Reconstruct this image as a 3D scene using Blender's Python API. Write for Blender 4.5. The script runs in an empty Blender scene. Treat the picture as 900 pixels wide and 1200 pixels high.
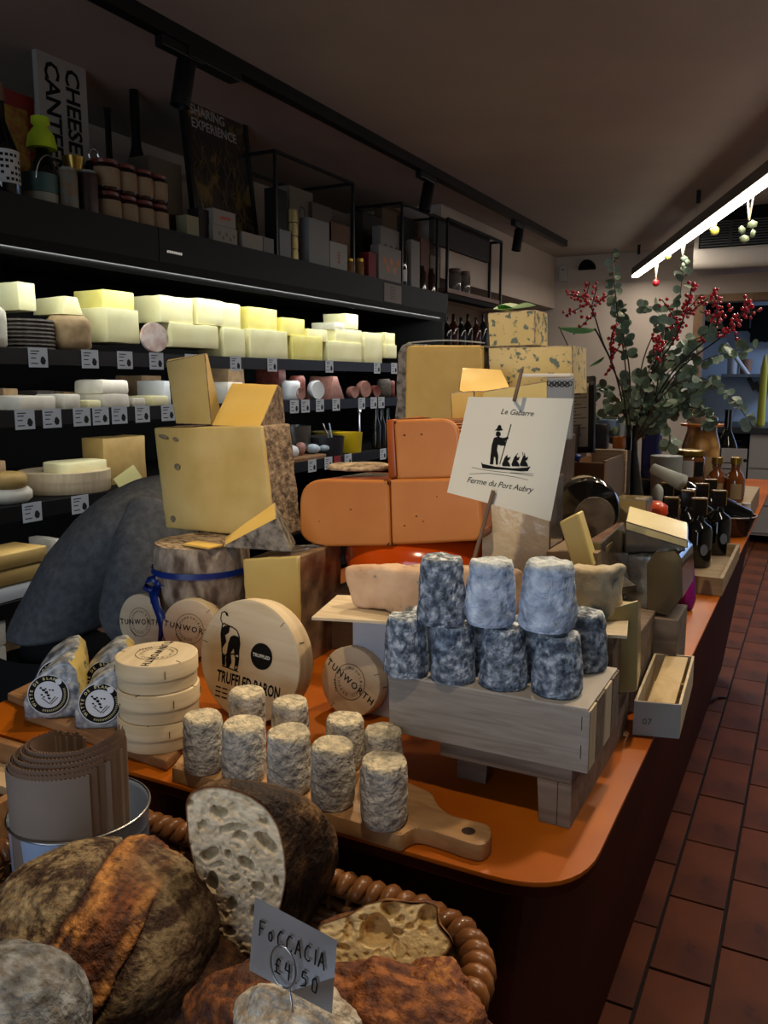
import bpy, bmesh, math, random
from mathutils import Vector, Matrix, noise
random.seed(7)
SC = bpy.context.scene
COL = SC.collection
PI = math.pi
# ---------------------------------------------------------------- camera (frame 900 x 1200)
F = 970.0
YAW = math.atan(512 / math.hypot(970, 153))
PITCH = math.atan(153 / 970)
CAM = Vector((0, 0, 1.4))
FW = Vector((-math.sin(YAW) * math.cos(PITCH), math.cos(YAW) * math.cos(PITCH), -math.sin(PITCH)))
RT = Vector((math.cos(YAW), math.sin(YAW), 0))
UP = RT.cross(FW)
cd = bpy.data.cameras.new('camera')
cam = bpy.data.objects.new('camera', cd)
COL.objects.link(cam)
cam.matrix_world = Matrix(((RT.x, UP.x, -FW.x, CAM.x), (RT.y, UP.y, -FW.y, CAM.y), (RT.z, UP.z, -FW.z, CAM.z), (0, 0, 0, 1)))
cd.sensor_fit = 'VERTICAL'; cd.sensor_height = 36; cd.lens = F / 1200 * 36
cd.clip_start = 0.02; cd.clip_end = 60
SC.camera = cam
# ---------------------------------------------------------------- view, world, lights
SC.view_settings.view_transform = 'Standard'
SC.view_settings.look = 'None'
SC.view_settings.gamma = 1
SC.view_settings.use_curve_mapping = False
SC.view_settings.exposure = 0.0
W = bpy.data.worlds.new('world'); SC.world = W; W.use_nodes = True
W.node_tree.nodes['Background'].inputs[0].default_value = (0.6, 0.75, 1.0, 1)
W.node_tree.nodes['Background'].inputs[1].default_value = 0.012

def area(name, loc, target, sx, sy, power, color, spread=None):
    l = bpy.data.lights.new(name, 'AREA'); l.shape = 'RECTANGLE'; l.size = sx; l.size_y = sy
    l.energy = power; l.color = color
    if spread: l.spread = spread
    o = bpy.data.objects.new(name, l); COL.objects.link(o); o.location = loc
    o.rotation_euler = (Vector(target) - Vector(loc)).to_track_quat('-Z', 'Y').to_euler()
    return o

def spot(name, loc, target, power, color, angle=60, blend=0.6, r=0.03):
    l = bpy.data.lights.new(name, 'SPOT'); l.energy = power; l.color = color
    l.spot_size = math.radians(angle); l.spot_blend = blend; l.shadow_soft_size = r
    o = bpy.data.objects.new(name, l); COL.objects.link(o); o.location = loc
    o.rotation_euler = (Vector(target) - Vector(loc)).to_track_quat('-Z', 'Y').to_euler()
    return o
WARM = (1.0, 0.78, 0.52); COOL = (0.72, 0.84, 1.0); NEUT = (1.0, 0.93, 0.84)
# shop window behind the photographer
area('shop_window_light', (-0.5, -2.45, 1.25), (-0.5, 1.0, 1.2), 2.2, 1.9, 19, COOL, math.radians(120))
# track spots of a second rail over the counter (out of frame above)
spot('counter_spot', (-0.75, 1.75, 2.42), (-0.85, 1.0, 1.05), 42, WARM, 60)
spot('counter_spot', (-0.15, 1.25, 2.42), (-0.45, 0.85, 1.0), 34, WARM, 62)
spot('counter_spot', (-0.1, 2.4, 2.42), (-0.45, 1.5, 1.2), 22, WARM, 60)
spot('counter_spot', (-0.55, -0.35, 2.42), (-0.62, 1.15, 1.36), 60, WARM, 29, 0.6)
spot('counter_spot', (-0.1, 0.2, 2.42), (-0.45, 0.48, 0.9), 24, WARM, 40)
# lighting inside the cooler
area('cooler_light', (-1.985, 2.9, 1.768), (-2.14, 2.9, 1.55), 3.2, 0.02, 9.5, (0.96, 1.0, 0.92))
area('cooler_light', (-2.008, 2.9, 1.444), (-2.2, 2.9, 1.3), 3.2, 0.012, 2.0, (1, 0.98, 0.93))
area('cooler_light', (-2.008, 2.9, 1.268), (-2.2, 2.9, 1.05), 3.2, 0.012, 2.6, (1, 0.98, 0.93))
area('cooler_light', (-2.008, 1.9, 1.002), (-2.2, 1.9, 0.7), 1.4, 0.012, 1.4, (1, 0.98, 0.93))

# ---------------------------------------------------------------- pixel -> point (frame of the photograph)
def ray(x, y): return FW * F + RT * (x - 450) - UP * (y - 600)
def G(x, y, z):
    r = ray(x, y); return CAM + r * ((z - CAM.z) / r.z)
def GY(x, y, Y):
    r = ray(x, y); return CAM + r * (Y / r.y)
def GX(x, y, X):
    r = ray(x, y); return CAM + r * (X / r.x)

# ---------------------------------------------------------------- materials
def lin(h):
    h = h.lstrip('#'); v = [int(h[i:i + 2], 16) / 255 for i in (0, 2, 4)]
    return tuple((c / 12.92 if c <= 0.04045 else ((c + 0.055) / 1.055) ** 2.4) for c in v) + (1,)
MATS = {}
def mat(name, c1, c2=None, c3=None, scale=20, lo=0.35, hi=0.65, rough=0.6, bump=0, bscale=None, dist=0, detail=6,
        metal=0, coat=0, spec=0.5, stretch=(1, 1, 1), emit=0, trans=0, alpha=1, sss=0, attr=None, voro=False, bdist=0.002, ior=1.45, spots=None):
    if name in MATS: return MATS[name]
    m = bpy.data.materials.new(name); m.use_nodes = True; MATS[name] = m
    nt = m.node_tree; N = nt.nodes; L = nt.links; b = N['Principled BSDF']
    b.inputs['Roughness'].default_value = rough; b.inputs['Metallic'].default_value = metal
    b.inputs['Coat Weight'].default_value = coat; b.inputs['Coat Roughness'].default_value = 0.08
    b.inputs['Specular IOR Level'].default_value = spec; b.inputs['IOR'].default_value = ior
    b.inputs['Base Color'].default_value = lin(c1)
    if trans: b.inputs['Transmission Weight'].default_value = trans
    if alpha < 1: b.inputs['Alpha'].default_value = alpha
    if sss:
        b.inputs['Subsurface Weight'].default_value = sss; b.inputs['Subsurface Scale'].default_value = 0.01
    if emit:
        b.inputs['Emission Color'].default_value = lin(c1); b.inputs['Emission Strength'].default_value = emit
    co = N.new('ShaderNodeTexCoord'); mp = N.new('ShaderNodeMapping'); mp.inputs['Scale'].default_value = stretch
    L.new(co.outputs['Object'], mp.inputs['Vector'])
    last = None
    if c2:
        if voro:
            t = N.new('ShaderNodeTexVoronoi'); t.inputs['Scale'].default_value = scale; out = t.outputs['Distance']
        else:
            t = N.new('ShaderNodeTexNoise'); t.inputs['Scale'].default_value = scale; t.inputs['Detail'].default_value = detail
            t.inputs['Distortion'].default_value = dist; out = t.outputs['Fac']
        L.new(mp.outputs[0], t.inputs['Vector'])
        r = N.new('ShaderNodeValToRGB'); L.new(out, r.inputs[0])
        r.color_ramp.elements[0].position = lo; r.color_ramp.elements[0].color = lin(c1)
        r.color_ramp.elements[1].position = hi; r.color_ramp.elements[1].color = lin(c2)
        if c3:
            e = r.color_ramp.elements.new((lo + hi) / 2); e.color = lin(c3)
        last = r.outputs[0]
    if spots:      # (colour, scale, threshold)
        t = N.new('ShaderNodeTexNoise'); t.inputs['Scale'].default_value = spots[1]; t.inputs['Detail'].default_value = 3
        L.new(mp.outputs[0], t.inputs['Vector'])
        r = N.new('ShaderNodeValToRGB'); L.new(t.outputs['Fac'], r.inputs[0])
        r.color_ramp.elements[0].position = spots[2]; r.color_ramp.elements[1].position = spots[2] + 0.06
        mx = N.new('ShaderNodeMix'); mx.data_type = 'RGBA'; L.new(r.outputs[0], mx.inputs[0])
        if last: L.new(last, mx.inputs[6])
        else: mx.inputs[6].default_value = lin(c1)
        mx.inputs[7].default_value = lin(spots[0]); last = mx.outputs[2]
    if attr:
        a = N.new('ShaderNodeAttribute'); a.attribute_name = attr
        if last:
            mx = N.new('ShaderNodeMix'); mx.data_type = 'RGBA'; mx.blend_type = 'MULTIPLY'; mx.inputs[0].default_value = 1
            L.new(last, mx.inputs[6]); L.new(a.outputs['Color'], mx.inputs[7]); last = mx.outputs[2]
        else: last = a.outputs['Color']
    if last: L.new(last, b.inputs['Base Color'])
    if bump:
        t = N.new('ShaderNodeTexNoise'); t.inputs['Scale'].default_value = bscale or scale * 3; t.inputs['Detail'].default_value = 5
        t.inputs['Distortion'].default_value = dist
        L.new(mp.outputs[0], t.inputs['Vector'])
        bp = N.new('ShaderNodeBump'); bp.inputs['Strength'].default_value = bump; bp.inputs['Distance'].default_value = bdist
        L.new(t.outputs['Fac'], bp.inputs['Height']); L.new(bp.outputs[0], b.inputs['Normal'])
    return m

# ---------------------------------------------------------------- mesh helpers
def basis_chain(o):
    m = o.matrix_basis.copy()
    while o.parent: o = o.parent; m = o.matrix_basis @ m
    return m
def setprops(o, label=None, cat=None, group=None, kind=None):
    if label: o['label'] = label
    if cat: o['category'] = cat
    if group: o['group'] = group
    if kind: o['kind'] = kind
    return o
def thing(name, label, cat, loc=(0, 0, 0), rotz=0, group=None):
    o = bpy.data.objects.new(name, None); o.empty_display_size = 0.05; COL.objects.link(o)
    o.location = loc; o.rotation_euler = (0, 0, rotz)
    return setprops(o, label, cat, group)
def obj(name, bm, m, parent=None, label=None, cat=None, group=None, kind=None, smooth=False, local=False, normals=True):
    """link bm (world coordinates unless local) as one mesh object"""
    if normals: bmesh.ops.recalc_face_normals(bm, faces=bm.faces)
    o = bpy.data.objects.new(name, None)
    if parent and not local:
        bm.transform(basis_chain(parent).inverted())
    origin = None
    if not parent and bm.verts:
        xs = [v.co.x for v in bm.verts]; ys = [v.co.y for v in bm.verts]; zs = [v.co.z for v in bm.verts]
        origin = Vector(((min(xs) + max(xs)) / 2, (min(ys) + max(ys)) / 2, min(zs)))
        bm.transform(Matrix.Translation(-origin))
    me = bpy.data.meshes.new(name)
    for f in bm.faces: f.smooth = bool(smooth)
    bm.to_mesh(me); bm.free()
    bpy.data.objects.remove(o)
    o = bpy.data.objects.new(name, me); COL.objects.link(o)
    for mm in (m if isinstance(m, (list, tuple)) else [m]): me.materials.append(mm)
    if smooth and smooth != 'all':
        me.set_sharp_from_angle(angle=math.radians(35 if smooth == 'sharp' else 50))
    if parent: o.parent = parent
    elif origin is not None: o.location = origin
    return setprops(o, label, cat, group, kind)
def dup(root, loc=None, rotz=None, label=None, group=None, rot=None, scale=None):
    r = root.copy(); COL.objects.link(r)
    if loc is not None: r.location = loc
    if rotz is not None: r.rotation_euler = (0, 0, rotz)
    if rot is not None: r.rotation_euler = rot
    if scale is not None: r.scale = (scale, scale, scale) if isinstance(scale, (int, float)) else scale
    if label: r['label'] = label
    if group: r['group'] = group
    for ch in list(root.children):
        c = ch.copy(); COL.objects.link(c); c.parent = r
        for g in list(ch.children):
            d = g.copy(); COL.objects.link(d); d.parent = c
    return r
def frame(o, x, y):
    x = Vector(x).normalized(); z = x.cross(Vector(y)).normalized(); y = z.cross(x)
    return Matrix(((x.x, y.x, z.x, o[0]), (x.y, y.y, z.y, o[1]), (x.z, y.z, z.z, o[2]), (0, 0, 0, 1)))
def TR(*v): return Matrix.Translation(v)
def RZ(a): return Matrix.Rotation(a, 4, 'Z')
def RX(a): return Matrix.Rotation(a, 4, 'X')
def RY(a): return Matrix.Rotation(a, 4, 'Y')
def NB(): return bmesh.new()
def box(bm, x0, x1, y0, y1, z0, z1, M=None, bev=0):
    t = bmesh.new()
    bmesh.ops.create_cube(t, size=1)
    t.transform(Matrix.Translation(((x0 + x1) / 2, (y0 + y1) / 2, (z0 + z1) / 2)) @ Matrix.Diagonal((abs(x1 - x0), abs(y1 - y0), abs(z1 - z0), 1)))
    if bev: bmesh.ops.bevel(t, geom=t.edges[:], offset=bev, segments=2, affect='EDGES', profile=0.6)
    if M: t.transform(M)
    merge(bm, t); return bm
def merge(bm, t):
    me = bpy.data.meshes.new('tmp'); t.to_mesh(me); t.free(); bm.from_mesh(me); bpy.data.meshes.remove(me)
def prism(bm, pts, h0, h1, M=None, bev=0, seg=2):
    """polygon pts in local XY extruded from z=h0 to h1"""
    t = bmesh.new()
    a = [t.verts.new((p[0], p[1], h0)) for p in pts]; b = [t.verts.new((p[0], p[1], h1)) for p in pts]
    n = len(pts)
    t.faces.new(a[::-1]); t.faces.new(b)
    for i in range(n): t.faces.new((a[i], a[(i + 1) % n], b[(i + 1) % n], b[i]))
    bmesh.ops.recalc_face_normals(t, faces=t.faces)
    if bev: bmesh.ops.bevel(t, geom=t.edges[:], offset=bev, segments=seg, affect='EDGES', profile=0.6)
    if M: t.transform(M)
    merge(bm, t); return bm
def lathe(bm, prof, seg=32, M=None, cap=True, a0=0, a1=2 * PI):
    """prof: list of (r, z)"""
    t = bmesh.new(); full = abs(a1 - a0 - 2 * PI) < 1e-6
    n = seg if full else seg + 1
    rings = []
    for r, z in prof:
        if r < 1e-6: rings.append([t.verts.new((0, 0, z))])
        else: rings.append([t.verts.new((r * math.cos(a0 + (a1 - a0) * i / seg), r * math.sin(a0 + (a1 - a0) * i / seg), z)) for i in range(n)])
    for A, B in zip(rings, rings[1:]):
        m = seg
        for i in range(m):
            j = (i + 1) % n
            if len(A) == 1 and len(B) == 1: continue
            if len(A) == 1: t.faces.new((A[0], B[i], B[j]))
            elif len(B) == 1: t.faces.new((A[i], A[j], B[0]))
            else: t.faces.new((A[i], A[j], B[j], B[i]))
    if cap and full:
        for R in (rings[0], rings[-1]):
            if len(R) > 2: t.faces.new(R)
    if M: t.transform(M)
    merge(bm, t); return bm
def tube(bm, pts, r, seg=8, closed=False):
    pts = [Vector(p) for p in pts]; n = len(pts)
    rr = r if isinstance(r, (list, tuple)) else [r] * n
    t = bmesh.new(); rings = []; up = Vector((0, 0, 1)); prev = None
    for i in range(n):
        if closed: d = pts[(i + 1) % n] - pts[i - 1]
        else: d = pts[min(i + 1, n - 1)] - pts[max(i - 1, 0)]
        d.normalize()
        if prev is None:
            s = d.cross(up if abs(d.z) < 0.9 else Vector((1, 0, 0))).normalized()
        else:
            s = (prev - d * prev.dot(d)).normalized()
        prev = s; u = s.cross(d)
        rings.append([t.verts.new(pts[i] + (s * math.cos(2 * PI * k / seg) + u * math.sin(2 * PI * k / seg)) * rr[i]) for k in range(seg)])
    m = n if closed else n - 1
    for i in range(m):
        A = rings[i]; B = rings[(i + 1) % n]
        for k in range(seg): t.faces.new((A[k], A[(k + 1) % seg], B[(k + 1) % seg], B[k]))
    if not closed:
        t.faces.new(rings[0][::-1]); t.faces.new(rings[-1])
    merge(bm, t); return bm
def ball(bm, c, r, sub=2, sc=(1, 1, 1), M=None):
    t = bmesh.new(); bmesh.ops.create_icosphere(t, subdivisions=sub, radius=r)
    t.transform(Matrix.Translation(c) @ (M or Matrix()) @ Matrix.Diagonal((*sc, 1)))
    merge(bm, t); return bm
def refine(bm, size, its=4):
    ng = [f for f in bm.faces if len(f.verts) > 4]
    if ng: bmesh.ops.triangulate(bm, faces=ng)
    for _ in range(its):
        es = [e for e in bm.edges if e.calc_length() > size]
        if not es: break
        bmesh.ops.subdivide_edges(bm, edges=es, cuts=1, use_grid_fill=True)
def rough(bm, amp, scale, seed=0, amp2=0, scale2=100):
    bmesh.ops.recalc_face_normals(bm, faces=bm.faces); bm.normal_update()
    off = Vector((seed * 7.3, seed * 3.1, seed * 1.7))
    mv = []
    for v in bm.verts:
        d = noise.noise(v.co * scale + off) * amp
        if amp2: d += noise.noise(v.co * scale2 + off) * amp2
        mv.append(v.normal * d)
    for v, d in zip(bm.verts, mv): v.co += d
def rounded_poly(pts, rad, n=5):
    out = []; m = len(pts)
    rads = rad if isinstance(rad, (list, tuple)) else [rad] * m
    for i in range(m):
        p = Vector(pts[i]); a = Vector(pts[i - 1]); b = Vector(pts[(i + 1) % m]); r = rads[i]
        if r <= 0: out.append(tuple(p)); continue
        da = (a - p); db = (b - p); ra = min(r, da.length * .49, db.length * .49)
        s = p + da.normalized() * ra; e = p + db.normalized() * ra
        for k in range(n + 1):
            t = k / n; out.append(tuple(s * (1 - t) ** 2 + p * 2 * t * (1 - t) + e * t * t))
    return out
_tc = {}
def text_bm(s, size, align='CENTER', extrude=0.0, bold=0.0, shear=0, width=1.0):
    c = bpy.data.curves.new('t', 'FONT'); c.body = s; c.size = size; c.align_x = align; c.align_y = 'CENTER'
    c.extrude = extrude; c.offset = bold; c.resolution_u = 2; c.shear = shear; c.space_character = width
    o = bpy.data.objects.new('t', c)
    me = bpy.data.meshes.new_from_object(o)
    bm = bmesh.new(); bm.from_mesh(me); bpy.data.objects.remove(o); bpy.data.curves.remove(c); bpy.data.meshes.remove(me)
    return bm
def text(bm, s, size, M, **k):
    t = text_bm(s, size, **k); t.transform(M); merge(bm, t)
def arc_text(bm, s, size, r, M, a_mid=90, step=None, inward=False, bold=0):
    n = len(s); st = step or math.degrees(size * 0.8 / r)
    for i, ch in enumerate(s):
        if ch == ' ': continue
        if not inward: a = math.radians(a_mid - (i - (n - 1) / 2) * st); R = RZ(a - PI / 2)
        else: a = math.radians(a_mid + (i - (n - 1) / 2) * st); R = RZ(a + PI / 2)
        text(bm, ch, size, M @ TR(r * math.cos(a), r * math.sin(a), 0) @ R, bold=bold)
def ring(bm, r0, r1, M, seg=40, a0=0, a1=2 * PI, h=0.0002):
    t = bmesh.new()
    n = seg + 1
    A = [t.verts.new((r0 * math.cos(a0 + (a1 - a0) * i / seg), r0 * math.sin(a0 + (a1 - a0) * i / seg), h)) for i in range(n)]
    B = [t.verts.new((r1 * math.cos(a0 + (a1 - a0) * i / seg), r1 * math.sin(a0 + (a1 - a0) * i / seg), h)) for i in range(n)]
    for i in range(seg): t.faces.new((A[i], B[i], B[i + 1], A[i + 1]))
    t.transform(M); merge(bm, t)
def flat(bm, pts, M, h=0.0002):
    t = bmesh.new(); t.faces.new([t.verts.new((p[0], p[1], h)) for p in pts]); t.transform(M); merge(bm, t)
def strip(bm, p, q, w, M, h=0.0002):
    p = Vector(p); q = Vector(q); d = (q - p).normalized(); n = Vector((-d.y, d.x)) * w / 2
    flat(bm, [p + n, q + n, q - n, p - n], M, h)
def tint(o, fn, name='tone'):
    """per-vertex albedo of a surface (crust, mould, painted light), fn(local co) -> (r,g,b)"""
    me = o.data; a = me.color_attributes.new(name, 'FLOAT_COLOR', 'POINT')
    for i, v in enumerate(me.vertices): a.data[i].color = (*fn(v.co), 1)
def split_rind(bm, test):
    """move faces for which test(face) into a second bmesh"""
    bm.faces.ensure_lookup_table(); bm.normal_update()
    fs = [f for f in bm.faces if test(f)]
    t = bm.copy(); t.faces.ensure_lookup_table()
    idx = {f.index for f in fs}
    bmesh.ops.delete(bm, geom=fs, context='FACES')
    bmesh.ops.delete(t, geom=[f for f in t.faces if f.index not in idx], context='FACES')
    return t
# ================================================================ palette
BLK = mat('black_metal', '#0b0b0c', rough=0.45, spec=0.4)
BLKM = mat('black_matte', '#050506', rough=0.8, spec=0.2)
CEIL = mat('ceiling_plaster', '#a59a90', '#9c9188', scale=2, rough=0.9)
WALLM = mat('taupe_wall', '#bcaea1', '#b1a396', scale=1.5, rough=0.9)
TILE = mat('quarry_tile', '#7b3f1d', '#5a2d15', '#6d371a', scale=4, spec=.3, rough=0.6, bump=0.15, bscale=60, spots=('#4c2616', 9, 0.62))
GROUT = mat('dark_grout', '#1d1512', '#2a1d17', scale=30, rough=0.9)
LAM = mat('orange_worktop', '#ba6410', '#9a4b0a', '#aa580d', scale=5, rough=0.42, spec=0.22, bump=0.03, bscale=300)
BODY = mat('dark_red_panel', '#451806', '#3a1305', scale=3, rough=0.6, spec=0.12)
WOOD = mat('pale_wood', '#cdb591', '#b59a76', scale=9, stretch=(1, 1, 9), rough=0.6, dist=1.5, bump=0.06)
PLY = mat('pale_ply', '#d8c7a8', '#c6b28f', scale=6, stretch=(1, 12, 1), rough=0.65, dist=1)
OAK = mat('oak_board', '#a17a52', '#805b39', '#956d47', scale=5, stretch=(1.5, 14, 6), rough=0.5, dist=1.2, bump=0.08, bscale=60)
GREYWOOD = mat('greyed_wood', '#8c7c6c', '#6d5d50', '#7d6d5f', scale=7, stretch=(1, 8, 8), rough=0.7, dist=1, bump=0.1, bscale=70)
CRATEW = mat('crate_wood', '#a59c92', '#8c8278', '#9a9086', scale=8, stretch=(1, 3, 14), rough=0.7, dist=1.2, bump=0.08)
STEEL = mat('steel', '#b0b0b0', rough=0.3, metal=1)
INK = mat('black_ink', '#0d0c0c', rough=0.7, spec=0.2)
PAPER = mat('white_paper', '#dcdad2', '#d2d0c8', scale=8, rough=0.8)
# ================================================================ the setting
FLOORY0, FLOORY1 = -2.6, 7.25
b = NB(); box(b, -2.75, 2.2, FLOORY0, 9.0, -0.1, -0.004)
floor = obj('floor', b, GROUT, kind='structure', label='dark grout bed of the red quarry tile floor')
tw, tl = 0.147, 0.318
tb = NB(); box(tb, -tw / 2 + .004, tw / 2 - .004, -tl / 2 + .004, tl / 2 - .004, -0.004, 0.003, bev=0.002)
tile0 = obj('tile', tb, TILE, floor, local=True)
tile0.location = (0, 0, 0); first = True
fo = floor.location
for i in range(-1, 11):
    xc = -0.27 - tw / 2 + tw * i
    for k in range(0, 22):
        off = 1.896 if i % 2 == 1 else 2.056
        yc = off + tl * (k - 2) + tl / 2
        if first: t = tile0; first = False
        else:
            t = tile0.copy(); COL.objects.link(t); t.parent = floor
        t.location = Vector((xc, yc, random.uniform(-.0006, .0006))) - fo
        t.rotation_euler = (random.uniform(-.003, .003), random.uniform(-.003, .003), random.uniform(-.004, .004))
b = NB(); box(b, -2.9, 2.3, FLOORY0, 9.0, 2.45, 2.6)
obj('ceiling', b, CEIL, kind='structure')
b = NB(); box(b, -2.95, -2.75, FLOORY0, 9.0, 0, 2.45)
obj('wall_left', b, WALLM, kind='structure')
b = NB(); box(b, 2.2, 2.4, FLOORY0, 9.0, 0, 2.45)
obj('wall_right', b, WALLM, kind='structure')
# shop front behind the camera: wall with a wide opening (glass pane)
b = NB(); box(b, -2.75, 2.2, -2.8, -2.6, 0, 0.2); box(b, -2.75, 2.2, -2.8, -2.6, 2.3, 2.45)
box(b, -2.75, -1.6, -2.8, -2.6, 0.2, 2.3); box(b, 1.6, 2.2, -2.8, -2.6, 0.2, 2.3)
obj('wall_front', b, WALLM, kind='structure')
# bulkhead on the left beyond the cooler
YF = 7.2
b = NB(); box(b, -2.75, -2.09, 4.75, YF, 2.02, 2.45)
obj('wall_bulkhead', b, WALLM, kind='structure', label='boxed-out bulkhead under the ceiling at the left end')
b = NB(); box(b, -2.089, -2.06, GX(508, 280, -2.06).y, GX(574, 280, -2.06).y, GX(540, 296, -2.06).z, GX(540, 264, -2.06).z)
obj('duct_box', b, mat('duct_grey', '#3a3634', rough=0.8), label='dark grey box mounted on the bulkhead beyond the cooler', cat='duct')
# far wall with opening to the kitchen on the right
xo = GY(818, 420, YF).x
zo = GY(850, 352, YF).z
b = NB(); box(b, -2.75, xo, YF, YF + .12, 0, 2.45); box(b, xo, 2.2, YF, YF + .12, zo, 2.45)
obj('wall_back', b, WALLM, kind='structure')
FRW = mat('door_frame_wood', '#8b6a4b', '#7a5b3f', scale=8, rough=0.6)
b = NB(); box(b, xo - .05, xo + .02, YF - .02, YF + .14, 0, zo + .05); box(b, xo, 2.2, YF - .02, YF + .14, zo - .01, zo + .05)
obj('trim_1', b, FRW, kind='structure', label='tan wooden frame of the kitchen opening')
KW = mat('kitchen_blue_white', '#a6b9d3', '#98abc5', scale=2, rough=0.5)
b = NB(); box(b, -2.75, 2.2, 8.9, 9.0, 0, 2.45)
obj('wall_kitchen', b, KW, kind='structure', label='bluish kitchen wall seen through the opening')
area('kitchen_light', (1.2, 8.2, 2.35), (1.2, 8.3, 0.9), 0.6, 0.6, 65, (0.6, 0.75, 1.0))
# ---------------------------------------------------------------- ceiling track with spotlights
t = thing('lighting_track', 'long black ceiling track running above the cooler', 'light track', (-1.79, 3.5, 2.40))
b = NB(); box(b, -1.81, -1.77, -2.0, 6.39, 2.405, 2.45); obj('rail', b, BLK, t)
b = NB(); box(b, -1.815, -1.765, G(200, 60, 2.4).y, G(258, 92, 2.4).y, 2.375, 2.4045, bev=.003); obj('power_feed', b, BLK, t)
def track_spot(Y, label, aim, dz=0.0):
    s = thing('track_spotlight', label, 'spotlight', (-1.79, Y, 2.40), 0, 'spotlights on the ceiling track')
    b = NB(); box(b, -1.807, -1.773, Y - .11, Y + .07, 2.372, 2.4045, bev=.004); obj('adapter', b, BLK, s)
    b = NB(); tube(b, [(-1.79, Y, 2.38), (-1.79, Y, 2.34)], .008); obj('stem', b, BLK, s)
    d = (Vector(aim) - Vector((-1.79, Y, 2.33))).normalized()
    p = Vector((-1.79, Y, 2.335)) - d * .03
    M = frame(p, d.cross(Vector((0, 1, 0.3))), d.cross(d.cross(Vector((0, 1, 0.3)))))
    L = .135
    b = NB()
    q = d.to_track_quat('Z', 'Y').to_matrix().to_4x4()
    lathe(b, [(0.0, 0), (.026, 0.0), (.030, .004), (.030, L), (.026, L), (.024, L - .02), (0, L - .02)], 24, TR(*p) @ q)
    obj('lamp_head', b, BLK, s, smooth=True)
    b = NB(); lathe(b, [(0, L - .016), (.0225, L - .016), (.0225, L - .018), (0, L - .018)], 20, TR(*p) @ q)
    obj('lens', b, mat('dull_lens', '#8a8a90', rough=0.2, metal=0.6), s)
    return s
track_spot(G(194, 62, 2.4).y, 'large black spotlight nearest the camera, left of the framed poster', (-1.85, G(184, 62, 2.4).y - .12, 1.6))
track_spot(G(496, 207, 2.4).y, 'middle black spotlight on the ceiling track, above the small boxes', (-1.85, 3.75, 1.6))
track_spot(G(607, 262, 2.4).y, 'farthest black spotlight near the end of the ceiling track', (-1.85, 5.2, 1.6))
# ---------------------------------------------------------------- hanging LED bar
A = Vector((G(819, 223, 2.45).x, G(819, 223, 2.45).y)); B2 = Vector((G(749, 287, 2.45).x, G(749, 287, 2.45).y))
D2 = (B2 - A).normalized()
def lamp_pt(x, y):       # point of the vertical plane through the two ceiling hooks seen at (x, y)
    r = ray(x, y); n = Vector((-D2.y, D2.x, 0)); s = (Vector((A.x, A.y, 0)) - CAM).dot(n) / r.dot(n)
    return CAM + r * s
e0 = lamp_pt(744, 325); e1 = lamp_pt(900, 213)
zl = (e0.z + e1.z) / 2
dz = Vector((D2.x, D2.y, 0))
e0.z = zl + 0.01; e1 = e1.copy(); e1.z = zl + 0.01
p1 = e1 - dz * 2.6; p0 = e0
t = thing('pendant_light_bar', 'long thin white glowing LED bar hanging from the ceiling', 'pendant light', ((p0 + p1) / 2))
M = frame((p0 + p1) / 2, dz, Vector((0, 0, 1)).cross(dz)); Lh = (p1 - p0).length / 2
b = NB(); box(b, -Lh, Lh, -.028, .028, .006, .06, M); obj('housing', b, mat('lamp_housing', '#55504b', rough=0.5), t)
b = NB(); box(b, -Lh, Lh, -.024, .024, -.012, .0055, M); obj('diffuser', b, mat('led_diffuser', '#fff6e6', emit=9), t)
lo = bpy.data.lights.new('pendant_glow', 'AREA'); lo.shape = 'RECTANGLE'; lo.size = Lh * 2; lo.size_y = .045; lo.energy = 38; lo.color = (1.0, .9, .78)
lob = bpy.data.objects.new('pendant_glow', lo); COL.objects.link(lob); lob.matrix_world = M @ TR(0, 0, -.016)
for (px, py, nm) in ((819, 223, 1), (749, 287, 2)):
    g = G(px, py, 2.45)
    q = Vector((g.x, g.y, 0)); b = NB(); tube(b, [(q.x, q.y, 2.45), (q.x, q.y, zl + .06)], .0015, 5)
    obj('hanging_wire', b, STEEL, t)
    b = NB(); lathe(b, [(0, 2.38), (.012, 2.38), (.012, 2.449), (0, 2.449)], 12, TR(q.x, q.y, 0)); obj('ceiling_hook', b, BLK, t)
# baubles on strings looped over the bar
STRG = mat('cream_string', '#cfc7ae', rough=0.8)
for (px, ty, by, c, nm, lab, leaf) in ((880, 226, 262, '#7f8a6a', 'bauble', 'green sprig on a cream loop, nearest on the light bar', True), (838, 258, 270, '#c9c454', 'bauble', 'small yellow-green bauble hanging under the middle of the light bar', False),
                            (801, 285, 303, '#6f8069', 'bauble', 'grey-green leaf sprig on a cream loop below the light bar', True), (770, 305, 331, '#b0202a', 'bauble', 'red bauble on a cream loop near the end of the light bar', False),
                            (783, 292, 300, '#b5ad52', 'bauble', 'tiny yellow bauble close under the light bar', False)):
    q = lamp_pt(px, ty); q.z = zl; f = lamp_pt(px, by)
    t = thing('hanging_ornament', lab, 'ornament', (q.x, q.y, f.z), 0, 'ornaments looped over the light bar')
    b = NB()
    for s in (-1, 1): tube(b, [(q.x + dz.x * s * .05, q.y + dz.y * s * .05, zl + .005), (q.x + dz.x * s * .02, q.y + dz.y * s * .02, (zl + f.z) / 2), (q.x, q.y, f.z + .02)], .004, 5)
    obj('string', b, STRG, t)
    b = NB()
    if leaf:
        for k in range(4): ball(b, (q.x + random.uniform(-.03, .03), q.y, f.z - .02 * k), .025, 1, (1, .4, .8), RZ(k))
    else: ball(b, (q.x, q.y, f.z), .024, 2)
    obj(nm, b, mat('ornament_' + c[1:], c, rough=0.4), t, smooth='all')
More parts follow.
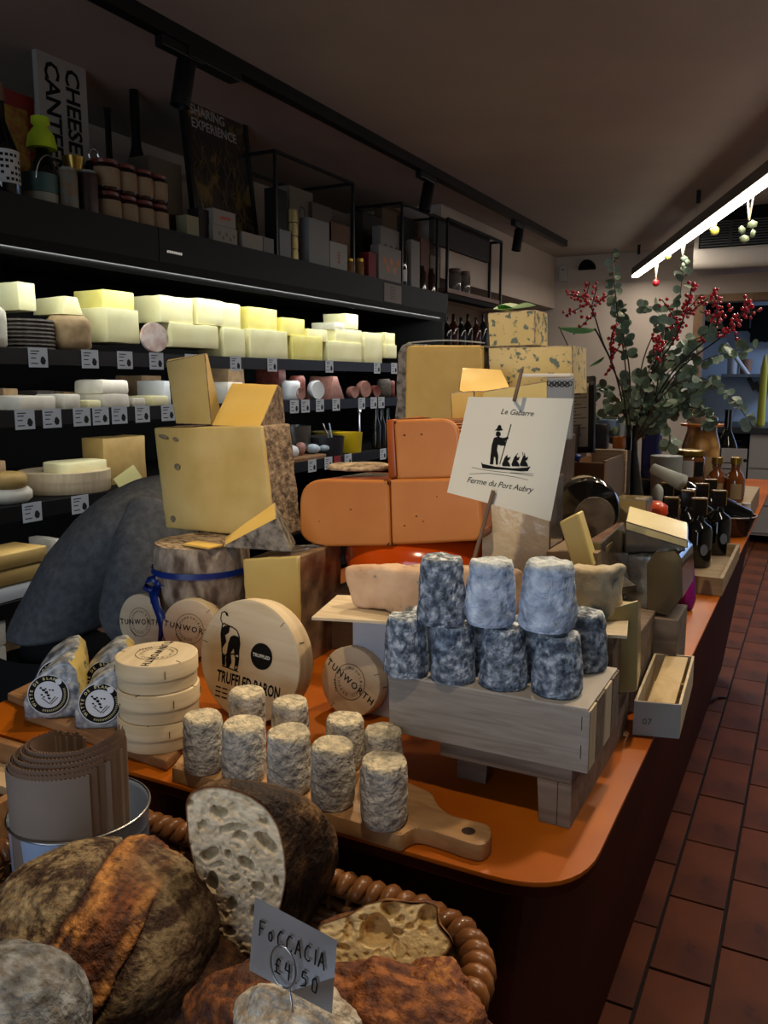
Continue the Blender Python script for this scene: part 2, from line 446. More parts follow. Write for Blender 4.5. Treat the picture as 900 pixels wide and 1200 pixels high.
# ---------------------------------------------------------------- far wall fittings
q = GY(661, 321, YF); b = NB(); box(b, q.x - .035, q.x + .035, YF - .04, YF, q.z - .07, q.z + .07, bev=.01)
o = obj('wall_sensor', b, mat('sensor_white', '#a8a49c', rough=0.5), label='small white sensor box at top left of the far wall', cat='sensor')
b = NB(); lathe(b, [(0, 0), (.006, 0), (.006, .004), (0, .004)], 10, TR(q.x, YF - .04, q.z + .03) @ RX(PI / 2)); obj('sensor_eye', b, INK, o)
q = GY(689, 312, YF); b = NB()
prism(b, [(-.07, -.03)] + [(.07 * math.cos(a), -.03 + .08 * math.sin(a)) for a in [PI * i / 10 for i in range(11)]], 0, .05, frame((q.x, YF, q.z), (1, 0, 0), (0, 0, 1)))
obj('wall_vent', b, BLKM, label='dark half-round fitting high on the far wall', cat='vent')
# air conditioner
yac = 5.6
q0 = GY(812, 317, yac); q1 = GY(812, 264, yac)
x0 = q0.x
t = thing('air_conditioner', 'white wall air conditioner with dark slatted front at right', 'air conditioner', (x0 + .5, yac + .13, q0.z))
b = NB()
prism(b, rounded_poly([(0, 0), (.30, 0), (.30, .29), (.02, .29), (-.02, .12)], [.05, 0, 0, .03, .04]), 0, 1.1, frame((x0, yac, q0.z), (0, 1, 0), (0, 0, 1)))
obj('casing', b, mat('ac_white', '#a39a90', rough=0.4), t, smooth=True)
b = NB(); box(b, x0 + .03, x0 + 1.06, yac - .035, yac + .01, q0.z + .125, q0.z + .27); obj('grille_recess', b, BLKM, t)
for k in range(9):
    b = NB(); box(b, x0 + .04, x0 + 1.05, yac - .045, yac - .036, q0.z + .13 + k * .0155, q0.z + .137 + k * .0155); obj('slat', b, mat('ac_slat', '#2d2f33', rough=.4), t)
b = NB(); box(b, x0 + .2, x0 + .22, yac - .05, yac - .046, q0.z + .125, q0.z + .27); obj('louvre_rib', b, BLK, t)
b = NB(); box(b, x0 + .1, x0 + 1.0, yac + .05, yac + .25, q0.z + .291, 2.4495); obj('ceiling_bracket', b, BLKM, t)
# ---------------------------------------------------------------- kitchen behind the opening
yk = 8.85
def krect(x0, x1, yt, yb, Y): a = GY(x0, (yt + yb) / 2, Y); c = GY(x1, (yt + yb) / 2, Y); return a.x, c.x, GY((x0 + x1) / 2, yb, Y).z, GY((x0 + x1) / 2, yt, Y).z
r = krect(818, 878, 352, 388, 8.8); b = NB(); box(b, r[0], r[1], 8.8, 8.9, r[2], r[3]); obj('wall_panel', b, BLKM, label='black board high on the kitchen wall', cat='board')
r = krect(880, 900, 358, 400, 8.8); b = NB(); box(b, r[0], r[1] + .3, 8.8, 8.9, r[2], r[3]); obj('wall_panel', b, BLKM, label='black board at the right edge of the kitchen wall', cat='board')
q = GY(887, 388, 8.6); b = NB()
prism(b, [(.12 * (1 if i % 2 == 0 else .55) * math.cos(PI / 2 + i * PI / 5), .12 * (1 if i % 2 == 0 else .55) * math.sin(PI / 2 + i * PI / 5)) for i in range(10)], 0, .03, frame((q.x, 8.88, q.z), (1, 0, 0), (0, 0, 1)))
obj('star_ornament', b, BLKM, label='black star ornament on the kitchen wall', cat='ornament')
yc0 = 7.75
r = krect(876, 900, 508, 600, yc0); zt = r[3]
t = thing('kitchen_cabinet', 'pale grey kitchen drawer unit under the dark worktop', 'cabinet', (r[0] + .5, yc0 + .3, 0))
b = NB(); box(b, r[0], 2.15, yc0 + .02, yc0 + .6, .08, zt); obj('carcass', b, mat('kitchen_grey', '#a7a3a0', rough=.5), t)
for k, (a, c) in enumerate(((zt - .30, zt - .0), (zt - .62, zt - .31), (.1, zt - .63))):
    b = NB(); box(b, r[0] + .005, 1.2, yc0, yc0 + .02, a + .005, c - .005, bev=.003); obj('drawer', b, MATS['kitchen_grey'], t)
b = NB(); box(b, r[0] - 1.2, 2.15, yc0 - .05, 8.88, zt, zt + .05); obj('kitchen_worktop', b, mat('dark_worktop', '#1a1a1c', rough=.3), label='dark worktop in the kitchen', cat='worktop')
b = NB(); box(b, r[0] - .55, r[0] - .02, yc0 + .05, yc0 + .6, 0, zt); o = obj('undercounter_oven', b, BLKM, label='black appliance under the kitchen worktop', cat='appliance')
for k in range(5):
    b = NB(); box(b, r[0] - .5, r[0] - .07, yc0 + .035, yc0 + .05, zt - .08 - k * .05, zt - .07 - k * .05); obj('grille_bar', b, BLK, o)
q = GY(890, 470, 8.3); b = NB(); lathe(b, [(0, 0), (.035, 0), (.03, .5), (.01, .62), (0, .62)], 16, TR(GY(891, 500, 8.2).x, 8.2, zt + .05)); obj('yellow_bottle', b, mat('yellow_plastic', '#a39a2a', rough=.4), smooth=True, label='tall yellow bottle standing on the kitchen worktop', cat='bottle')
r2 = krect(846, 895, 438, 442, 8.6); b = NB(); box(b, r2[0], r2[1] + .3, 8.55, 8.9, r2[2], r2[2] + .03); obj('wall_shelf', b, mat('shelf_grey', '#55606e', rough=.4), label='thin grey shelf on the kitchen wall', cat='shelf')
for (px, h, c, lab) in ((858, .18, '#b9c2cf', 'white tub on the kitchen shelf'), (873, .14, '#7e5a4a', 'brown tub on the kitchen shelf')):
    q = GY(px, 438, 8.65); b = NB(); lathe(b, [(0, 0), (.05, 0), (.055, h), (.05, h), (0, h - .01)], 16, TR(q.x, 8.7, r2[2] + .03)); obj('tub', b, mat('tub_' + c[1:], c, rough=.5), smooth=True, label=lab, cat='tub')
for k, (px, py) in enumerate(((876, 455), (884, 460))):
    q = GY(px, py, 8.8); b = NB(); box(b, -.02, .02, -.02, .02, -.13, .0, TR(q.x, 8.85, q.z + .1) @ RY(-.5)); obj('hanging_knife', b, BLK, label='%s black-handled tool on the kitchen wall' % ('left', 'right')[k], cat='utensil')
q = GY(864, 425, 8.5); b = NB(); tube(b, [(q.x - .12, 8.6, q.z + .18), (q.x + .1, 8.6, q.z - .12)], .02, 10); obj('paper_roll', b, mat('roll_white', '#c5cfdd', rough=.5), label='slanting white tube on the kitchen wall', cat='roll')
# ================================================================ cooler (open-front refrigerated cabinet) along the left wall
CX = -2.0; Y0c, Y1c = 0.3, 4.58
COOL_IN = mat('cooler_interior', '#07080a', rough=0.7, spec=0.2)
HEADM = mat('cooler_header', '#131414', rough=0.6, spec=0.2)
t = thing('cheese_cooler', 'long black open-front cooler with lit cheese shelves on the left', 'refrigerated cabinet', (-2.35, 2.4, 0))
b = NB(); box(b, -2.70, -2.66, Y0c, Y1c, 0.1, 1.80); obj('back_panel', b, COOL_IN, t)
b = NB(); box(b, -2.70, CX + .0, Y1c, Y1c + .03, 0.0, 1.91); obj('end_panel', b, HEADM, t)
b = NB(); box(b, -2.70, CX + .0, Y0c - .03, Y0c, 0.0, 1.91); obj('end_panel', b, HEADM, t)
b = NB(); box(b, -2.70, CX + .02, Y0c - .03, 2.18, 1.795, 1.905); box(b, -2.70, CX + .02, 2.184, Y1c + .03, 1.795, 1.905); hd = obj('header', b, HEADM, t)
b = NB()
for k in range(7): box(b, CX + .02, CX + .021, 2.22 + k * .011, 2.228 + k * .011, 1.828, 1.836)
obj('maker_badge', b, STEEL, hd)
b = NB(); box(b, -2.1, CX - .012, Y0c, Y1c, 1.779, 1.794); box(b, -2.08, CX - .05, Y0c, Y1c, 1.760, 1.779); obj('light_rail', b, mat('rail_alu', '#4a4b4d', rough=.4, metal=.7), t)
b = NB(); box(b, CX + .0185, CX + .0215, Y0c, Y1c, 1.741, 1.7945); obj('lamp_hiding_lip', b, mat('lip_black', '#0a0a0b', rough=.7, spec=.2), t)  # added lip that hides the cooler lamp from the camera
b = NB(); box(b, -2.70, CX + .02, Y0c, Y1c, 0.0, 0.45, bev=.01); obj('plinth', b, BLK, t)
SH = (1.49, 1.315, 1.048, 0.775, 0.56)
SHN = ('top', 'second', 'third', 'fourth', 'bottom')
SHX = (CX, CX, CX, CX, CX + .02)
for z in SH:
    b = NB(); box(b, -2.66, CX - .004, Y0c, Y1c, z - .018, z); s = obj('shelf', b, BLKM, t)
    b = NB(); box(b, CX - .004, CX, Y0c, Y1c, z - .042, z + .003); obj('ticket_rail', b, BLK, s)
b = NB(); ball(b, (CX - .55, GX(180, 331, CX - .55).y, GX(180, 331, CX - .55).z), .008, 1)
obj('indicator_light', b, mat('green_led', '#1fae6a', emit=.6), t, label='green indicator light')
b = NB(); ball(b, (CX - .55, GX(195, 332, CX - .55).y, GX(195, 332, CX - .55).z), .008, 1)
obj('indicator_light', b, mat('red_led', '#c01f28', emit=.6), t, label='red indicator light')
# ---------------------------------------------------------------- price tickets on the shelf edges
TAG = mat('ticket_white', '#c9d2dc', rough=.6)
TAGI = mat('ticket_ink', '#1b1d22', rough=.8)
tg = thing('price_ticket', '', 'price ticket', (0, 0, 0), 0, 'price tickets along the cooler shelves')
b = NB(); box(b, 0, .0015, -.033, .033, -.028, .028); obj('card', b, TAG, tg, local=True)
b = NB(); Mt = frame((.0016, 0, 0), (0, 1, 0), (0, 0, 1))
for k, (w, y) in enumerate(((.030, .018), (.022, .010), (.018, -.002), (.024, -.017))): strip(b, (-.026, y), (-.026 + w, y), .0028, Mt)
flat(b, [(.006, -.012), (.012, -.02), (.022, -.019), (.026, -.008), (.021, .0), (.015, .004), (.009, .0)], Mt)
obj('print', b, TAGI, tg, local=True, normals=False)
tags = [(0, [(44, 407), (105, 408), (146, 410), (183, 412), (224, 413), (276, 416), (319, 418), (386, 422), (442, 424), (462, 424)]),
        (1, [(29, 487), (61, 487), (96, 486), (118, 483), (140, 482), (167, 481), (197, 480), (345, 474), (358, 472), (375, 472), (394, 471), (424, 470), (438, 469), (447, 468)]),
        (2, [(38, 601), (94, 590), (334, 550), (366, 545), (385, 540), (408, 536), (449, 529)]),
        (3, [(-2, 722)])]
ordn = ['first', 'second', 'third', 'fourth', 'fifth', 'sixth', 'seventh', 'eighth', 'ninth', 'tenth', 'eleventh', 'twelfth', 'thirteenth', 'fourteenth', 'fifteenth', 'sixteenth']
fst = True
for si, lst in tags:
    for k, (px, py) in enumerate(lst):
        if px < 0: continue
        q = GX(px, py, CX + .002)
        lab = 'white price ticket on the %s cooler shelf, %s from the left' % (SHN[si], ordn[k])
        q = Vector((CX + .001, q.y, SH[si] - .022))
        if fst: tg.location = q; tg['label'] = lab; fst = False
        else: dup(tg, q, label=lab)
q = GX(395, 538, CX); b = NB(); box(b, CX + .001, CX + .003, q.y - .03, q.y + .03, SH[2] - .045, SH[2] + .005)
obj('red_ticket', b, mat('red_card', '#9a2a2c', rough=.6), label='red price ticket between white ones on the third cooler shelf', cat='price ticket')

# ---------------------------------------------------------------- cheeses in the cooler
CW = {'cream': mat('cheese_cream', '#f1ecbf', '#e8e1ac', scale=12, rough=.55, bump=.05),
      'yellow': mat('cheese_pale_yellow', '#f0e690', '#e8da78', scale=12, rough=.55, bump=.05),
      'white': mat('cheese_white', '#e4e0d2', '#d4cfbe', scale=25, rough=.6, bump=.15),
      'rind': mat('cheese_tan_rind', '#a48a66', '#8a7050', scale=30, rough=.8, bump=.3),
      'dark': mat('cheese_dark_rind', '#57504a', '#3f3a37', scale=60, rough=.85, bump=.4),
      'blue': mat('cheese_blue_rind', '#c8d6df', '#8fa5b8', scale=35, rough=.6, bump=.3),
      'pate': mat('pate_pink', '#a07468', '#8a5f55', scale=60, rough=.5, bump=.1),
      'ham': mat('cured_meat', '#7c4338', '#5b2c25', scale=40, rough=.45, bump=.1),
      'tan': mat('cheese_tan', '#a98d52', '#9b7f47', scale=18, rough=.6, bump=.05),
      'wood': PLY,
      'wrapw': mat('white_wrap', '#cdd3d6', rough=.25, bump=.5, bscale=40)}
PLAST = mat('clear_wrap', '#ffffff', rough=.12, alpha=.16, spec=.9, bump=.9, bscale=35)
def shelf_block(si, x0, x1, yt, yb, c, label, cat='cheese', name='cheese_block', depth=.13, setback=.02, skew=.0, tap=0, fn=None, rnd=.004, group=None, front=.62, rind=None, parent=None):
    """a block whose lit end stands on shelf si (or at height from yb) seen between columns x0..x1"""
    X = CX - setback - .02
    xm = x0 + (x1 - x0) * (1 - front)
    ya = GX(xm, (yt + yb) / 2, X).y; yb_ = GX(x1, (yt + yb) / 2, X).y
    z1 = GX((xm + x1) / 2, yt, X).z
    z0 = SH[si] if yb is None or si >= 0 and abs(GX((xm + x1) / 2, yb, X).z - SH[si]) < .03 else GX((xm + x1) / 2, yb, X).z
    bm = NB()
    top = tap * (yb_ - ya)
    pts = [(ya, z0), (yb_, z0), (yb_ - top, z1), (ya + top * .6, z1)]
    prism(bm, pts, -depth, 0, frame((X, 0, 0), (0, 1, 0), (0, 0, 1)), bev=rnd)
    refine(bm, .03, 2); rough(bm, .003, 18, x0)
    o = obj(name, bm, CW[c] if isinstance(c, str) else c, smooth=True, label=label, cat=cat, group=group or 'cheeses on the %s cooler shelf' % SHN[si])
    o['_z1'] = z1
    return o
def shelf_wheel(si, xc, w, yt, yb, c, label, z0=None, cat='cheese', name='cheese_round', setback=.03, sc=1, dome=0, group=None):
    X = CX - setback; ql = GX(xc - w / 2, (yt + yb) / 2, X); qr = GX(xc + w / 2, (yt + yb) / 2, X); q = GX(xc, (yt + yb) / 2, X)
    d = (q - CAM).dot(FW); r = w * d / F / 2
    zt = GX(xc, yt, X).z; zb = SH[si] if z0 is None else z0
    Xc = X - r
    q = GX(xc, (yt + yb) / 2, Xc)
    bm = NB(); h = zt - zb; e = min(h * .3, r * .25) if c != 'wood' else .002
    lathe(bm, [(0, zb), (r - e, zb), (r, zb + e), (r, zt - e), (r - e, zt), (r * .4, zt + dome), (0, zt + dome)], 32, TR(Xc, q.y, 0))
    if c == 'wood': lathe(bm, [(r * 1.012, zb + h * .55), (r * 1.012, zt + .0015), (0, zt + .0015)], 48, TR(Xc, q.y, 0), cap=False)
    else: refine(bm, .03, 2); rough(bm, .003, 20, xc)
    return obj(name, bm, CW[c] if isinstance(c, str) else c, smooth=True, label=label, cat=cat, group=group or 'cheeses on the %s cooler shelf' % SHN[si])
# top shelf
for k in range(8):
    zz = 1.49 + .011 * k * 1.05
    X = CX - .13; q = GX(29, 385, X)
    bm = NB(); lathe(bm, [(0, zz), (.082 - (k % 2) * .003, zz), (.085, zz + .005), (.082, zz + .0105), (0, zz + .0105)], 28, TR(X, q.y, 0)); rough(bm, .001, 30, k)
    obj('dark_disc_cheese', bm, CW['dark'], smooth=True, label='thin dark-rinded disc, %s up in the stack on the top cooler shelf' % ordn[k], cat='cheese', group='stack of thin dark discs on the top shelf')
shelf_block(-1, 1, 42, 331, 364, 'cream', 'blue-edged white cheese block on top of the stack of dark discs', setback=.06, group='cheeses on the top cooler shelf', front=.5)
shelf_wheel(0, -12, 36, 358, 396, 'white', 'white-rinded cheese cut by the left frame edge on the top shelf', setback=.02)
shelf_wheel(0, 80, 52, 368, 399, 'rind', 'knobbly tan-rinded drum cheese on the top cooler shelf')
shelf_block(-1, 61, 98, 348, 369, 'cream', 'pale wedge with brown rind lying on the tan drum cheese', tap=.28, setback=.06, group='cheeses on the top cooler shelf', front=.7)
shelf_block(0, 107, 163, 362, 402, 'cream', 'large pale cheese with crackled plastic end, left of the wrapped ham slice', depth=.16, front=.66)
shelf_block(-1, 116, 157, 341, 362, 'yellow', 'yellow oblong cheese on top of the large plastic-wrapped cheese', front=.9, setback=.05, group='cheeses on the top cooler shelf')
b = NB(); q = GX(177, 384, CX - .02); d = (q - CAM).dot(FW)
lathe(b, [(0, 0), (17 * d / F, 0), (18 * d / F, .006), (17 * d / F, .014), (0, .014)], 28, frame((CX - .012, q.y, SH[0] + 18 * d / F + .004), (.35, 1, 0), (0, 0, 1)) @ RX(-.1)); rough(b, .001, 30)
obj('wrapped_round', b, mat('pink_marbled', '#e6d8d0', '#c39a8e', scale=26, rough=.2, coat=.5), smooth=True, label='round marbled pink slice in clear film leaning on the top shelf', cat='cheese', group='cheeses on the top cooler shelf')
top = [(192, 256, 380, 408, 'cream', 'long pale cheese block, bottom row right of the pink round', 0), (258, 287, 385, 411, 'cream', 'short pale block, bottom row below two stacked oblongs', 0),
       (286, 337, 387, 414, 'cream', 'pale block under the tall yellow cube on the top shelf', 0), (337, 378, 394, 416, 'yellow', 'pale yellow block under a small ticketed cheese', 0),
       (378, 424, 401, 419, 'cream', 'low pale block under the heap of three small pieces', 0), (424, 448, 390, 420, 'cream', 'upright cream block third from the right end of the top shelf', 0),
       (449, 465, 404, 420, 'cream', 'small cube at the lower right end of the top shelf', 0)]
for (a, c, yt, yb, m_, lab, _) in top: shelf_block(0, a, c, yt, yb, m_, lab, front=.85)
topb = [(162, 226, 348, 379, 'cream', 'large pale wedge block stacked behind the pink round', .6), (226, 262, 351, 381, 'cream', 'pale block second in the upper row of the top shelf', .85),
        (258, 282, 356, 386, 'cream', 'narrow pale block at the end of the touching upper row', .85), (288, 325, 361, 388, 'yellow', 'yellow cube standing alone in the upper row', .9),
        (326, 357, 373, 394, 'yellow', 'small yellow cheese with a ticket stuck on it', .85), (357, 384, 386, 400, 'cream', 'low flat pale piece right of the ticketed yellow cheese', .85),
        (386, 424, 386, 402, 'cream', 'flat pale block carrying two small pieces', .8), (402, 420, 368, 386, 'cream', 'small upright cube topping the heap at the right', .8),
        (389, 404, 378, 387, 'white', 'small rounded piece left of the topmost cube', .8), (448, 463, 390, 405, 'cream', 'small cube stacked at the right end of the top shelf', .8)]
for (a, c, yt, yb, m_, lab, fr) in topb: shelf_block(-1, a, c, yt, yb, m_, lab, front=fr, setback=.03, group='cheeses on the top cooler shelf')
# second shelf
sec = [('b', 8, 66, 464, 477, 'white', 'white soft cheese with folded top at the left of the second shelf'), ('b', 69, 95, 462, 475, 'white', 'stack of two small white cheeses on the second shelf'),
       ('b', 98, 119, 469, 475, 'cream', 'thin cream disc between white cheeses on the second shelf'), ('b', 112, 152, 461, 474, 'white', 'long cream soft cheese in the lower layer of the second shelf'),
       ('b', 153, 171, 466, 474, 'white', 'small white slab right of the two-layer heap'), ('b', 172, 198, 464, 472, 'cream', 'flat cream slab beside the big yellow wedge')]
for (kd, a, c, yt, yb, m_, lab) in sec: shelf_block(1, a, c, yt, yb, m_, lab, front=.75, rnd=.008)
shelf_block(-1, 110, 151, 445, 462, 'white', 'rounded cream cheese on top of the second-shelf heap', front=.75, rnd=.012, group='cheeses on the second cooler shelf')
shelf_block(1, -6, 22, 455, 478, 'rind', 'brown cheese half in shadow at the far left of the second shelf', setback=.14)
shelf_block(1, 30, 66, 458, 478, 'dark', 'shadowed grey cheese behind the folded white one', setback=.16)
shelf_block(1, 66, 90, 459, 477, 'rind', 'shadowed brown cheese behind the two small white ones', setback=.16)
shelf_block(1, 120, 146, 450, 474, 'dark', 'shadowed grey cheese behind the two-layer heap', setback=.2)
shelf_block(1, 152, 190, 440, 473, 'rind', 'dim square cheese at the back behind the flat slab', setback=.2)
shelf_block(1, 188, 200, 446, 472, 'wrapw', 'narrow white-wrapped cheese just left of the big yellow wedge', setback=.03)
shelf_block(1, 254, 288, 428, 470, 'rind', 'brown and cream wedge seen above the yellow slices', tap=.1, setback=.1)
shelf_block(1, 256, 285, 448, 470, 'white', 'pale block just behind the yellow slices', setback=.03)
# cured meats and wrapped pieces on the second shelf, right part
shelf_block(1, 320, 337, 432, 468, 'ham', 'dark dried sausage end standing behind the wrapped slice', cat='cured meat', name='salami', rnd=.01, setback=.12, tap=.15)
shelf_wheel(1, 341, 22, 446, 468, 'wrapw', 'white paper-wrapped piece left of the salami', cat='cured meat', name='wrapped_meat')
b = NB(); q = GX(355, 452, CX - .04); lathe(b, [(0, -.05), (.032, -.05), (.036, -.04), (.036, .035), (.028, .05), (0, .05)], 24, TR(CX - .07, q.y, SH[1] + .06)); rough(b, .003, 25)
obj('salami', b, CW['ham'], smooth=True, label='glossy dark red salami end in film on the second shelf', cat='cured meat', group='cured meats on the second shelf')
for (px, w, py, m_, lab) in ((372, 22, 458, 'wrapw', 'round white-rinded cheese turned to the front among the meats'), (352, 15, 462, 'pate', 'small pink pate slice low in front of the salami'), (428, 20, 456, 'pate', 'round brown pate slice in film'), (415, 14, 452, 'pate', 'darker meat slice left of the round pate'), (441, 14, 459, 'ham', 'marbled meat slice right of the round pate')):
    q = GX(px, py, CX - .03); d = (q - CAM).dot(FW); r = w * d / F / 2
    b = NB(); lathe(b, [(0, -.03), (r * .9, -.03), (r, -.022), (r, .0), (r * .93, .006), (r * .8, .004), (0, .004)], 28, frame((CX - .03, q.y, SH[1] + r + .003), (.25, 1, 0), (0, 0, 1))); rough(b, .002, 30, px)
    obj('round_slice', b, CW[m_], smooth=True, label=lab, cat='cured meat' if m_ != 'wrapw' else 'cheese', group='cured meats on the second shelf')
shelf_block(1, 381, 404, 441, 467, 'pate', 'pointed triangular pink pate wedge among the meats', cat='cured meat', name='pate_wedge', tap=.47, front=.8, group='cured meats on the second shelf')
shelf_wheel(1, 450, 16, 444, 466, 'dark', 'dark wrapped sausage bundle at the right of the second shelf', cat='cured meat', name='wrapped_meat')
shelf_wheel(1, 457, 12, 446, 462, 'ham', 'small red sausage partly behind the grey wheel', cat='cured meat', name='wrapped_meat')
# third shelf
shelf_block(2, 116, 171, 512, 566, 'tan', 'tall tan cheese block standing behind the person', setback=.1, front=.9, depth=.1)
shelf_wheel(2, 77, 108, 558, 586, 'wood', 'wide round wooden cheese box on the third shelf', cat='cheese box', name='cheese_box')
z_ = GX(85, 556, CX - .1).z
b = NB(); q = GX(88, 548, CX - .12); prism(b, rounded_poly([(-.1, -.06), (.10, -.06), (.11, .05), (-.07, .07)], .03), 0, .035, TR(CX - .13, q.y, z_ + .004) @ RZ(PI / 2), bev=.006); rough(b, .003, 20)
obj('cheese_half', b, CW['cream'], smooth=True, label='cut soft cheese with gleaming top on the round wooden box', cat='cheese', group='cheeses on the third cooler shelf')
shelf_wheel(2, 12, 50, 573, 596, 'white', 'low white cheese in paper at the left of the third shelf')
shelf_wheel(-1, 10, 44, 556, 574, 'tan', 'tan cheese on the white one at the left of the third shelf', z0=GX(12, 573, CX - .08).z, group='cheeses on the third cooler shelf')
shelf_block(2, -10, 8, 540, 575, 'rind', 'brown cheese at the far left edge of the third shelf', setback=.16)
b = NB(); q = GX(148, 560, CX - .03); box(b, -.002, .002, -.05, .05, -.02, .03, TR(CX - .02, q.y, SH[2] + .03) @ RX(.4) @ RY(-.4)); obj('card_note', b, mat('pale_yellow_card', '#d6d08c', rough=.6), label='pale yellow card leaning below the tan cheese block', cat='card')
# third shelf right: tubs, wrapped bits and board
q0 = GX(322, 545, CX - .02); q1 = GX(385, 536, CX - .02)
b = NB(); prism(b, rounded_poly([(q0.y, CX - .26), (q1.y - .1, CX - .26), (q1.y, CX - .2), (q1.y, CX - .02), (q0.y + .3, CX + .0), (q0.y, CX - .03)], .04), SH[2], SH[2] + .018, Matrix(((0, 1, 0, 0), (1, 0, 0, 0), (0, 0, 1, 0), (0, 0, 0, 1))), bev=.004)
obj('serving_board', b, OAK, label='wavy-edged wooden board on the third cooler shelf', cat='board')
zb_ = SH[2] + .018
for (px, w, h, m_, lab) in ((326, 22, .10, 'wrapw', 'silver foil-wrapped cheese on the board behind the big block'), (343, 18, .055, 'wrapw', 'small clear-wrapped ball on the wooden board'), (355, 14, .06, 'pate', 'reddish wrapped piece on the wooden board'),
                            (369, 16, .045, 'blue', 'blue-white marbled pebble cheese, left one of two'), (382, 14, .04, 'blue', 'blue-white marbled pebble cheese, right one of two')):
    q = GX(px, 520, CX - .07); d = (q - CAM).dot(FW); r = w * d / F / 2
    b = NB(); ball(b, (CX - .08, q.y, zb_ + h / 2), 1, 2, (r, r, h / 2)); rough(b, .008, 22, px)
    obj('wrapped_cheese', b, CW[m_], smooth='all', label=lab, cat='cheese', group='small pieces on the wooden board')
b = NB(); q = GX(320, 524, CX - .02); ball(b, (CX - .03, q.y, zb_ + .012), .02, 2, (1, 1.4, .5)); obj('lemon_slice', b, mat('bright_yellow', '#d8cf3a', rough=.4), label='bright yellow disc at the front of the foil-wrapped cheese', cat='label')
def bucket(px0, px1, yt, X, m_, lab, name='tub', taper=.9, z=None):
    a = GX(px0, yt + 8, X); c = GX(px1, yt + 8, X); r = abs(c.y - a.y) / 2 * .9; yy = (a.y + c.y) / 2; zt = GX((px0 + px1) / 2, yt, X).z; z = SH[2] if z is None else z
    b = NB(); lathe(b, [(0, z), (r * taper, z), (r, zt), (r * .95, zt), (r * taper * .95, z + .006), (0, z + .006)], 28, TR(X - r, yy, 0), cap=False)
    return obj(name, b, m_, smooth=True, label=lab, cat='tub', group='tubs on the third cooler shelf')
bucket(350, 373, 499, CX - .1, mat('steel_tub', '#5a5a58', rough=.25, metal=.8), 'steel pot behind the wrapped balls on the third shelf')
bucket(388, 413, 512, CX - .02, mat('dark_tub', '#26262a', rough=.35), 'dark oval tub with tongs on the third shelf')
bucket(390, 412, 506, CX - .16, mat('olive_tub', '#75682a', rough=.4), 'olive-yellow tub behind the dark tub')
yt = bucket(413, 432, 507, CX - .02, mat('yellow_tub', '#c2a719', rough=.35), 'bright yellow tub with a spoon on the third shelf')
q = GX(386, 490, CX - .08); b = NB()
for s in (-1, 1): tube(b, [(q.x, q.y + .04, 1.07), (q.x - .02, q.y + s * .03, 1.2)], .004, 6)
obj('tongs', b, STEEL, label='steel tongs standing in the dark tub', cat='tongs')
q = GX(424, 486, CX - .08); b = NB(); tube(b, [(q.x, q.y - .02, 1.07), (q.x - .02, q.y + .01, 1.24)], .004, 6); ball(b, (q.x - .02, q.y + .01, 1.25), .014, 1); obj('spoon', b, STEEL, label='steel spoon standing in the yellow tub', cat='spoon')
for k, px in enumerate((441, 447, 454)):
    q = GX(px, 510, CX - .06); b = NB(); lathe(b, [(0, 0), (.025, 0), (.025, .12), (.01, .17), (.01, .21), (0, .21)], 16, TR(q.x, q.y, SH[2])); obj('dark_bottle', b, mat('dark_glass', '#0a0f0c', rough=.1, coat=.5), smooth=True, label='%s slim dark bottle right of the yellow tub' % ('first', 'second', 'third')[k], cat='bottle', group='slim bottles on the third cooler shelf')
# fourth and bottom shelves
z4 = SH[3]
lab4 = ['wrapped white cheese at the bottom of the fourth-shelf pile', 'cut tan cheese slab, middle of the fourth-shelf pile', 'cut tan cheese slab, top of the fourth-shelf pile']
for k, (yt, m_, dx) in enumerate(((688, 'wrapw', 0), (672, 'tan', .0), (656, 'tan', -.01))):
    ya, yb_ = GX(2, 690, CX - .02).y - .06, GX(60, 680, CX - .02).y
    b = NB(); zb0 = z4 + .001 + k * .047; prism(b, rounded_poly([(ya, 0), (yb_, 0), (yb_, .15), (ya, .15)], .02), zb0, zb0 + .043, Matrix(((0, -1, 0, CX - .02), (1, 0, 0, 0), (0, 0, 1, 0), (0, 0, 0, 1))), bev=.005); rough(b, .003, 16, k)
    o = obj('cheese_slab', b, CW[m_], smooth=True, label=lab4[k], cat='cheese', group='cheeses on the fourth cooler shelf')
shelf_block(3, 60, 76, 632, 650, 'white', 'small white cheese peeping above the person\'s back', setback=.15)
for k, (a, c, yt, yb, m_, lab) in enumerate(((-4, 9, 772, 806, 'white', 'white cheese block low at the left edge, lower of two'), (-4, 10, 735, 772, 'white', 'white cheese block low at the left edge, upper of two'), (4, 26, 775, 808, 'rind', 'dim square cheese behind the low white blocks, lower of two'), (4, 26, 745, 774, 'rind', 'dim square cheese behind the low white blocks, upper of two'))):
    X = CX - (.02 if k < 2 else .2)
    ya, yb_ = GX(a, 780, X).y, GX(c, 780, X).y; z0 = SH[4] + .001 + (k % 2) * .093
    b = NB(); box(b, X - .12, X, ya, yb_, z0, z0 + .09, bev=.006); refine(b, .03, 2); rough(b, .003, 18, k)
    obj('cheese_block', b, CW[m_], smooth=True, label=lab, cat='cheese', group='cheeses on the bottom cooler shelf')
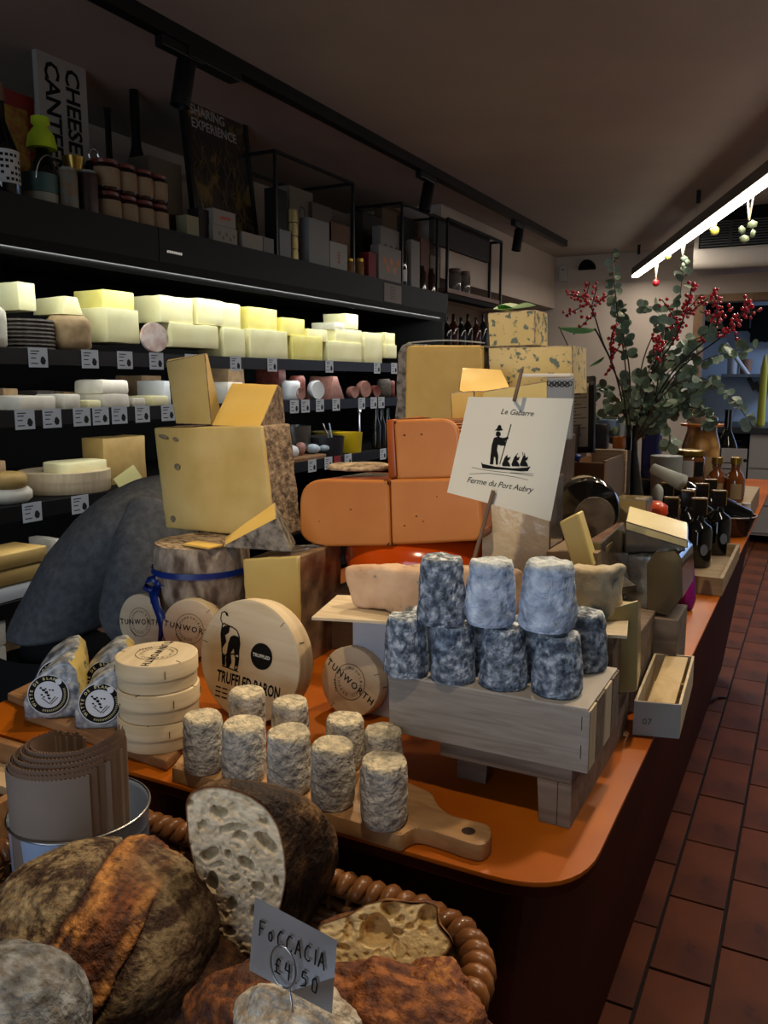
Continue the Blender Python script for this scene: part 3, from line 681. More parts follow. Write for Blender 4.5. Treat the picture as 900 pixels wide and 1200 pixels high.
# ================================================================ goods on top of the cooler
ZT = 1.905
XT = CX - .05
KRAFT = mat('kraft_label', '#8d765a', '#7d684e', scale=30, rough=.8)
REDLID = mat('red_lid', '#5e221a', rough=.4)
DGLASS = mat('bottle_black_glass', '#070a08', rough=.08, coat=.6)
def col(px, py, X): return GX(px, py, X).y
def bottle_bm(b, M, r, h, neck=.35, nr=.32):
    lathe(b, [(0, 0), (r * .92, 0), (r, r * .12), (r, h * (1 - neck) - r * .5), (r * .85, h * (1 - neck)), (r * nr * 1.1, h * (1 - neck * .62)), (r * nr, h * (1 - neck * .5)), (r * nr, h * .985), (r * nr * 1.15, h * .985), (r * nr * 1.15, h), (0, h)], 28, M)
def top_px(px, py, X): return GX(px, py, X).z
# tall bottle at far left
q = GX(18, 220, XT); zt = top_px(8, 95, XT); r = 18 / F * (q - CAM).dot(FW)
t = thing('wine_bottle', 'tall dark bottle with a white printed label at the left edge', 'bottle', (XT - r, q.y, ZT))
b = NB(); bottle_bm(b, TR(XT - r, q.y, ZT), r, zt - ZT, .5, .3); obj('glass', b, DGLASS, t, smooth=True)
b = NB(); lathe(b, [(r * 1.01, .045), (r * 1.01, .135)], 20, TR(XT - r, q.y, ZT), cap=False, a0=-1.2, a1=1.0); lb = obj('label', b, mat('white_label', '#b9b9b6', rough=.6), t, smooth=True, normals=False)
b = NB()
for k in range(5): 
    for j in range(6):
        if (k * 7 + j * 3) % 5: a = -.85 + j * .3; lathe(b, [(r * 1.02, .052 + k * .016), (r * 1.02, .060 + k * .016)], 2, TR(XT - r, q.y, ZT), cap=False, a0=a, a1=a + .2)
obj('print', b, INK, lb, normals=False)
b = NB(); lathe(b, [(r * .35, zt - ZT - .045), (r * .36, zt - ZT + .002), (0, zt - ZT + .002)], 20, TR(XT - r, q.y, ZT), cap=False); obj('capsule', b, mat('tan_capsule', '#6a4a38', rough=.5), t, smooth=True)
# red box behind
X2 = CX - .34
y0, y1 = col(-14, 160, X2), col(42, 160, X2)
b = NB(); box(b, X2 - .06, X2, y0, y1, ZT, top_px(30, 112, X2)); t = obj('card_box', b, mat('red_card_box', '#7c1d16', rough=.5), label='red and yellow packet behind the tall bottle', cat='box')
b = NB(); box(b, X2 + .0005, X2 + .002, y0 + .02, y1 - .03, ZT + .1, top_px(30, 130, X2)); lb = obj('label', b, mat('yellow_panel', '#9a7a1c', '#7a3a18', scale=30, rough=.6), t)
# cheese canteen cloth sign: white board on top
X3 = CX - .30
ya, yb = col(46, 125, X3), col(103, 130, X3); za, zb = ZT, top_px(75, 70, X3)
t = thing('printed_sign', 'tall white sign with large black sideways lettering, left of the stacked jars', 'sign', (X3, (ya + yb) / 2, ZT))
b = NB(); box(b, X3 - .02, X3, ya, yb, za, zb, bev=.002); sg = obj('board', b, mat('sign_white', '#94918a', rough=.7), t)
b = NB()
Mx = lambda y, z: frame((X3 + .001, y, z), (0, 0, -1), (0, 1, 0))
hz = zb - za
text(b, 'CHEESE', hz * .150, Mx(ya + (yb - ya) * .68, zb - hz * .04), align='LEFT', bold=.002, width=.95); text(b, 'CANTEEN', hz * .150, Mx(ya + (yb - ya) * .27, zb - hz * .04), align='LEFT', bold=.002, width=.95)
obj('lettering', b, INK, t)
b = NB(); ball(b, (X3 + .005, ya + (yb - ya) * .82, zb - hz * .62), .02, 1, (.2, 1, 1.2)); obj('blue_mark', b, mat('blue_violet', '#27246a', rough=.6), t)
# grey tub with teal film and knitted green hat bottle
q = GX(62, 235, XT - .02); d = (q - CAM).dot(FW); r = 23 / F * d
t = thing('bucket', 'cream and teal bucket with a wire handle beside the labelled bottle', 'bucket', (q.x - r, q.y, ZT))
b = NB(); lathe(b, [(0, 0), (r * .93, 0), (r * .97, .05), (r * .9, .05), (0, .05)], 28, TR(q.x - r, q.y, ZT)); obj('base', b, mat('cream_plastic', '#8e8a7c', rough=.5), t, smooth=True)
b = NB(); lathe(b, [(r * .975, .051), (r, .105), (r * .95, .105), (0, .10)], 28, TR(q.x - r, q.y, ZT), cap=False); obj('upper_band', b, mat('teal_plastic', '#31544f', rough=.5), t, smooth=True)
b = NB(); tube(b, [(q.x + .004 - r + r * math.cos(a * .5 - .3), q.y - r * math.cos(a), ZT + .08 + .075 * math.sin(a)) for a in [PI * i / 12 for i in range(13)]], .002, 6); obj('handle', b, STEEL, t)
X4 = CX - .16; q = GX(50, 190, X4); t = thing('hatted_bottle', 'dark bottle wearing a bright yellow-green knitted hat', 'bottle', (X4, q.y, ZT))
zh = top_px(50, 175, X4); zh2 = top_px(48, 138, X4); rr = 17 / F * (q - CAM).dot(FW)
b = NB(); bottle_bm(b, TR(X4, q.y, ZT), .04, zh - ZT + .02, .3, .5); obj('glass', b, DGLASS, t, smooth=True)
b = NB(); lathe(b, [(rr, zh), (rr, zh + .01), (rr * .85, zh + .04), (rr * .5, zh2 - .03), (rr * .3, zh2 - .03), (rr * .62, zh2 - .018), (rr * .6, zh2), (0, zh2 + .004)], 20, TR(X4, q.y, 0)); obj('knitted_hat', b, mat('lime_knit', '#b9d62c', rough=.9, bump=.6, bscale=150), t, smooth=True)
# small tin, brass pot, mug
for (px, w, yt, c, lab, nm) in ((89, 22, 200, '#64706a', 'green and orange patterned tin next to the bucket', 'tin'), (112, 24, 203, '#3a2622', 'squat dark jar with a white lid rim left of the stacked jars', 'jar')):
    q = GX(px, 240, XT); d = (q - CAM).dot(FW); r = w / F * d / 2; h = top_px(px, yt, XT) - ZT
    b = NB(); lathe(b, [(0, 0), (r, 0), (r, h * .9), (r * .9, h), (0, h)], 24, TR(XT - r, q.y, ZT)); o = obj(nm, b, mat('c' + c[1:], c, '#7c5a3a' if nm == 'tin' else '#30201d', scale=40, rough=.4), smooth=True, label=lab, cat=nm)
    b = NB(); lathe(b, [(0, h), (r * .85, h), (r * .85, h + .008), (0, h + .008)], 24, TR(XT - r, q.y, ZT)); obj('lid', b, mat('pale_lid', '#7c7a74', rough=.3), o, smooth=True)
X5 = CX - .12
q = GX(86, 190, X5); b = NB(); lathe(b, [(0, ZT), (.03, ZT), (.022, ZT + .09), (.02, ZT + .13), (.032, ZT + .17), (.034, ZT + .185), (0, ZT + .185)], 20, TR(X5, q.y, 0)); obj('brass_cup', b, mat('brass', '#8f7330', rough=.3, metal=.8), smooth=True, label='small brass cup behind the patterned tin', cat='cup')
q = GX(108, 200, X5); b = NB(); lathe(b, [(0, ZT), (.03, ZT), (.028, ZT + .17), (.018, ZT + .19), (0, ZT + .19)], 20, TR(X5, q.y, 0)); o = obj('dark_flask', b, DGLASS, smooth=True, label='dark rounded flask with a swing stopper behind the squat jar', cat='bottle')
b = NB(); tube(b, [(X5, q.y + .02 * math.cos(a) + .01, ZT + .21 + .02 * math.sin(a)) for a in [2 * PI * i / 12 for i in range(13)]], .003, 6); obj('swing_wire', b, STEEL, o)
# eight stacked jars: two rows of four
jar = thing('preserve_jar', '', 'jar', (0, 0, 0), 0, 'stacked preserve jars with kraft labels on the cooler')
r, h = .046, .098
b = NB(); lathe(b, [(0, 0), (r * .9, 0), (r, .006), (r, h * .8), (r * .85, h * .87), (0, h * .87)], 24); obj('glass', b, mat('jar_brown', '#1d100b', rough=.12, coat=.5), jar, local=True, smooth=True)
b = NB(); lathe(b, [(0, h * .86), (r * .9, h * .86), (r * .92, h * .88), (r * .92, h * .985), (r * .8, h), (0, h)], 24); obj('lid', b, REDLID, jar, local=True, smooth=True)
b = NB(); lathe(b, [(r * 1.02, h * .12), (r * 1.02, h * .72)], 18, cap=False, a0=-1.5, a1=1.2); obj('label', b, KRAFT, jar, local=True, smooth=True, normals=False)
pos = ['first', 'second', 'third', 'fourth']; f1 = True
for row in range(2):
    for k, px in enumerate((137, 157, 176, 193)):
        q = GX(px, 240, XT - .0)
        lab = 'kraft-labelled jar, %s from the left in the %s row beside the poster' % (pos[k], ('lower', 'upper')[row])
        L = (XT - r, q.y, ZT + row * (h + .001)); s = (1 if k else 1.12)
        if f1: jar.location = L; jar['label'] = lab; f1 = False
        else: dup(jar, L, label=lab, rotz=random.uniform(-.3, .3))
# tall black bottles behind
for (px, yt, w, lab, X) in ((160, 104, 15, 'tall black bottle standing up behind the stacked jars', CX - .3), (128, 128, 10, 'slim dim bottle between the lettered sign and the jars', CX - .3)):
    q = GX(px, 180, X); d = (q - CAM).dot(FW); b = NB(); zt = top_px(px, yt, X)
    bottle_bm(b, TR(X, q.y, ZT), w / F * d * 1.3, zt - ZT, .6, .28); obj('tall_bottle', b, DGLASS, smooth=True, label=lab, cat='bottle')
X6 = CX - .2; ya, yb = col(176, 230, X6), col(214, 240, X6)
b = NB(); box(b, X6 - .1, X6, ya, yb, ZT, top_px(200, 190, X6)); obj('card_box', b, mat('dim_box', '#5a5142', rough=.8), label='dim brown carton between the jars and the poster', cat='box')
# framed poster
XP = CX - .14
ya, yb = col(229, 200, XP), col(303, 200, XP)
zt0 = (top_px(211, 92, XP) + top_px(298, 125, XP)) / 2
t = thing('framed_poster', 'black-framed poster reading SHARING EXPERIENCE on the cooler', 'poster', (XP, (ya + yb) / 2, ZT))
M = frame((XP, (ya + yb) / 2, ZT), (0, 1, 0), (-.10, 0, 1)); w = (yb - ya) / 2; h = (zt0 - ZT) / math.cos(math.atan(.1))
b = NB()
for (a, c, e, f) in ((-w, -w + .022, 0, h), (w - .022, w, 0, h), (-w, w, 0, .022), (-w, w, h - .022, h)): box(b, a, c, e, f, -.02, .004, M, bev=.001)
obj('frame', b, BLK, t)
b = NB(); box(b, -w + .02, w - .02, .02, h - .02, -.018, -.004, M); pic = obj('print', b, mat('poster_photo', '#2b2a2a', '#6e5c36', '#3b3323', scale=6, lo=.45, hi=.62, dist=1.5, rough=.25, coat=.4), t)
b = NB(); text(b, 'SHARING', .05, M @ TR(-w + .045, h - .075, -.0035), align='LEFT', bold=.001); text(b, 'EXPERIENCE', .05, M @ TR(-w + .045, h - .125, -.0035), align='LEFT', bold=.001)
obj('lettering', b, mat('poster_type', '#8d8d90', rough=.6), pic)
b = NB()
for k in range(34):
    a = (random.uniform(-w * .85, w * .8), h * random.uniform(.35, .78)); p = Vector(a)
    for j in range(6):
        qn = p + Vector((random.uniform(-.03, .03), -random.uniform(.01, .05)))
        if qn.y < .04 or abs(qn.x) > w * .88: break
        strip(b, p, qn, random.uniform(.001, .003), M, h=-.0032); p = qn
obj('branch_drawing', b, mat('poster_ochre', '#6a5730', rough=.6), pic, normals=False)
# boxes in front of the poster and along the header
def tbox(x0, x1, yt, yb, X, c, lab, name='carton', depth=.05, fig=None, zbase=ZT, text_=None):
    ya, yb_ = GX(x0, (yt + yb) / 2, X).y, GX(x1, (yt + yb) / 2, X).y
    zt = top_px((x0 + x1) / 2, yt, X)
    b = NB(); box(b, X - depth, X, ya, yb_, zbase, zt, bev=.001)
    m = c if not isinstance(c, str) else mat('carton_' + c[1:], '#' + ''.join('%02x' % int(int(c[i:i + 2], 16) * .84) for i in (1, 3, 5)), rough=.65, spec=.3)
    o = obj(name, b, m, label=lab, cat='box', group='packets on top of the cooler'); o['_z1'] = zt
    M = frame((X + .0006, (ya + yb_) / 2, (zbase + zt) / 2), (0, 1, 0), (0, 0, 1)); hw = (yb_ - ya) / 2; hh = (zt - zbase) / 2
    if fig:
        b = NB()
        if fig[0] == 'fish': flat(b, [(-hw * .5, 0), (-hw * .2, hh * .25), (hw * .25, hh * .2), (hw * .55, hh * .35), (hw * .5, -hh * .2), (hw * .2, -hh * .1), (-hw * .2, -hh * .22)], M)
        if fig[0] == 'bars':
            for k in range(4): strip(b, (-hw * .7, hh * (.6 - k * .4)), (hw * .7, hh * (.6 - k * .4)), hh * .2, M)
        if fig[0] == 'text': text(b, fig[2], fig[3], M @ (RZ(fig[4]) if len(fig) > 4 else Matrix()), bold=.0006)
        if fig[0] == 'dots':
            for k in range(5): ring(b, 0.0001, hh * .22, M @ TR(hw * (-.5 + .3 * k), hh * .2 * (-1) ** k, 0), 10)
        obj('printed_figure', b, mat('fig_' + fig[1][1:], fig[1], rough=.6), o, normals=False)
    return o
X7 = CX - .03
tbox(219, 233, 253, 278, X7, '#9a9474', 'narrow cream packet at the foot of the poster')
tbox(233, 250, 246, 284, X7 - .02, '#241c18', 'dark glossy packet behind the cream one at the poster foot')
o = tbox(250, 278, 266, 289, X7, '#9b958c', 'white tin box with a shell drawing, lower of the pair', fig=('dots', '#5a5a30'))
tbox(250, 276, 247, 267, X7, '#9b958c', 'white tin box with a red fish drawing, upper of the pair', fig=('fish', '#9a3a22'), zbase=o['_z1'] + .001)
tbox(284, 308, 274, 296, X7, '#9b958c', 'white tin box with a thin fish drawing, right of the pair', fig=('bars', '#7d7668'))
tbox(309, 321, 279, 300, X7, '#7d807c', 'small greenish packet right of the three fish tins')
tbox(322, 337, 222, 303, X7 - .02, '#0f0f10', 'black oblong carton beside the tower of round tins')
tbox(328, 341, 270, 300, X7, '#8a8d92', 'grey-white label card in front of the black carton', depth=.015)
for k in range(4):
    q = GX(348.5, 290, X7); d = (q - CAM).dot(FW); r = 8 / F * d; ztt = top_px(348, 245, X7); hh = (ztt - ZT) / 4
    b = NB(); lathe(b, [(0, 0), (r, 0), (r, hh * .8), (r * .93, hh * .82), (r * .93, hh * .95), (0, hh * .95)], 24, TR(X7 - r, q.y, ZT + k * hh + .0005)); obj('round_tin', b, mat('gold_tin', '#8a7c50', rough=.35, metal=.5), smooth=True, label='olive-gold round tin, %s from the bottom of the tin tower' % pos[k], cat='tin', group='tower of round tins')
tbox(340, 367, 222, 300, X7 - .12, '#85806f', 'cream and black tall box lettered CA CH behind the round tins', fig=('text', '#111111', 'CA CH', .07, -PI / 2), depth=.08)
tbox(362, 386, 258, 308, X7, '#8d8f90', 'tall plain white carton with silver foot right of the tins')
tbox(366, 388, 240, 262, X7 - .1, '#6a625a', 'dull pink-grey packet peeping over the white carton', zbase=ZT)
o = tbox(387, 407, 285, 318, X7, '#a3a29c', 'white box printed with dark and red words', fig=('text', '#8a2a2a', 'RED', .03, PI / 2))
tbox(386, 410, 262, 300, X7 - .1, '#7a5a44', 'brown patterned carton behind the word-printed box')
for k, (px, c) in enumerate(((414, '#6f5230'), (426, '#7a5b34'))):
    q = GX(px, 312, X7); d = (q - CAM).dot(FW); r = 6.5 / F * d; h = top_px(px, 303, X7) - ZT
    b = NB(); lathe(b, [(0, 0), (r, 0), (r, h * .8), (r * .9, h * .84), (0, h * .84)], 20, TR(X7 - r, q.y, ZT)); o = obj('honey_jar', b, mat('honey' + str(k), c, rough=.15, coat=.4), smooth=True, label='%s of two amber jars between the word box and the red tin' % ('left', 'right')[k], cat='jar', group='two amber jars')
    b = NB(); lathe(b, [(0, h * .84), (r * .95, h * .84), (r * .95, h), (0, h)], 20, TR(X7 - r, q.y, ZT)); obj('lid', b, mat('brass', '#8f7330'), o, smooth=True)
tbox(432, 441, 296, 322, X7, '#7c1f22', 'narrow red tin right of the two amber jars')
tbox(444, 470, 290, 330, X7, '#908a84', 'white cube carton with small print, nearest the header notice', fig=('dots', '#a0602a'))
tbox(446, 468, 268, 290, X7 - .02, '#8c8680', 'white carton with black circles stacked behind the cube', fig=('dots', '#333333'), zbase=ZT)
tbox(425, 448, 252, 300, X7 - .14, '#3a3028', 'dark brown bag behind the red tin')
tbox(448, 470, 243, 280, X7 - .16, '#6b543a', 'tan upright carton at the back behind the white cartons')
q = GX(476, 320, X7); b = NB(); bottle_bm(b, TR(X7 - .03, q.y, ZT), .032, top_px(476, 270, X7) - ZT, .35); o = obj('dark_bottle', b, DGLASS, smooth=True, label='black bottle with white label right of the cube carton', cat='bottle')
b = NB(); lathe(b, [(.0325, .03), (.0325, .09)], 14, TR(X7 - .03, q.y, ZT), cap=False, a0=-1.2, a1=1); obj('label', b, MATS['white_label'], o, normals=False)
tbox(482, 492, 282, 330, X7, '#8e8c86', 'slim white carton right of the black bottle')
tbox(470, 486, 255, 300, X7 - .14, '#3c3b3d', 'dark picture card leaning at the back right of the cooler top')
tbox(493, 503, 280, 336, X7 - .02, '#6a4538', 'red-brown packet near the right end of the cooler top')
tbox(504, 515, 300, 340, X7 - .04, '#7b6f5e', 'beige packet at the right end of the cooler top')
for k, px in enumerate((497, 508)):
    q = GX(px, 335, X7 + .0); b = NB(); lathe(b, [(0, 0), (.03, 0), (.03, .1), (.02, .12), (.02, .14), (0, .14)], 18, TR(X7 + .01 - .03, q.y, ZT)); obj('small_jar', b, mat('jar_brown', '#1d100b'), smooth=True, label='%s of two small dark jars at the cooler end' % ('left', 'right')[k], cat='jar', group='two small dark jars')
# notice taped to the header
q0, q1 = GX(450, 343, CX + .02), GX(470, 343, CX + .02)
b = NB(); box(b, CX + .0205, CX + .022, q0.y, q1.y, 1.80, 1.89); o = obj('paper_notice', b, mat('notice_grey', '#6c6560', rough=.7), label='small grey notice taped to the cooler header', cat='notice')
b = NB(); M = frame((CX + .0222, (q0.y + q1.y) / 2, 1.845), (0, 1, 0), (0, 0, 1))
for k in range(6): strip(b, (-.035, .03 - k * .011), (.02 + .012 * (k % 2), .03 - k * .011), .002, M)
obj('print', b, INK, o, normals=False)
# black metal frames (open cube shelves) above the cooler
def rod(b, p, q, w=.012):
    p, q = Vector(p), Vector(q); L = (q - p).length; d = (q - p).normalized()
    up = Vector((0, 0, 1)) if abs(d.z) < .9 else Vector((1, 0, 0))
    M = frame((p + q) / 2, d, up.cross(d)); box(b, -L / 2, L / 2, -w / 2, w / 2, -w / 2, w / 2, M)
def cage(name, lab, Xf, Xb, Ya, Yb, z0, z1):
    t = thing(name, lab, 'shelf frame', ((Xf + Xb) / 2, (Ya + Yb) / 2, z0))
    for (p, q, n) in [((X, Y, z0), (X, Y, z1), 'post') for X in (Xf, Xb) for Y in (Ya, Yb)] + [((Xf, Ya, z1), (Xf, Yb, z1), 'top_rail'), ((Xb, Ya, z1), (Xb, Yb, z1), 'top_rail'), ((Xf, Ya, z1), (Xb, Ya, z1), 'top_rail'), ((Xf, Yb, z1), (Xb, Yb, z1), 'top_rail')]:
        b = NB(); rod(b, p, q); obj(n, b, BLK, t)
    return t
Yp = col(417, 260, CX - .02); zt = top_px(417, 215, CX - .02)
cage('metal_shelf_frame', 'black metal cube frame around the packets, left one of two', CX - .035, CX - .34, col(322, 240, CX - .04), Yp, ZT, zt)
Yp2 = col(515, 290, CX - .02); zt2 = top_px(515, 255, CX - .02)
cage('metal_shelf_frame', 'black metal cube frame at the end of the cooler top', CX - .035, CX - .34, col(470, 260, CX - .04), Yp2, ZT, zt2)
# hanging wooden shelf with frame beyond the cooler
Xs = CX + .0; ya, yb = Y1c + .06, GX(586, 357, Xs).y; zs = GX(586, 357, Xs).z
t = thing('wall_shelf', 'wooden shelf in a black metal frame beyond the cooler end', 'shelf', (Xs - .15, (ya + yb) / 2, zs))
b = NB(); box(b, Xs - .085, Xs, ya, yb, zs, zs + .025); obj('board', b, mat('red_brown_wood', '#6a4630', '#573825', scale=10, stretch=(6, 1, 1), rough=.6), t)
zf = GX(588, 284, Xs).z
for (p, q, n) in (((Xs, yb, zs - .02), (Xs, yb, zf), 'post'), ((Xs, ya, zf), (Xs, yb, zf), 'top_rail'), ((Xs, ya, zs), (Xs, ya, zf), 'post'), ((Xs - .08, yb, zs), (Xs - .08, yb, zf), 'post'), ((Xs, yb, zf), (Xs - .08, yb, zf), 'top_rail')):
    b = NB(); rod(b, p, q, .016); obj(n, b, BLK, t)
b = NB(); box(b, Xs - .085, Xs - .01, ya, yb - .1, zs - .03, zs - .001); obj('under_rail', b, BLKM, t)
for k, px in enumerate((532, 543)):
    q = GX(px, 330, Xs - .05); b = NB(); lathe(b, [(0, 0), (.038, 0), (.04, .01), (.04, .10), (.034, .11), (0, .11)], 20, TR(Xs - .045, q.y, zs + .026)); o = obj('glass_jar', b, mat('smoky_glass', '#7a7670', rough=.08, trans=.6), smooth=True, label='%s clear storage jar on the hanging wooden shelf' % ('left', 'right')[k], cat='jar', group='clear jars on the hanging shelf')
    b = NB(); lathe(b, [(0, .111), (.037, .111), (.037, .135), (0, .135)], 20, TR(Xs - .045, q.y, zs + .026)); obj('lid', b, mat('brown_lid', '#463026', rough=.5), o, smooth=True)
# wine bottles rack on the low wall beyond the cooler
Yw = 6.2
b = NB(); box(b, -2.7, -2.25, 4.75, 7.0, 0, GX(540, 408, -2.25).z); obj('low_cupboard', b, mat('dim_cupboard', '#2a201a', rough=.6), label='low dark cupboard beyond the end of the cooler', cat='cupboard')
zc = GX(540, 408, -2.25).z
for k, px in enumerate((523, 531, 540, 548, 558, 566)):
    q = GX(px, 395, -2.35); b = NB(); bottle_bm(b, TR(-2.35, q.y, zc), .04, GX(px, 372 - (k % 2) * 4, -2.35).z - zc, .35); obj('wine_bottle', b, mat('dim_glass%d' % (k % 3), ('#15100c', '#3a1a14', '#12181a')[k % 3], rough=.1, coat=.5), smooth=True, label='dim wine bottle beyond the cooler, %s from its end' % ordn[k], cat='bottle', group='dim wine bottles beyond the cooler')
# ================================================================ counter
CT = 0.95
XR, XL, YC0, YC1 = -0.157, -1.0, 0.668, 4.2
t = thing('display_counter', 'long island counter with an orange top and dark red sides', 'counter', ((XR + XL) / 2, (YC0 + YC1) / 2, 0))
b = NB(); prism(b, rounded_poly([(XL, YC0), (XR, YC0), (XR, YC1), (XL, YC1)], [.01, .085, .05, .05], 10), CT - .005, CT, bev=.001)
obj('counter_top', b, LAM, t, smooth=True)
b = NB(); prism(b, rounded_poly([(XL + .004, YC0 + .004), (XR - .004, YC0 + .004), (XR - .004, YC1 - .004), (XL + .004, YC1 - .004)], [.01, .083, .05, .05], 10), CT - .018, CT - .0052)
obj('top_underlay', b, BODY, t, smooth=True)
b = NB()
tp = [(XL + .03, YC0 + .028), (XR - .055, YC0 + .028), (XR - .055, YC1 - .04), (XL + .03, YC1 - .04)]
bo = [(XL + .08, YC0 + .12), (XR - .165, YC0 + .12), (XR - .165, YC1 - .1), (XL + .08, YC1 - .1)]
A = [b.verts.new((*p, CT - .0185)) for p in tp]; B = [b.verts.new((*p, .05)) for p in bo]
b.faces.new(A); b.faces.new(B)
for i in range(4): b.faces.new((A[i], A[(i + 1) % 4], B[(i + 1) % 4], B[i]))
obj('side_panels', b, BODY, t)
b = NB(); box(b, XL + .1, XR - .185, YC0 + .14, YC1 - .12, .0031, .0495); obj('kick_plinth', b, BLKM, t)
# ================================================================ helpers for cheese shapes standing on the counter
YEL = mat('paste_cheddar', '#d2b877', '#bda05a', '#c9ad69', scale=9, rough=.5, bump=.12, bscale=35, sss=.0)
YELB = mat('paste_bright', '#e3c06c', '#d8b055', scale=8, rough=.45, bump=.1, bscale=50)
PALE = mat('paste_pale', '#d9c680', '#cfb96c', scale=8, rough=.5, bump=.06)
RIND = mat('rind_cloth', '#a08c74', '#55473b', '#83705c', scale=75, rough=.9, bump=1, bscale=110, dist=.2, bdist=.005)
RINDG = mat('rind_grey', '#8a857b', '#46423d', '#77726a', scale=70, rough=.9, bump=1, bscale=110, bdist=.005)
RINDT = mat('rind_top_tan', '#bba788', '#5f4f3f', '#96836a', scale=60, rough=.9, bump=1, bscale=70, dist=.8, bdist=.004, stretch=(1, 1.5, 1))
ORP = mat('paste_orange', '#c58242', '#b06a2e', '#bb7539', scale=5, rough=.42, bump=.25, bscale=30, coat=.15)
ORR = mat('rind_orange', '#a8541a', '#8e4312', scale=8, rough=.3, coat=.3)
ORW = mat('wax_orange', '#d9560a', '#cc4a07', scale=4, rough=.16, coat=.6)
BLUEP = mat('paste_blue', '#dcc486', '#ceb570', scale=10, rough=.5, bump=.2, bscale=60, spots=('#5f6a5c', 75, 0.565))
MOLDW = mat('mould_white', '#c9c5b8', '#9a9792', '#b3afa3', scale=18, rough=.95, bump=.9, bscale=60, dist=.8, bdist=.004)
LOGM = mat('goat_log_mould', '#e6dfcc', '#a39f96', '#cdc6b6', scale=85, rough=.95, bump=1.0, bscale=150, dist=.15, bdist=.009, attr='tone')
ASHM = mat('ash_mould', '#dde3ea', '#4f5864', '#8d97a2', scale=120, lo=.34, hi=.64, rough=.95, bump=1.0, bscale=150, dist=.2, bdist=.010, attr='tone')
PINKR = mat('washed_rind_pink', '#cfae8e', '#b5916f', '#c3a081', scale=22, rough=.85, bump=.8, bscale=55, bdist=.004, spots=('#66716a', 40, .63))
def part_wheel(name, lab, pts_front, Y, depth, mp, mr, arc=True, rind_test=None, dispers=.002, cat='cheese', group=None, bev=.004, Mx=None, size=.018):
    """cheese with a cut face (outline pts seen in plane Y) and depth; rind on every face that is not the cut"""
    P = [GY(p[0], p[1], Y) for p in pts_front]
    b = NB(); M = Matrix(((1, 0, 0, 0), (0, 0, 1, 0), (0, 1, 0, 0), (0, 0, 0, 1)))
    prism(b, [(p.x, p.z) for p in P], Y, Y + depth, M, bev=bev)
    refine(b, size, 5)
    if arc:      # round the back of the wheel
        x0 = min(v.co.x for v in b.verts); x1 = max(v.co.x for v in b.verts)
        for v in b.verts:
            u = (v.co.x - x0) / (x1 - x0) * 2 - 1; k = (v.co.y - Y) / depth
            v.co.y = Y + depth * k * math.sqrt(max(0.0, 1 - (abs(u) ** 2.2))) if k > .05 else v.co.y
    if Mx: b.transform(Mx)
    rough(b, dispers, 22, P[0].x * 10, dispers * .6, 70)
    nrm = (Mx.to_3x3() @ Vector((0, -1, 0))) if Mx else Vector((0, -1, 0))
    test = (lambda f: f.calc_center_median().y > Y + .0042) if not Mx else (lambda f: f.normal.dot(nrm) < .75)
    r = split_rind(b, test)
    o = obj(name, b, mp, label=lab, cat=cat, group=group, smooth='all', normals=False)
    obj('rind', r, mr, o, smooth='all', normals=False)
    return o
def film(o, lab='clear film'):
    me = o.data
# ---------------------------------------------------------------- left stack
# drum with blue ribbon
xc, yc, rr = GY(236, 640, 1.10).x, 1.10, .083
ztop = 1.128
b = NB(); lathe(b, [(0, CT), (rr * .94, CT), (rr, CT + .01), (rr * 1.01, CT + .09), (rr * .985, ztop - .008), (rr * .93, ztop), (rr * .5, ztop + .001), (0, ztop)], 56, TR(xc, yc, 0)); refine(b, .012, 4)
rough(b, .0022, 30, 3, .0012, 120)
tp_ = split_rind(b, lambda f: f.normal.z > .7)
dr = obj('truckle_cheese', b, mat('rind_mottled_grey', '#a39a8c', '#5a4d43', '#857a6d', scale=55, rough=.9, bump=.9, bscale=100, stretch=(1, 1, .5), spots=('#4b3832', 14, .60)), smooth='all', label='tall drum cheese with mottled rind tied with a blue ribbon', cat='cheese', normals=False)
obj('top_rind', tp_, RINDT, dr, smooth='all', normals=False)
RIB = mat('blue_ribbon', '#16307e', '#122a70', scale=30, rough=.3, spec=.6)
rb = thing('ribbon', 'dark blue satin ribbon tied in a bow round the drum cheese', 'ribbon', (xc, yc, 1.03))
zr = GY(250, 682, yc - rr).z
b = NB(); lathe(b, [(rr * 1.02, zr - .005), (rr * 1.035, zr - .005), (rr * 1.035, zr + .005), (rr * 1.02, zr + .005), (rr * 1.02, zr - .005)], 56, TR(xc, yc, 0), cap=False); obj('band', b, RIB, rb, smooth=True)
kx, ky = xc - rr * .72, yc - rr * .78
def ribbon(b, pts, w, dirn=(0, 0, 1), th=.0008):
    t = bmesh.new(); L = []
    D = Vector(dirn)
    for i, p in enumerate(pts):
        p = Vector(p); ww = w[i] if isinstance(w, (list, tuple)) else w
        L.append((t.verts.new(p + D * ww / 2), t.verts.new(p - D * ww / 2)))
    for a, c in zip(L, L[1:]): t.faces.new((a[0], a[1], c[1], c[0]))
    bmesh.ops.recalc_face_normals(t, faces=t.faces)
    bmesh.ops.solidify(t, geom=t.faces[:], thickness=th); merge(b, t)
K = GY(186, 684, ky - .012)
b = NB(); ball(b, K, .0075, 2, (1, .8, 1)); obj('knot', b, RIB, rb, smooth='all')
def PY(x, y, dy=0): return GY(x, y, ky - .012 + dy)
b = NB(); ribbon(b, [PY(186, 684), PY(188, 674, .004), PY(194, 667, .012), PY(202, 666, .014), PY(209, 674, .01), PY(209, 682, .006), PY(198, 686, 0), PY(187, 685, -.002)], .009, (.25, .95, .2)); obj('loop', b, RIB, rb, smooth='all')
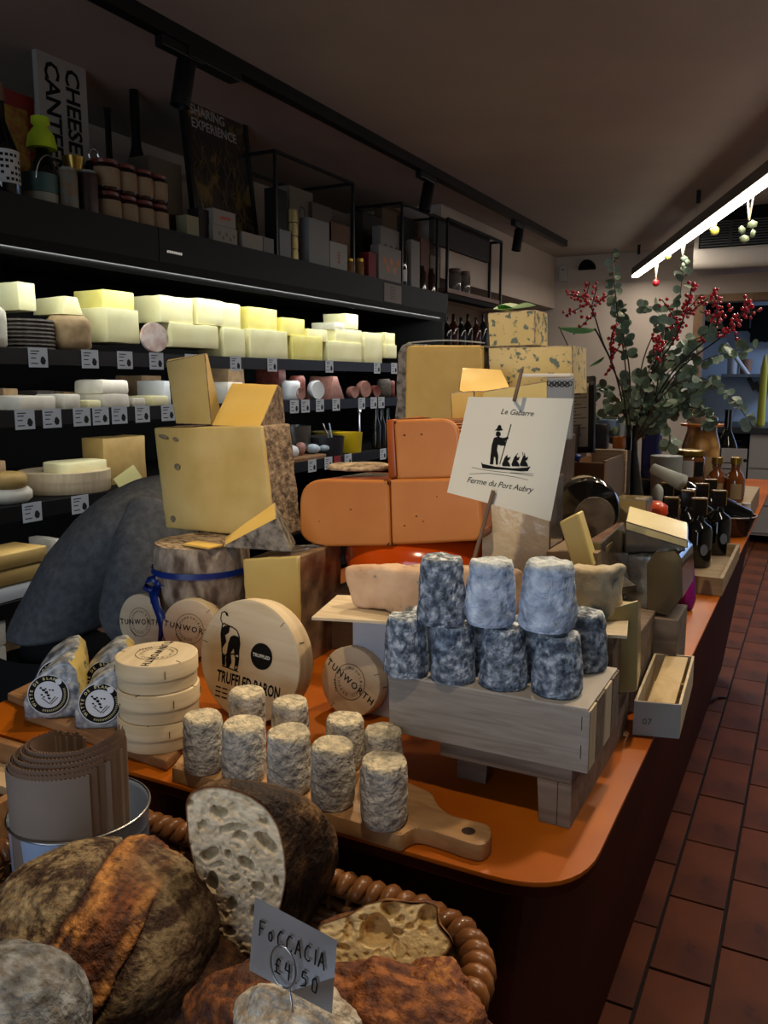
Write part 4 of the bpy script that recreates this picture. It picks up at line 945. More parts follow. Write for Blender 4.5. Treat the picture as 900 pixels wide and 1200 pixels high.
b = NB(); ribbon(b, [PY(186, 684), PY(179, 678, 0), PY(172, 680, -.004), PY(169, 687, -.006), PY(176, 691, -.004), PY(186, 686, 0)], .012, (.1, .5, .8)); obj('loop', b, RIB, rb, smooth='all')
b = NB(); ribbon(b, [PY(186, 686), PY(181, 698, -.016), PY(183, 710, -.024), PY(188, 722, -.028), PY(190, 735, -.026), PY(187, 752, -.022)], [.012, .014, .015, .016, .012, .006], (1, .25, .1)); obj('tail', b, RIB, rb, smooth='all')
b = NB(); ribbon(b, [PY(185, 686), PY(178, 695, -.01), PY(180, 706, -.018), PY(185, 716, -.02)], [.008, .010, .010, .008], (.9, .4, .1)); obj('tail', b, RIB, rb, smooth='all')
# big square-cut block
ZB = 1.131
Yb = 1.16
o = part_wheel('cheddar_block', 'largest yellow cheese block with pale brown rind, topped by two wedges', [(180, 501), (307, 499), (322, 632), (194, 619)], Yb, .085, YEL, RIND, arc=False,
               rind_test=lambda f: f.normal.y > -.7 , size=.02)
for (x_, y_, a_, c_) in ((192, 512, .012, .004), (206, 515, .007, .004), (208, 547, .007, .006), (203, 608, .006, .006)):
    q = GY(x_, y_, Yb); b = NB(); lathe(b, [(0, 0), (1, 0), (.8, .0006), (0, .0006)], 14, frame((q.x, Yb - .001, q.z), (1, 0, -.2), (.2, 0, 1)) @ Matrix.Diagonal((a_, c_, 1, 1))); rough(b, .0006, 200)
    obj('mould_spot', b, mat('mould_mark', '#8d8263', '#6a6450', scale=120, rough=.8), o, smooth='all')
# wedges on top
top_z = 1.321
def wedge_obj(name, lab, verts, faces, cut, mp, mr, bev=.0015, size=.015, seed=0, disp=.0012, cat='cheese', group=None):
    b = NB(); V = [b.verts.new(v) for v in verts]
    for f in faces: b.faces.new([V[i] for i in f])
    bmesh.ops.recalc_face_normals(b, faces=b.faces)
    ctr = sum((Vector(v) for v in verts), Vector()) / len(verts)
    ns = []
    for c in cut:
        pts = [Vector(verts[i]) for i in faces[c]]; n = (pts[1] - pts[0]).cross(pts[2] - pts[1]).normalized()
        if n.dot(pts[0] - ctr) < 0: n = -n
        ns.append(n)
    if bev: bmesh.ops.bevel(b, geom=b.edges[:], offset=bev, segments=1, affect='EDGES')
    refine(b, size, 4); rough(b, disp * .7, 30, seed)
    r = split_rind(b, lambda f: not any(f.normal.dot(n) > .85 for n in ns))
    o = obj(name, b, mp, smooth='sharp', label=lab, cat=cat, group=group, normals=False)
    if len(r.verts): obj('rind', r, mr, o, smooth='sharp', normals=False)
    return o
def hexa(f4, b4):  # front quad, back quad -> verts, faces (0 front, 1 back, 2 bottom,3 right,4 top,5 left), quads given bl, br, tr, tl
    return list(f4) + list(b4), [(0, 1, 2, 3), (7, 6, 5, 4), (4, 5, 1, 0), (1, 5, 6, 2), (3, 2, 6, 7), (4, 0, 3, 7)]
Y1 = 1.19
f4 = [GY(206, 497, Y1), GY(248, 497, Y1), GY(240, 414, Y1), GY(194, 424, Y1)]
# tall leaning wedge: broad face to the viewer, thin bright side to the right
b4 = [GY(213, 495, Y1 + .03) + Vector((0, .0, 0)), GY(262, 489, Y1 + .06), GY(243, 414, Y1 + .012), GY(197, 421, Y1 + .012)]
for q in f4[:2] + b4[:2]: q.z = top_z + .001
v, fc = hexa(f4, b4)
wedge_obj('cheddar_wedge', 'tall upright yellow wedge leaning left on the largest block', v, fc, (0, 3, 5, 4), YEL, RIND, seed=2)
f4 = [GY(248, 499, Y1 - .02), GY(305, 499, Y1 - .02), GY(326, 451, Y1 + .05), GY(272, 449, Y1 + .05)]
b4 = [GY(262, 489, Y1 + .09), GY(334, 488, Y1 + .1), GY(331, 455, Y1 + .1), GY(278, 450, Y1 + .1)]
for q in f4[:2] + b4[:2]: q.z = top_z + .001
v, fc = hexa(f4, b4)
wedge_obj('cheddar_wedge', 'bright yellow wedge lying with a sloping face on the right of the largest block', v, fc, (0, 4), YELB, RIND, seed=5)
# block below right, wrapped
ZB2 = 1.125
o = part_wheel('cheddar_quarter', 'wrapped quarter cheese with yellow face and shiny brown rind beside the drum', [(284, 655), (350, 652), (352, 790), (290, 800)], 1.06, .13, mat('paste_olive', '#cdb976', '#b9a25c', scale=5, rough=.3, coat=.5), mat('rind_wrapped', '#8f7a62', '#54453a', '#74624f', scale=34, rough=.35, bump=.7, bscale=70, coat=.8), arc=False, rind_test=lambda f: f.normal.y > -.7)
zq = max((o.matrix_basis @ v.co).z for v in o.data.vertices)
# slanted wedge lying on it
f4 = [GY(262, 648, 1.05), GY(342, 645, 1.06), GY(324, 592, 1.12), GY(264, 632, 1.045)]
b4 = [GY(285, 640, 1.12), GY(352, 640, 1.14), GY(330, 592, 1.135), GY(322, 590, 1.13)]
Y3 = 1.055
A0 = GY(262, 649, Y3); B0 = GY(342, 645, Y3 + .02); C0 = GY(324, 606, Y3 + .02); 
D0 = GY(264, 630, Y3 + .035); E0 = GY(322, 588, Y3 + .055); F0 = GY(347, 636, Y3 + .085)
vz = max(zq, ztop) + .002
verts = [A0, B0, C0, D0, E0, F0]
for q in (A0, B0, F0): q.z = vz
G0 = D0.copy(); G0.z = vz
verts = [A0, B0, C0, A0 + Vector((.003, .002, .006)), G0, F0, E0, D0]
# triangular prism-like slice: front = rind, top = bright cut
fcs = [(0, 1, 2, 3), (4, 7, 6, 5), (0, 4, 5, 1), (1, 5, 6, 2), (3, 2, 6, 7), (0, 3, 7, 4)]
wedge_obj('cheddar_wedge', 'thin slice with a bright slanted top over dark rind, under the largest block', verts, fcs, (4,), YELB, RINDG, seed=8, bev=.0015)
b = NB(); q = GY(240, 629, 1.06); box(b, -.03, .03, -.012, .02, 0, .0035, TR(q.x, 1.05, ztop + .003) @ RZ(-.1), bev=.001); obj('cheese_sliver', b, YELB, label='small flat yellow sliver on top of the ribboned drum', cat='cheese')
# ---------------------------------------------------------------- orange stack
Y4 = 1.15
xa, xb = GY(368, 660, Y4).x, GY(566, 660, Y4).x
zo1 = GY(460, 636, Y4).z; zo0 = GY(460, 705, Y4).z
R4 = (xb - xa) / 2 + .01; xm = (xa + xb) / 2
b = NB(); h = zo1 - zo0; zz0 = zo0
lathe(b, [(0, zz0), (R4 * .86, zz0), (R4 * .95, zz0 + h * .12), (R4, zz0 + h * .5), (R4 * .96, zz0 + h * .86), (R4 * .86, zo1), (0, zo1)], 64, TR(xm, Y4 + R4, 0))
obj('waxed_wheel', b, ORW, smooth=True, label='whole wheel in glossy orange-red wax under the cut orange cheeses', cat='cheese')
b = NB(); box(b, xa + .01, xb - .01, Y4 + .01, Y4 + 2 * R4 - .02, CT, zz0 - .001, bev=.003); obj('wooden_crate', b, mat('dim_crate', '#4a3526', '#3b2a1e', scale=9, stretch=(1, 8, 8), rough=.7), label='dark wooden crate under the orange-red wheel', cat='crate')
zt1 = zo1 + .001
def or_half(name, lab, pts, Y, depth, seed, holes, zb=None):
    P = [GY(p[0], p[1], Y) for p in pts]
    if zb is not None:
        for i, p in enumerate(P):
            if pts[i][2:] : p.z = zb
    b = NB(); M = Matrix(((1, 0, 0, 0), (0, 0, 1, 0), (0, 1, 0, 0), (0, 0, 0, 1)))
    prism(b, [(p.x, p.z) for p in P], Y, Y + depth, M, bev=.005)
    refine(b, .012, 4)
    zc = sum(p.z for p in P) / len(P)
    for v in b.verts:
        k = (v.co.y - Y) / depth
        v.co.z = zc + (v.co.z - zc) * (1 - .06 * k) if v.co.z > zc else v.co.z
    bm_holes = []
    for (hx, hy, hr) in holes:
        c = GY(hx, hy, Y); bm_holes.append((c, hr))
    for v in b.verts:
        for c, hr in bm_holes:
            d = math.hypot(v.co.x - c.x, v.co.z - c.z)
            if False: pass
    rough(b, .0005, 14, seed)
    r = split_rind(b, lambda f: f.calc_center_median().y > Y + .0085)
    o = obj(name, b, ORP, smooth='all', label=lab, cat='cheese', normals=False)
    for p_ in o.data.polygons: p_.use_smooth = p_.normal.y > -.985
    obj('rind', r, ORR, o, smooth='all', normals=False)
    for c, hr in bm_holes:
        b = NB(); ball(b, (c.x, Y - .0002, c.z), hr * .45, 1, (1.2, .35, .8)); obj('eye_hole', b, mat('hole_dark', '#5a2c10', rough=.6), o, smooth='all')
    return o
or_half('orange_cheese', 'cut orange cheese with a rounded left end, lower left of the orange stack', rounded_poly([(351, 561), (454, 563), (457, 640), (374, 641), (351, 630)], [30, 3, 3, 6, 30], 8), Y4 - .002, .16, 1, [(411, 597, .004), (374, 611, .003)])
or_half('orange_cheese', 'cut orange cheese with four small holes, lower right of the orange stack', rounded_poly([(455.5, 562), (560, 560), (566, 634), (458, 639)], [3, 26, 14, 3], 8), Y4 + .006, .16, 2, [(474, 616, .004), (488, 605, .004), (496, 611, .003), (512, 582, .003)])
zt2_ = GY(500, 562, Y4).z
or_half('orange_cheese', 'topmost cut orange cheese with two round eyes and a rounded corner', rounded_poly([(461, 492), (537, 490), (541, 560), (465, 563)], [4, 22, 4, 4], 8), Y4 + .02, .13, 3, [(474, 510, .0045), (494, 509, .0045)])
b = NB(); p = [GY(452, 492, Y4 + .025), GY(461, 491, Y4 + .025), GY(465, 562, Y4 + .025), GY(455, 562, Y4 + .025)]
prism(b, [(q.x, q.z) for q in p], Y4 + .025, Y4 + .14, Matrix(((1, 0, 0, 0), (0, 0, 1, 0), (0, 1, 0, 0), (0, 0, 0, 1))), bev=.002); rough(b, .001, 30); obj('orange_slice', b, ORR, smooth='all', label='thin dark orange slice pressed against the topmost orange cheese', cat='cheese')
b = NB(); q = GY(410, 560, Y4 + .1); lathe(b, [(0, 0), (.054, 0), (.056, .003), (.052, .007), (0, .010)], 36, TR(GY(424, 560, Y4 + .1).x, Y4 + .09, zt2_ + .0005)); rough(b, .002, 40); obj('cheese_disc', b, RINDT, smooth='all', label='mottled tan rind disc lying behind the lower left orange cheese', cat='cheese')
# ---------------------------------------------------------------- rear stack: grey wheel, blocks, blue cheese
Y5 = 1.50
zg0 = GY(500, 500, Y5).z
b = NB(); box(b, -.752, -.44, Y5 - .02, Y5 + .30, CT, zg0 - .002, bev=.003); obj('wooden_crate', b, MATS['dim_crate'], label='tall dark crate hidden behind the orange stack, carrying the rear cheeses', cat='crate')
o = part_wheel('grey_rind_cheese', 'upright cut cheese with thick grey rind behind the orange stack', rounded_poly([(476, 405), (566, 405), (569, 500), (474, 501)], [6, 4, 2, 2], 4), Y5, .16, mat('paste_aged', '#c9a85c', '#bd9a4c', scale=8, rough=.5, bump=.2, bscale=40), RINDG, arc=False, rind_test=lambda f: f.normal.y > -.7)
P = [GY(463, 410, Y5 + .02), GY(477, 400, Y5 + .02), GY(476, 500, Y5 + .0), GY(460, 500, Y5 + .02)]
b = NB(); Mxz = Matrix(((1, 0, 0, 0), (0, 0, 1, 0), (0, 1, 0, 0), (0, 0, 0, 1)))
Pz = [GY(464, 416, Y5), GY(470, 404, Y5), GY(475.5, 401, Y5), GY(475, 501, Y5), GY(461, 501, Y5)]
prism(b, [(q.x, q.z) for q in Pz], Y5 + .004, Y5 + .16, Mxz, bev=.004); refine(b, .012, 4); rough(b, .004, 30, 3, .002, 90); obj('outer_rind', b, RINDG, o, smooth='all')
b = NB(); tube(b, [GY(478 + i * 8.2, 402 - 3 * math.sin(i / 11 * PI), Y5 + .03) for i in range(12)], .0016, 6); obj('film_edge', b, mat('film_grey', '#9b9b98', rough=.15, coat=.6), o, smooth='all')
def px_block(name, lab, pts, Y, depth, mp, mr, cut=(0,), seed=0, cat='cheese', backshift=(0, 0), size=.02, bev=.002, disp=.0012, group=None, zb=None):
    """quad pts: bl, br, tr, tl seen in plane Y"""
    f4 = [GY(*p, Y) for p in pts]
    if zb is not None: f4[0].z = zb; f4[1].z = zb
    b4 = [q + Vector((backshift[0], depth, 0)) for q in f4]; b4[2].z += backshift[1]; b4[3].z += backshift[1]
    v, fc = hexa(f4, b4)
    return wedge_obj(name, lab, v, fc, cut, mp, mr, seed=seed, size=size, bev=bev, disp=disp, cat=cat, group=group)
zs_ = zg0
px_block('blue_cheese_block', 'long blue-veined cheese slab under the small blue cheese', [(574, 458), (672, 458), (671, 405), (572, 407)], 1.50, .10, BLUEP, RINDT, (0, 4, 3), 4, zb=GY(620, 462, 1.5).z)
px_block('blue_cheese_block', 'small blue-veined cheese block at the very top beneath a green leaf', [(573, 407), (627, 405), (627, 363), (571, 367)], 1.505, .08, BLUEP, RINDT, (0, 4, 3), 5)
zz_ = GY(620, 462, 1.5).z
b = NB(); box(b, GY(572, 480, 1.5).x + .002, GY(650, 480, 1.5).x, 1.49, 1.60, zg0 - .001, zz_ - .001, bev=.003); obj('packing_box', b, CRATEW, label='pale packing box carrying the blue cheeses', cat='box')
px_block('pale_cheese_block', 'pale cheese block right of the grey-rind cheese, behind the sign', [(548, 500), (642, 500), (642, 446), (545, 462)], 1.40, .06, PALE, RIND, (0, 4, 3), 6, zb=zg0)
px_block('pale_cheese_block', 'yellow block peeping out at the left edge of the paper sign', [(530, 512), (556, 512), (556, 458), (527, 460)], 1.36, .05, YELB, RIND, (0, 4, 3), 7, zb=zg0 - .002)
b = NB(); box(b, GY(528, 500, 1.34).x, GY(650, 500, 1.34).x, 1.345, 1.478, CT, zg0 - .004, bev=.003); obj('wooden_crate', b, MATS['dim_crate'], label='dark crate hidden behind the paper sign', cat='crate')
Pt = [GY(539, 462, 1.37), GY(598, 458, 1.37), GY(588, 432, 1.41), GY(541, 430, 1.40)]
zb3 = GY(560, 458, 1.39).z
f4 = [GY(536, 456, 1.375), GY(560, 462, 1.37), GY(559, 461, 1.375), GY(541, 429, 1.40)]
v = [GY(537, 458, 1.40), GY(560, 466, 1.40), GY(600, 458, 1.44), GY(541, 430, 1.44), GY(588, 432, 1.46), GY(540, 458, 1.46)]
b = NB(); V = [b.verts.new(p) for p in v]
for f in ((0, 1, 3), (1, 2, 4, 3), (0, 3, 4, 5), (2, 5, 4), (0, 5, 2, 1)): b.faces.new([V[i] for i in f])
bmesh.ops.recalc_face_normals(b, faces=b.faces); bmesh.ops.bevel(b, geom=b.edges[:], offset=.002, segments=1, affect='EDGES'); refine(b, .015, 3); rough(b, .001, 30)
n0 = (v[2] - v[1]).cross(v[4] - v[1]).normalized(); n0 = n0 if n0.dot(Vector((0, -1, 0))) > 0 else -n0
r = split_rind(b, lambda f: not f.normal.dot(n0) > .8)
o = obj('cheddar_wedge', b, YELB, smooth='all', label='pointed yellow wedge with a brown rind end above the paper sign', cat='cheese', normals=False); obj('rind', r, RIND, o, smooth='all', normals=False)
# white waxy pot with printed rim behind the sign
b = NB(); q0 = GY(640, 450, 1.40); q1 = GY(672, 440, 1.40); box(b, q0.x, q1.x, 1.40, 1.412, zg0 - .01, GY(655, 442, 1.4).z, bev=.003); o = obj('printed_packet', b, mat('packet_grey', '#7d8288', rough=.4), label='grey packet with dark scribbled print above the sign corner', cat='packet')
b = NB(); M = frame(((q0.x + q1.x) / 2, 1.3995, GY(655, 450, 1.4).z), (1, 0, 0), (0, 0, 1))
for k in range(9): ring(b, .003, .0045, M @ TR(-.018 + k * .0045, .001 * (-1) ** k, 0), 10)
obj('print', b, INK, o, normals=False)
b = NB(); qa, qb = GY(634, 443, 1.42), GY(672, 440, 1.42); box(b, qa.x - .03, qb.x, 1.40, 1.42, GY(655, 442, 1.4).z + .0005, GY(655, 442, 1.4).z + .006, bev=.001); obj('white_card', b, PAPER, label='white card edge lying on the grey packet under the blue cheese', cat='card')
# green leaf on top
def leaf_bm(b, M, L, W, bend=.2, n=6):
    t = bmesh.new(); rows = []
    for i in range(n + 1):
        u = i / n; w = W * math.sin(PI * min(1, u * 1.02 + .02)) ** .8 * (1 - .25 * u); z = bend * L * (u * u)
        rows.append([t.verts.new((u * L, -w, z + w * .3)), t.verts.new((u * L, 0, z)), t.verts.new((u * L, w, z + w * .3))])
    for a, c in zip(rows, rows[1:]):
        for j in range(2): t.faces.new((a[j], a[j + 1], c[j + 1], c[j]))
    bmesh.ops.remove_doubles(t, verts=t.verts, dist=1e-6)
    t.transform(M); merge(b, t)
GRN = mat('leaf_green', '#3f7a26', '#2f6420', scale=20, rough=.45)
lf = thing('green_leaf', 'bright green leaves lying on the small blue cheese', 'leaf', GY(600, 363, 1.54))
for k, (x, y, a, L) in enumerate(((578, 366, .1, .06), (600, 365, -.15, .05), (602, 366, 2.9, .045))):
    b = NB(); leaf_bm(b, TR(*(GY(x, y, 1.53) + Vector((0, 0, .006)))) @ RZ(a) @ RX(.5), L, L * .28, .05); obj('leaf_blade', b, GRN, lf, smooth='all', normals=False)
# ================================================================ left trays, wedges, wooden boxes
def board(name, lab, pts_px, z0, z1, m, cat='board', bev=.003):
    P = [G(p[0], p[1], z1) for p in pts_px]
    b = NB(); prism(b, [(q.x, q.y) for q in P], z0, z1, bev=bev)
    return obj(name, b, m, label=lab, cat=cat)
board('serving_board', 'wooden board under the two foremost blue cheese wedges and the round box stack', [(28, 833), (195, 892), (222, 868), (90, 812)], CT + .0005, CT + .014, OAK)
board('serving_board', 'small wooden board behind the wedges at the far left edge of the counter', [(8, 812), (45, 829), (84, 806), (50, 792)], CT + .0005, CT + .012, OAK)
ZB1 = CT + .0145
# round wooden cheese boxes
BOXW = mat('box_veneer', '#d9c9ab', '#cbb894', '#d3c2a2', scale=7, stretch=(1, 9, 1), rough=.6, dist=.6)
BOXR = mat('box_rim_veneer', '#d8c6a4', '#c2ad88', scale=5, stretch=(1, 1, 14), rough=.6)
def tun_print(b, r, z, full=True):
    M = TR(0, 0, z)
    ring(b, r * .50, r * .515, M, 44)
    arc_text(b, 'HAMPSHIRE', r * .12, r * .38, M, 90, 17)
    arc_text(b, 'CHEESE CO', r * .12, r * .38, M, 270, 17, inward=True)
    for a0, a1 in ((0, 0),): pass
    text(b, 'TUNWORTH', r * .27, M @ RZ(0), width=1.3, bold=r * .004)
    # leaf sprig
    for k in range(5): strip(b, (-r * .46 + k * r * .05, -r * .30 - k * r * .05), (-r * .40 + k * r * .05, -r * .27 - k * r * .06), r * .03, M)
def round_box(name, lab, r, h, lid=.55, printf=tun_print, group=None, cat='cheese box'):
    """axis z, base at z=0, lid on top"""
    t = thing(name, lab, cat, (0, 0, 0), 0, group)
    b = NB(); lathe(b, [(0, 0), (r * .965, 0), (r * .965, h * .93), (0, h * .93)], 64); obj('base', b, BOXR, t, local=True, smooth=True)
    b = NB(); lathe(b, [(r * .968, h * (1 - lid)), (r, h * (1 - lid)), (r, h - .0012), (r * .985, h - .0004), (r * .95, h - .0002), (0, h - .0002)], 64, cap=False); ld = obj('lid', b, [BOXR, BOXW], t, local=True, smooth=True)
    for f in ld.data.polygons:
        if f.normal.z > .9: f.material_index = 1
    b = NB()
    for a in (0.5, 1.9, 2.4, 3.9, 5.1):
        box(b, -.0007, .0007, -.0004, .0004, h * (1 - lid) + h * .06, h * .9 * (.75 + .2 * math.sin(a * 5)), RZ(a) @ TR(r + .0002, 0, 0))
    for a in (0.9, 3.0, 4.6): box(b, -.004, .004, -.0004, .0004, h - .0003, h + .0002, RZ(a) @ TR(r * .93, 0, 0))
    obj('staple', b, mat('staple_dark', '#3a332b', rough=.5), t, local=True)
    if printf:
        b = NB(); printf(b, r, h + .0003); obj('print', b, INK, t, local=True, normals=False)
    return t
def place(t, M): t.matrix_basis = M
hB, rB = .0355, .0490
stc = G(188, 864, ZB1)
bx = round_box('cheese_box', 'topmost round wooden box of the stack of three, its printed lid facing up', rB, hB)
place(bx, TR(stc.x, stc.y, ZB1 + 2 * hB + .002) @ RZ(-1.15))
for k, lab in ((1, 'middle round wooden box of the stack of three beside the blue wedges'), (0, 'bottom round wooden box of the stack of three on the board')):
    t = dup(bx, label=lab); place(t, TR(stc.x + .002 * k, stc.y - .001, ZB1 + k * (hB + .0008)) @ RZ(.6 + k * 1.3))
def stand_box(t, x, y, zbase, r, h, yaw, tilt, roll, Y=None):
    """stand a round box on its rim: axis horizontal, facing the camera; (x,y) pixel of lid centre; depth from Y"""
    c = G(x, y, zbase + r * math.cos(tilt))
    ax = RZ(yaw) @ RX(PI / 2 - tilt)      # local z -> towards the viewer (-Y), local y -> up
    place(t, TR(*c) @ ax @ RZ(roll) @ TR(0, 0, -h))
t = round_box('cheese_box', 'leftmost standing small round box, narrow in view, beside the blue ribbon tails', .0475, .036)
stand_box(t, 164, 729, CT + .001, .0475, .036, .0, .12, .12)
t = round_box('cheese_box', 'standing small round box half hidden by the large cow-printed box', .0485, .036)
stand_box(t, 222, 737, CT + .004, .0485, .036, .25, .10, -.14)
t = round_box('cheese_box', 'standing small round box between the large cow-printed box and the whitish crate', .0475, .036)
stand_box(t, 410, 799, CT + .001, .0495, .036, -.08, .16, -.5)
def baron_print(b, r, z):
    M = TR(0, 0, z)
    cx, cy, s = -r * .40, r * .20, r * .40
    def P(pts): flat(b, [(cx + x * s, cy + y * s) for x, y in pts], M)
    # cow: outline strokes and black patches
    out = [(-.50, .70), (-.42, .78), (-.25, .74), (.05, .70), (.28, .62), (.42, .40), (.50, .10), (.48, -.20), (.52, -.55), (.48, -.98), (.36, -.98), (.36, -.55), (.28, -.35), (.05, -.42), (-.10, -.40), (-.20, -.60), (-.16, -.92), (-.28, -.92), (-.34, -.55), (-.42, -.15), (-.52, .30), (-.50, .70)]
    for a, c in zip(out, out[1:]): strip(b, (cx + a[0] * s, cy + a[1] * s), (cx + c[0] * s, cy + c[1] * s), s * .05, M)
    P([(-.52, .55), (-.35, .70), (-.10, .72), (-.12, .45), (-.30, .30), (-.20, .05), (-.38, -.25), (-.50, .20)])
    P([(-.02, .30), (.15, .40), (.40, .38), (.49, .05), (.48, -.35), (.30, -.40), (.20, -.15), (.05, -.42), (-.12, -.38), (-.10, .0)])
    P([(.33, -.45), (.50, -.45), (.51, -.80), (.40, -.85)]); P([(-.32, -.45), (-.20, -.50), (-.19, -.90), (-.28, -.9)])
    P([(-.12, -.42), (.1, -.44), (.18, -.75), (.06, -1.0), (-.06, -.98), (-.14, -.7)])
    P([(-.30, -.95), (.55, -1.02), (.55, -1.06), (-.32, -1.0)])
    tl = [(-.48, .72), (-.62, .92), (-.60, 1.18), (-.44, 1.28), (-.36, 1.18)]
    for a, c in zip(tl, tl[1:]): strip(b, (cx + a[0] * s, cy + a[1] * s), (cx + c[0] * s, cy + c[1] * s), s * .04, M)
    P([(-.40, 1.28), (-.28, 1.24), (-.24, 1.10), (-.36, 1.12)])
    ring(b, .00001, r * .215, M @ TR(r * .25, r * .14, 0), 36)
    text(b, 'TRUFFLED BARON', r * .215, M @ TR(-r * .60, -r * .38, 0) @ Matrix.Diagonal((.72, 1.25, 1, 1)), align='LEFT', bold=r * .006)
    for k in range(3):
        for j in range(5 - k): strip(b, (-r * .60 + j * r * .14, -r * (.56 + .075 * k)), (-r * .60 + j * r * .14 + r * .11, -r * (.56 + .075 * k)), r * .022, M)
bb = round_box('cheese_box', 'largest round wooden box standing up, printed with a black and white cow', .082, .036, printf=baron_print)
stand_box(bb, 291, 775, CT + .001, .082, .036, -.02, .12, -.07)
b = NB(); text(b, 'TRUFFLED', .082 * .075, TR(.082 * .25, .082 * .14, .0367), bold=.0002); obj('round_sticker_text', b, PAPER, bb, local=True, normals=False)
# four wrapped blue wedges with round labels
WRB = mat('blue_mould_film', '#c3c3bd', '#4f5864', '#8d9298', scale=70, rough=.35, bump=.9, bscale=70, coat=.6, bdist=.004, spots=('#bdb59a', 16, .60))
WRC = mat('blue_cheese_cut', '#c9b56c', '#bda75a', scale=12, rough=.35, coat=.6, spots=('#4c5648', 60, .62))
def blue_wedge(lab, x, y, Z, s=1.0, yaw=0.0, label_on=True):
    """quarter wheel on its side: rind front with round label, cut face to the right"""
    c = G(x, y, Z)
    M = TR(c.x, c.y, Z) @ RZ(yaw)
    r, h = .082 * s, .050 * s
    t = thing('blue_cheese_wedge', lab, 'cheese', (c.x, c.y, Z), yaw, 'film-wrapped blue cheese wedges')
    # outline in local XZ: arc quarter-like profile, extruded along Y
    pts = [(-.036, 0), (.036, 0)] + [(.036, .045), (.033, .066), (.024, .078), (.010, .076), (-.010, .062), (-.026, .045), (-.036, .022)]
    b = NB(); prism(b, [(p[0] * s, p[1] * s) for p in pts], 0, .055 * s, Matrix(((1, 0, 0, 0), (0, 0, 1, 0), (0, 1, 0, 0), (0, 0, 0, 1))), bev=.004)
    refine(b, .010, 3); rough(b, .002, 40, x, .0007, 130)
    r_ = split_rind(b, lambda f: f.normal.x > .7)
    obj('rind', b, WRB, t, local=True, smooth='all', normals=False); obj('cut_face', r_, WRC, t, local=True, smooth='all', normals=False)
    if label_on:
        ML = frame((-.003 * s, -.0022, .034 * s), (1, 0, 0), (0, .12, 1))
        b = NB(); lathe(b, [(0, 0), (.0262 * s, 0), (.0262 * s, .0006), (0, .0006)], 40, ML); lb = obj('round_label', b, mat('label_white', '#cfd4dc', rough=.5), t, local=True)
        b = NB(); ring(b, .0175 * s, .025 * s, ML, 44, h=.0008)
        ring(b, .0001, .0006, ML, 8, h=.0009)
        for (u, w, q) in ((-.009, .009, .0022), (-.006, .006, .0026), (-.002, .003, .0030), (-.003, .0075, .0018), (.002, .006, .0016), (.006, .0055, .0018), (-.008, .0, .0018), (-.0055, -.003, .0016), (.0, -.001, .0024), (.001, -.005, .0022)):
            flat(b, [(u * s + q * s * (1 + .35 * math.sin(i * 2.1 + u * 900)) * math.cos(i * PI / 4) * .8, w * s + q * s * (1 + .35 * math.cos(i * 1.7)) * math.sin(i * PI / 4) * .8) for i in range(8)], ML, .0008)
        for (p, q) in (((-.008, -.004), (.001, -.012)), ((.001, -.012), (.009, -.003)), ((.003, -.013), (.012, -.004))): strip(b, (p[0] * s, p[1] * s), (q[0] * s, q[1] * s), .001 * s, ML, .0008)
        obj('print', b, INK, lb, normals=False) if False else obj('print', b, INK, t, local=True, normals=False)
        b = NB()
        arc_text(b, 'WITTE DE BLAND', .0052 * s, .0212 * s, ML @ TR(0, 0, .0010), 135, 12.5, bold=.00015)
        for k in range(26):
            a = math.radians(250 + k * 5.2); strip(b, (.0198 * s * math.cos(a), .0198 * s * math.sin(a)), (.0226 * s * math.cos(a), .0226 * s * math.sin(a)), .0007 * s, ML, .0010)
        obj('label_lettering', b, mat('label_gold', '#c9c08f', rough=.5), t, local=True, normals=False)
        b = NB(); ring(b, .0001, .0040 * s, ML @ TR(.0135 * s, .0165 * s, .0004), 16, h=.0008); obj('round_seal', b, MATS['label_white'], t, local=True, normals=False)
    return t
blue_wedge('film-wrapped blue cheese wedge with yellow cut side and round label, front left', 62, 842, ZB1, 1.0, .58)
blue_wedge('film-wrapped blue cheese wedge right behind the front left one', 72, 822, ZB1, 1.0, .78)
blue_wedge('film-wrapped blue cheese wedge with round label touching the round box stack', 122, 853, ZB1, 1.0, .60)
blue_wedge('film-wrapped blue cheese wedge half hidden behind the one by the box stack', 128, 824, ZB1, 1.02, .72)
# ================================================================ paddle board with nine goat cheese logs
ZP = CT + .0185
P = [G(*p, ZP) for p in ((201, 899), (470, 979), (488, 968), (510, 974), (548, 987), (566, 991), (577, 981), (574, 966), (560, 962), (528, 955), (514, 944), (506, 928), (452, 905), (240, 868), (222, 872))]
b = NB(); prism(b, rounded_poly([(q.x, q.y) for q in P], [.004, .004, .01, .01, .008, .012, .012, .012, .01, .012, .008, .004, .01, .006, .004], 4), CT + .0005, ZP, bev=.003)
t = obj('paddle_board', b, mat('beech_board', '#bd9468', '#a27a50', '#b0885c', scale=5, stretch=(3, 14, 6), rough=.45, dist=1.2), smooth=True, label='long wooden paddle board with a holed handle under nine white logs', cat='board')
q = G(549, 974, ZP); b = NB(); lathe(b, [(0, 0), (.0062, 0), (.0068, .0006), (0, .0006)], 20, TR(q.x, q.y, ZP - .0002)); obj('handle_hole', b, mat('hole_shadow', '#2c1d12', rough=.9), t)
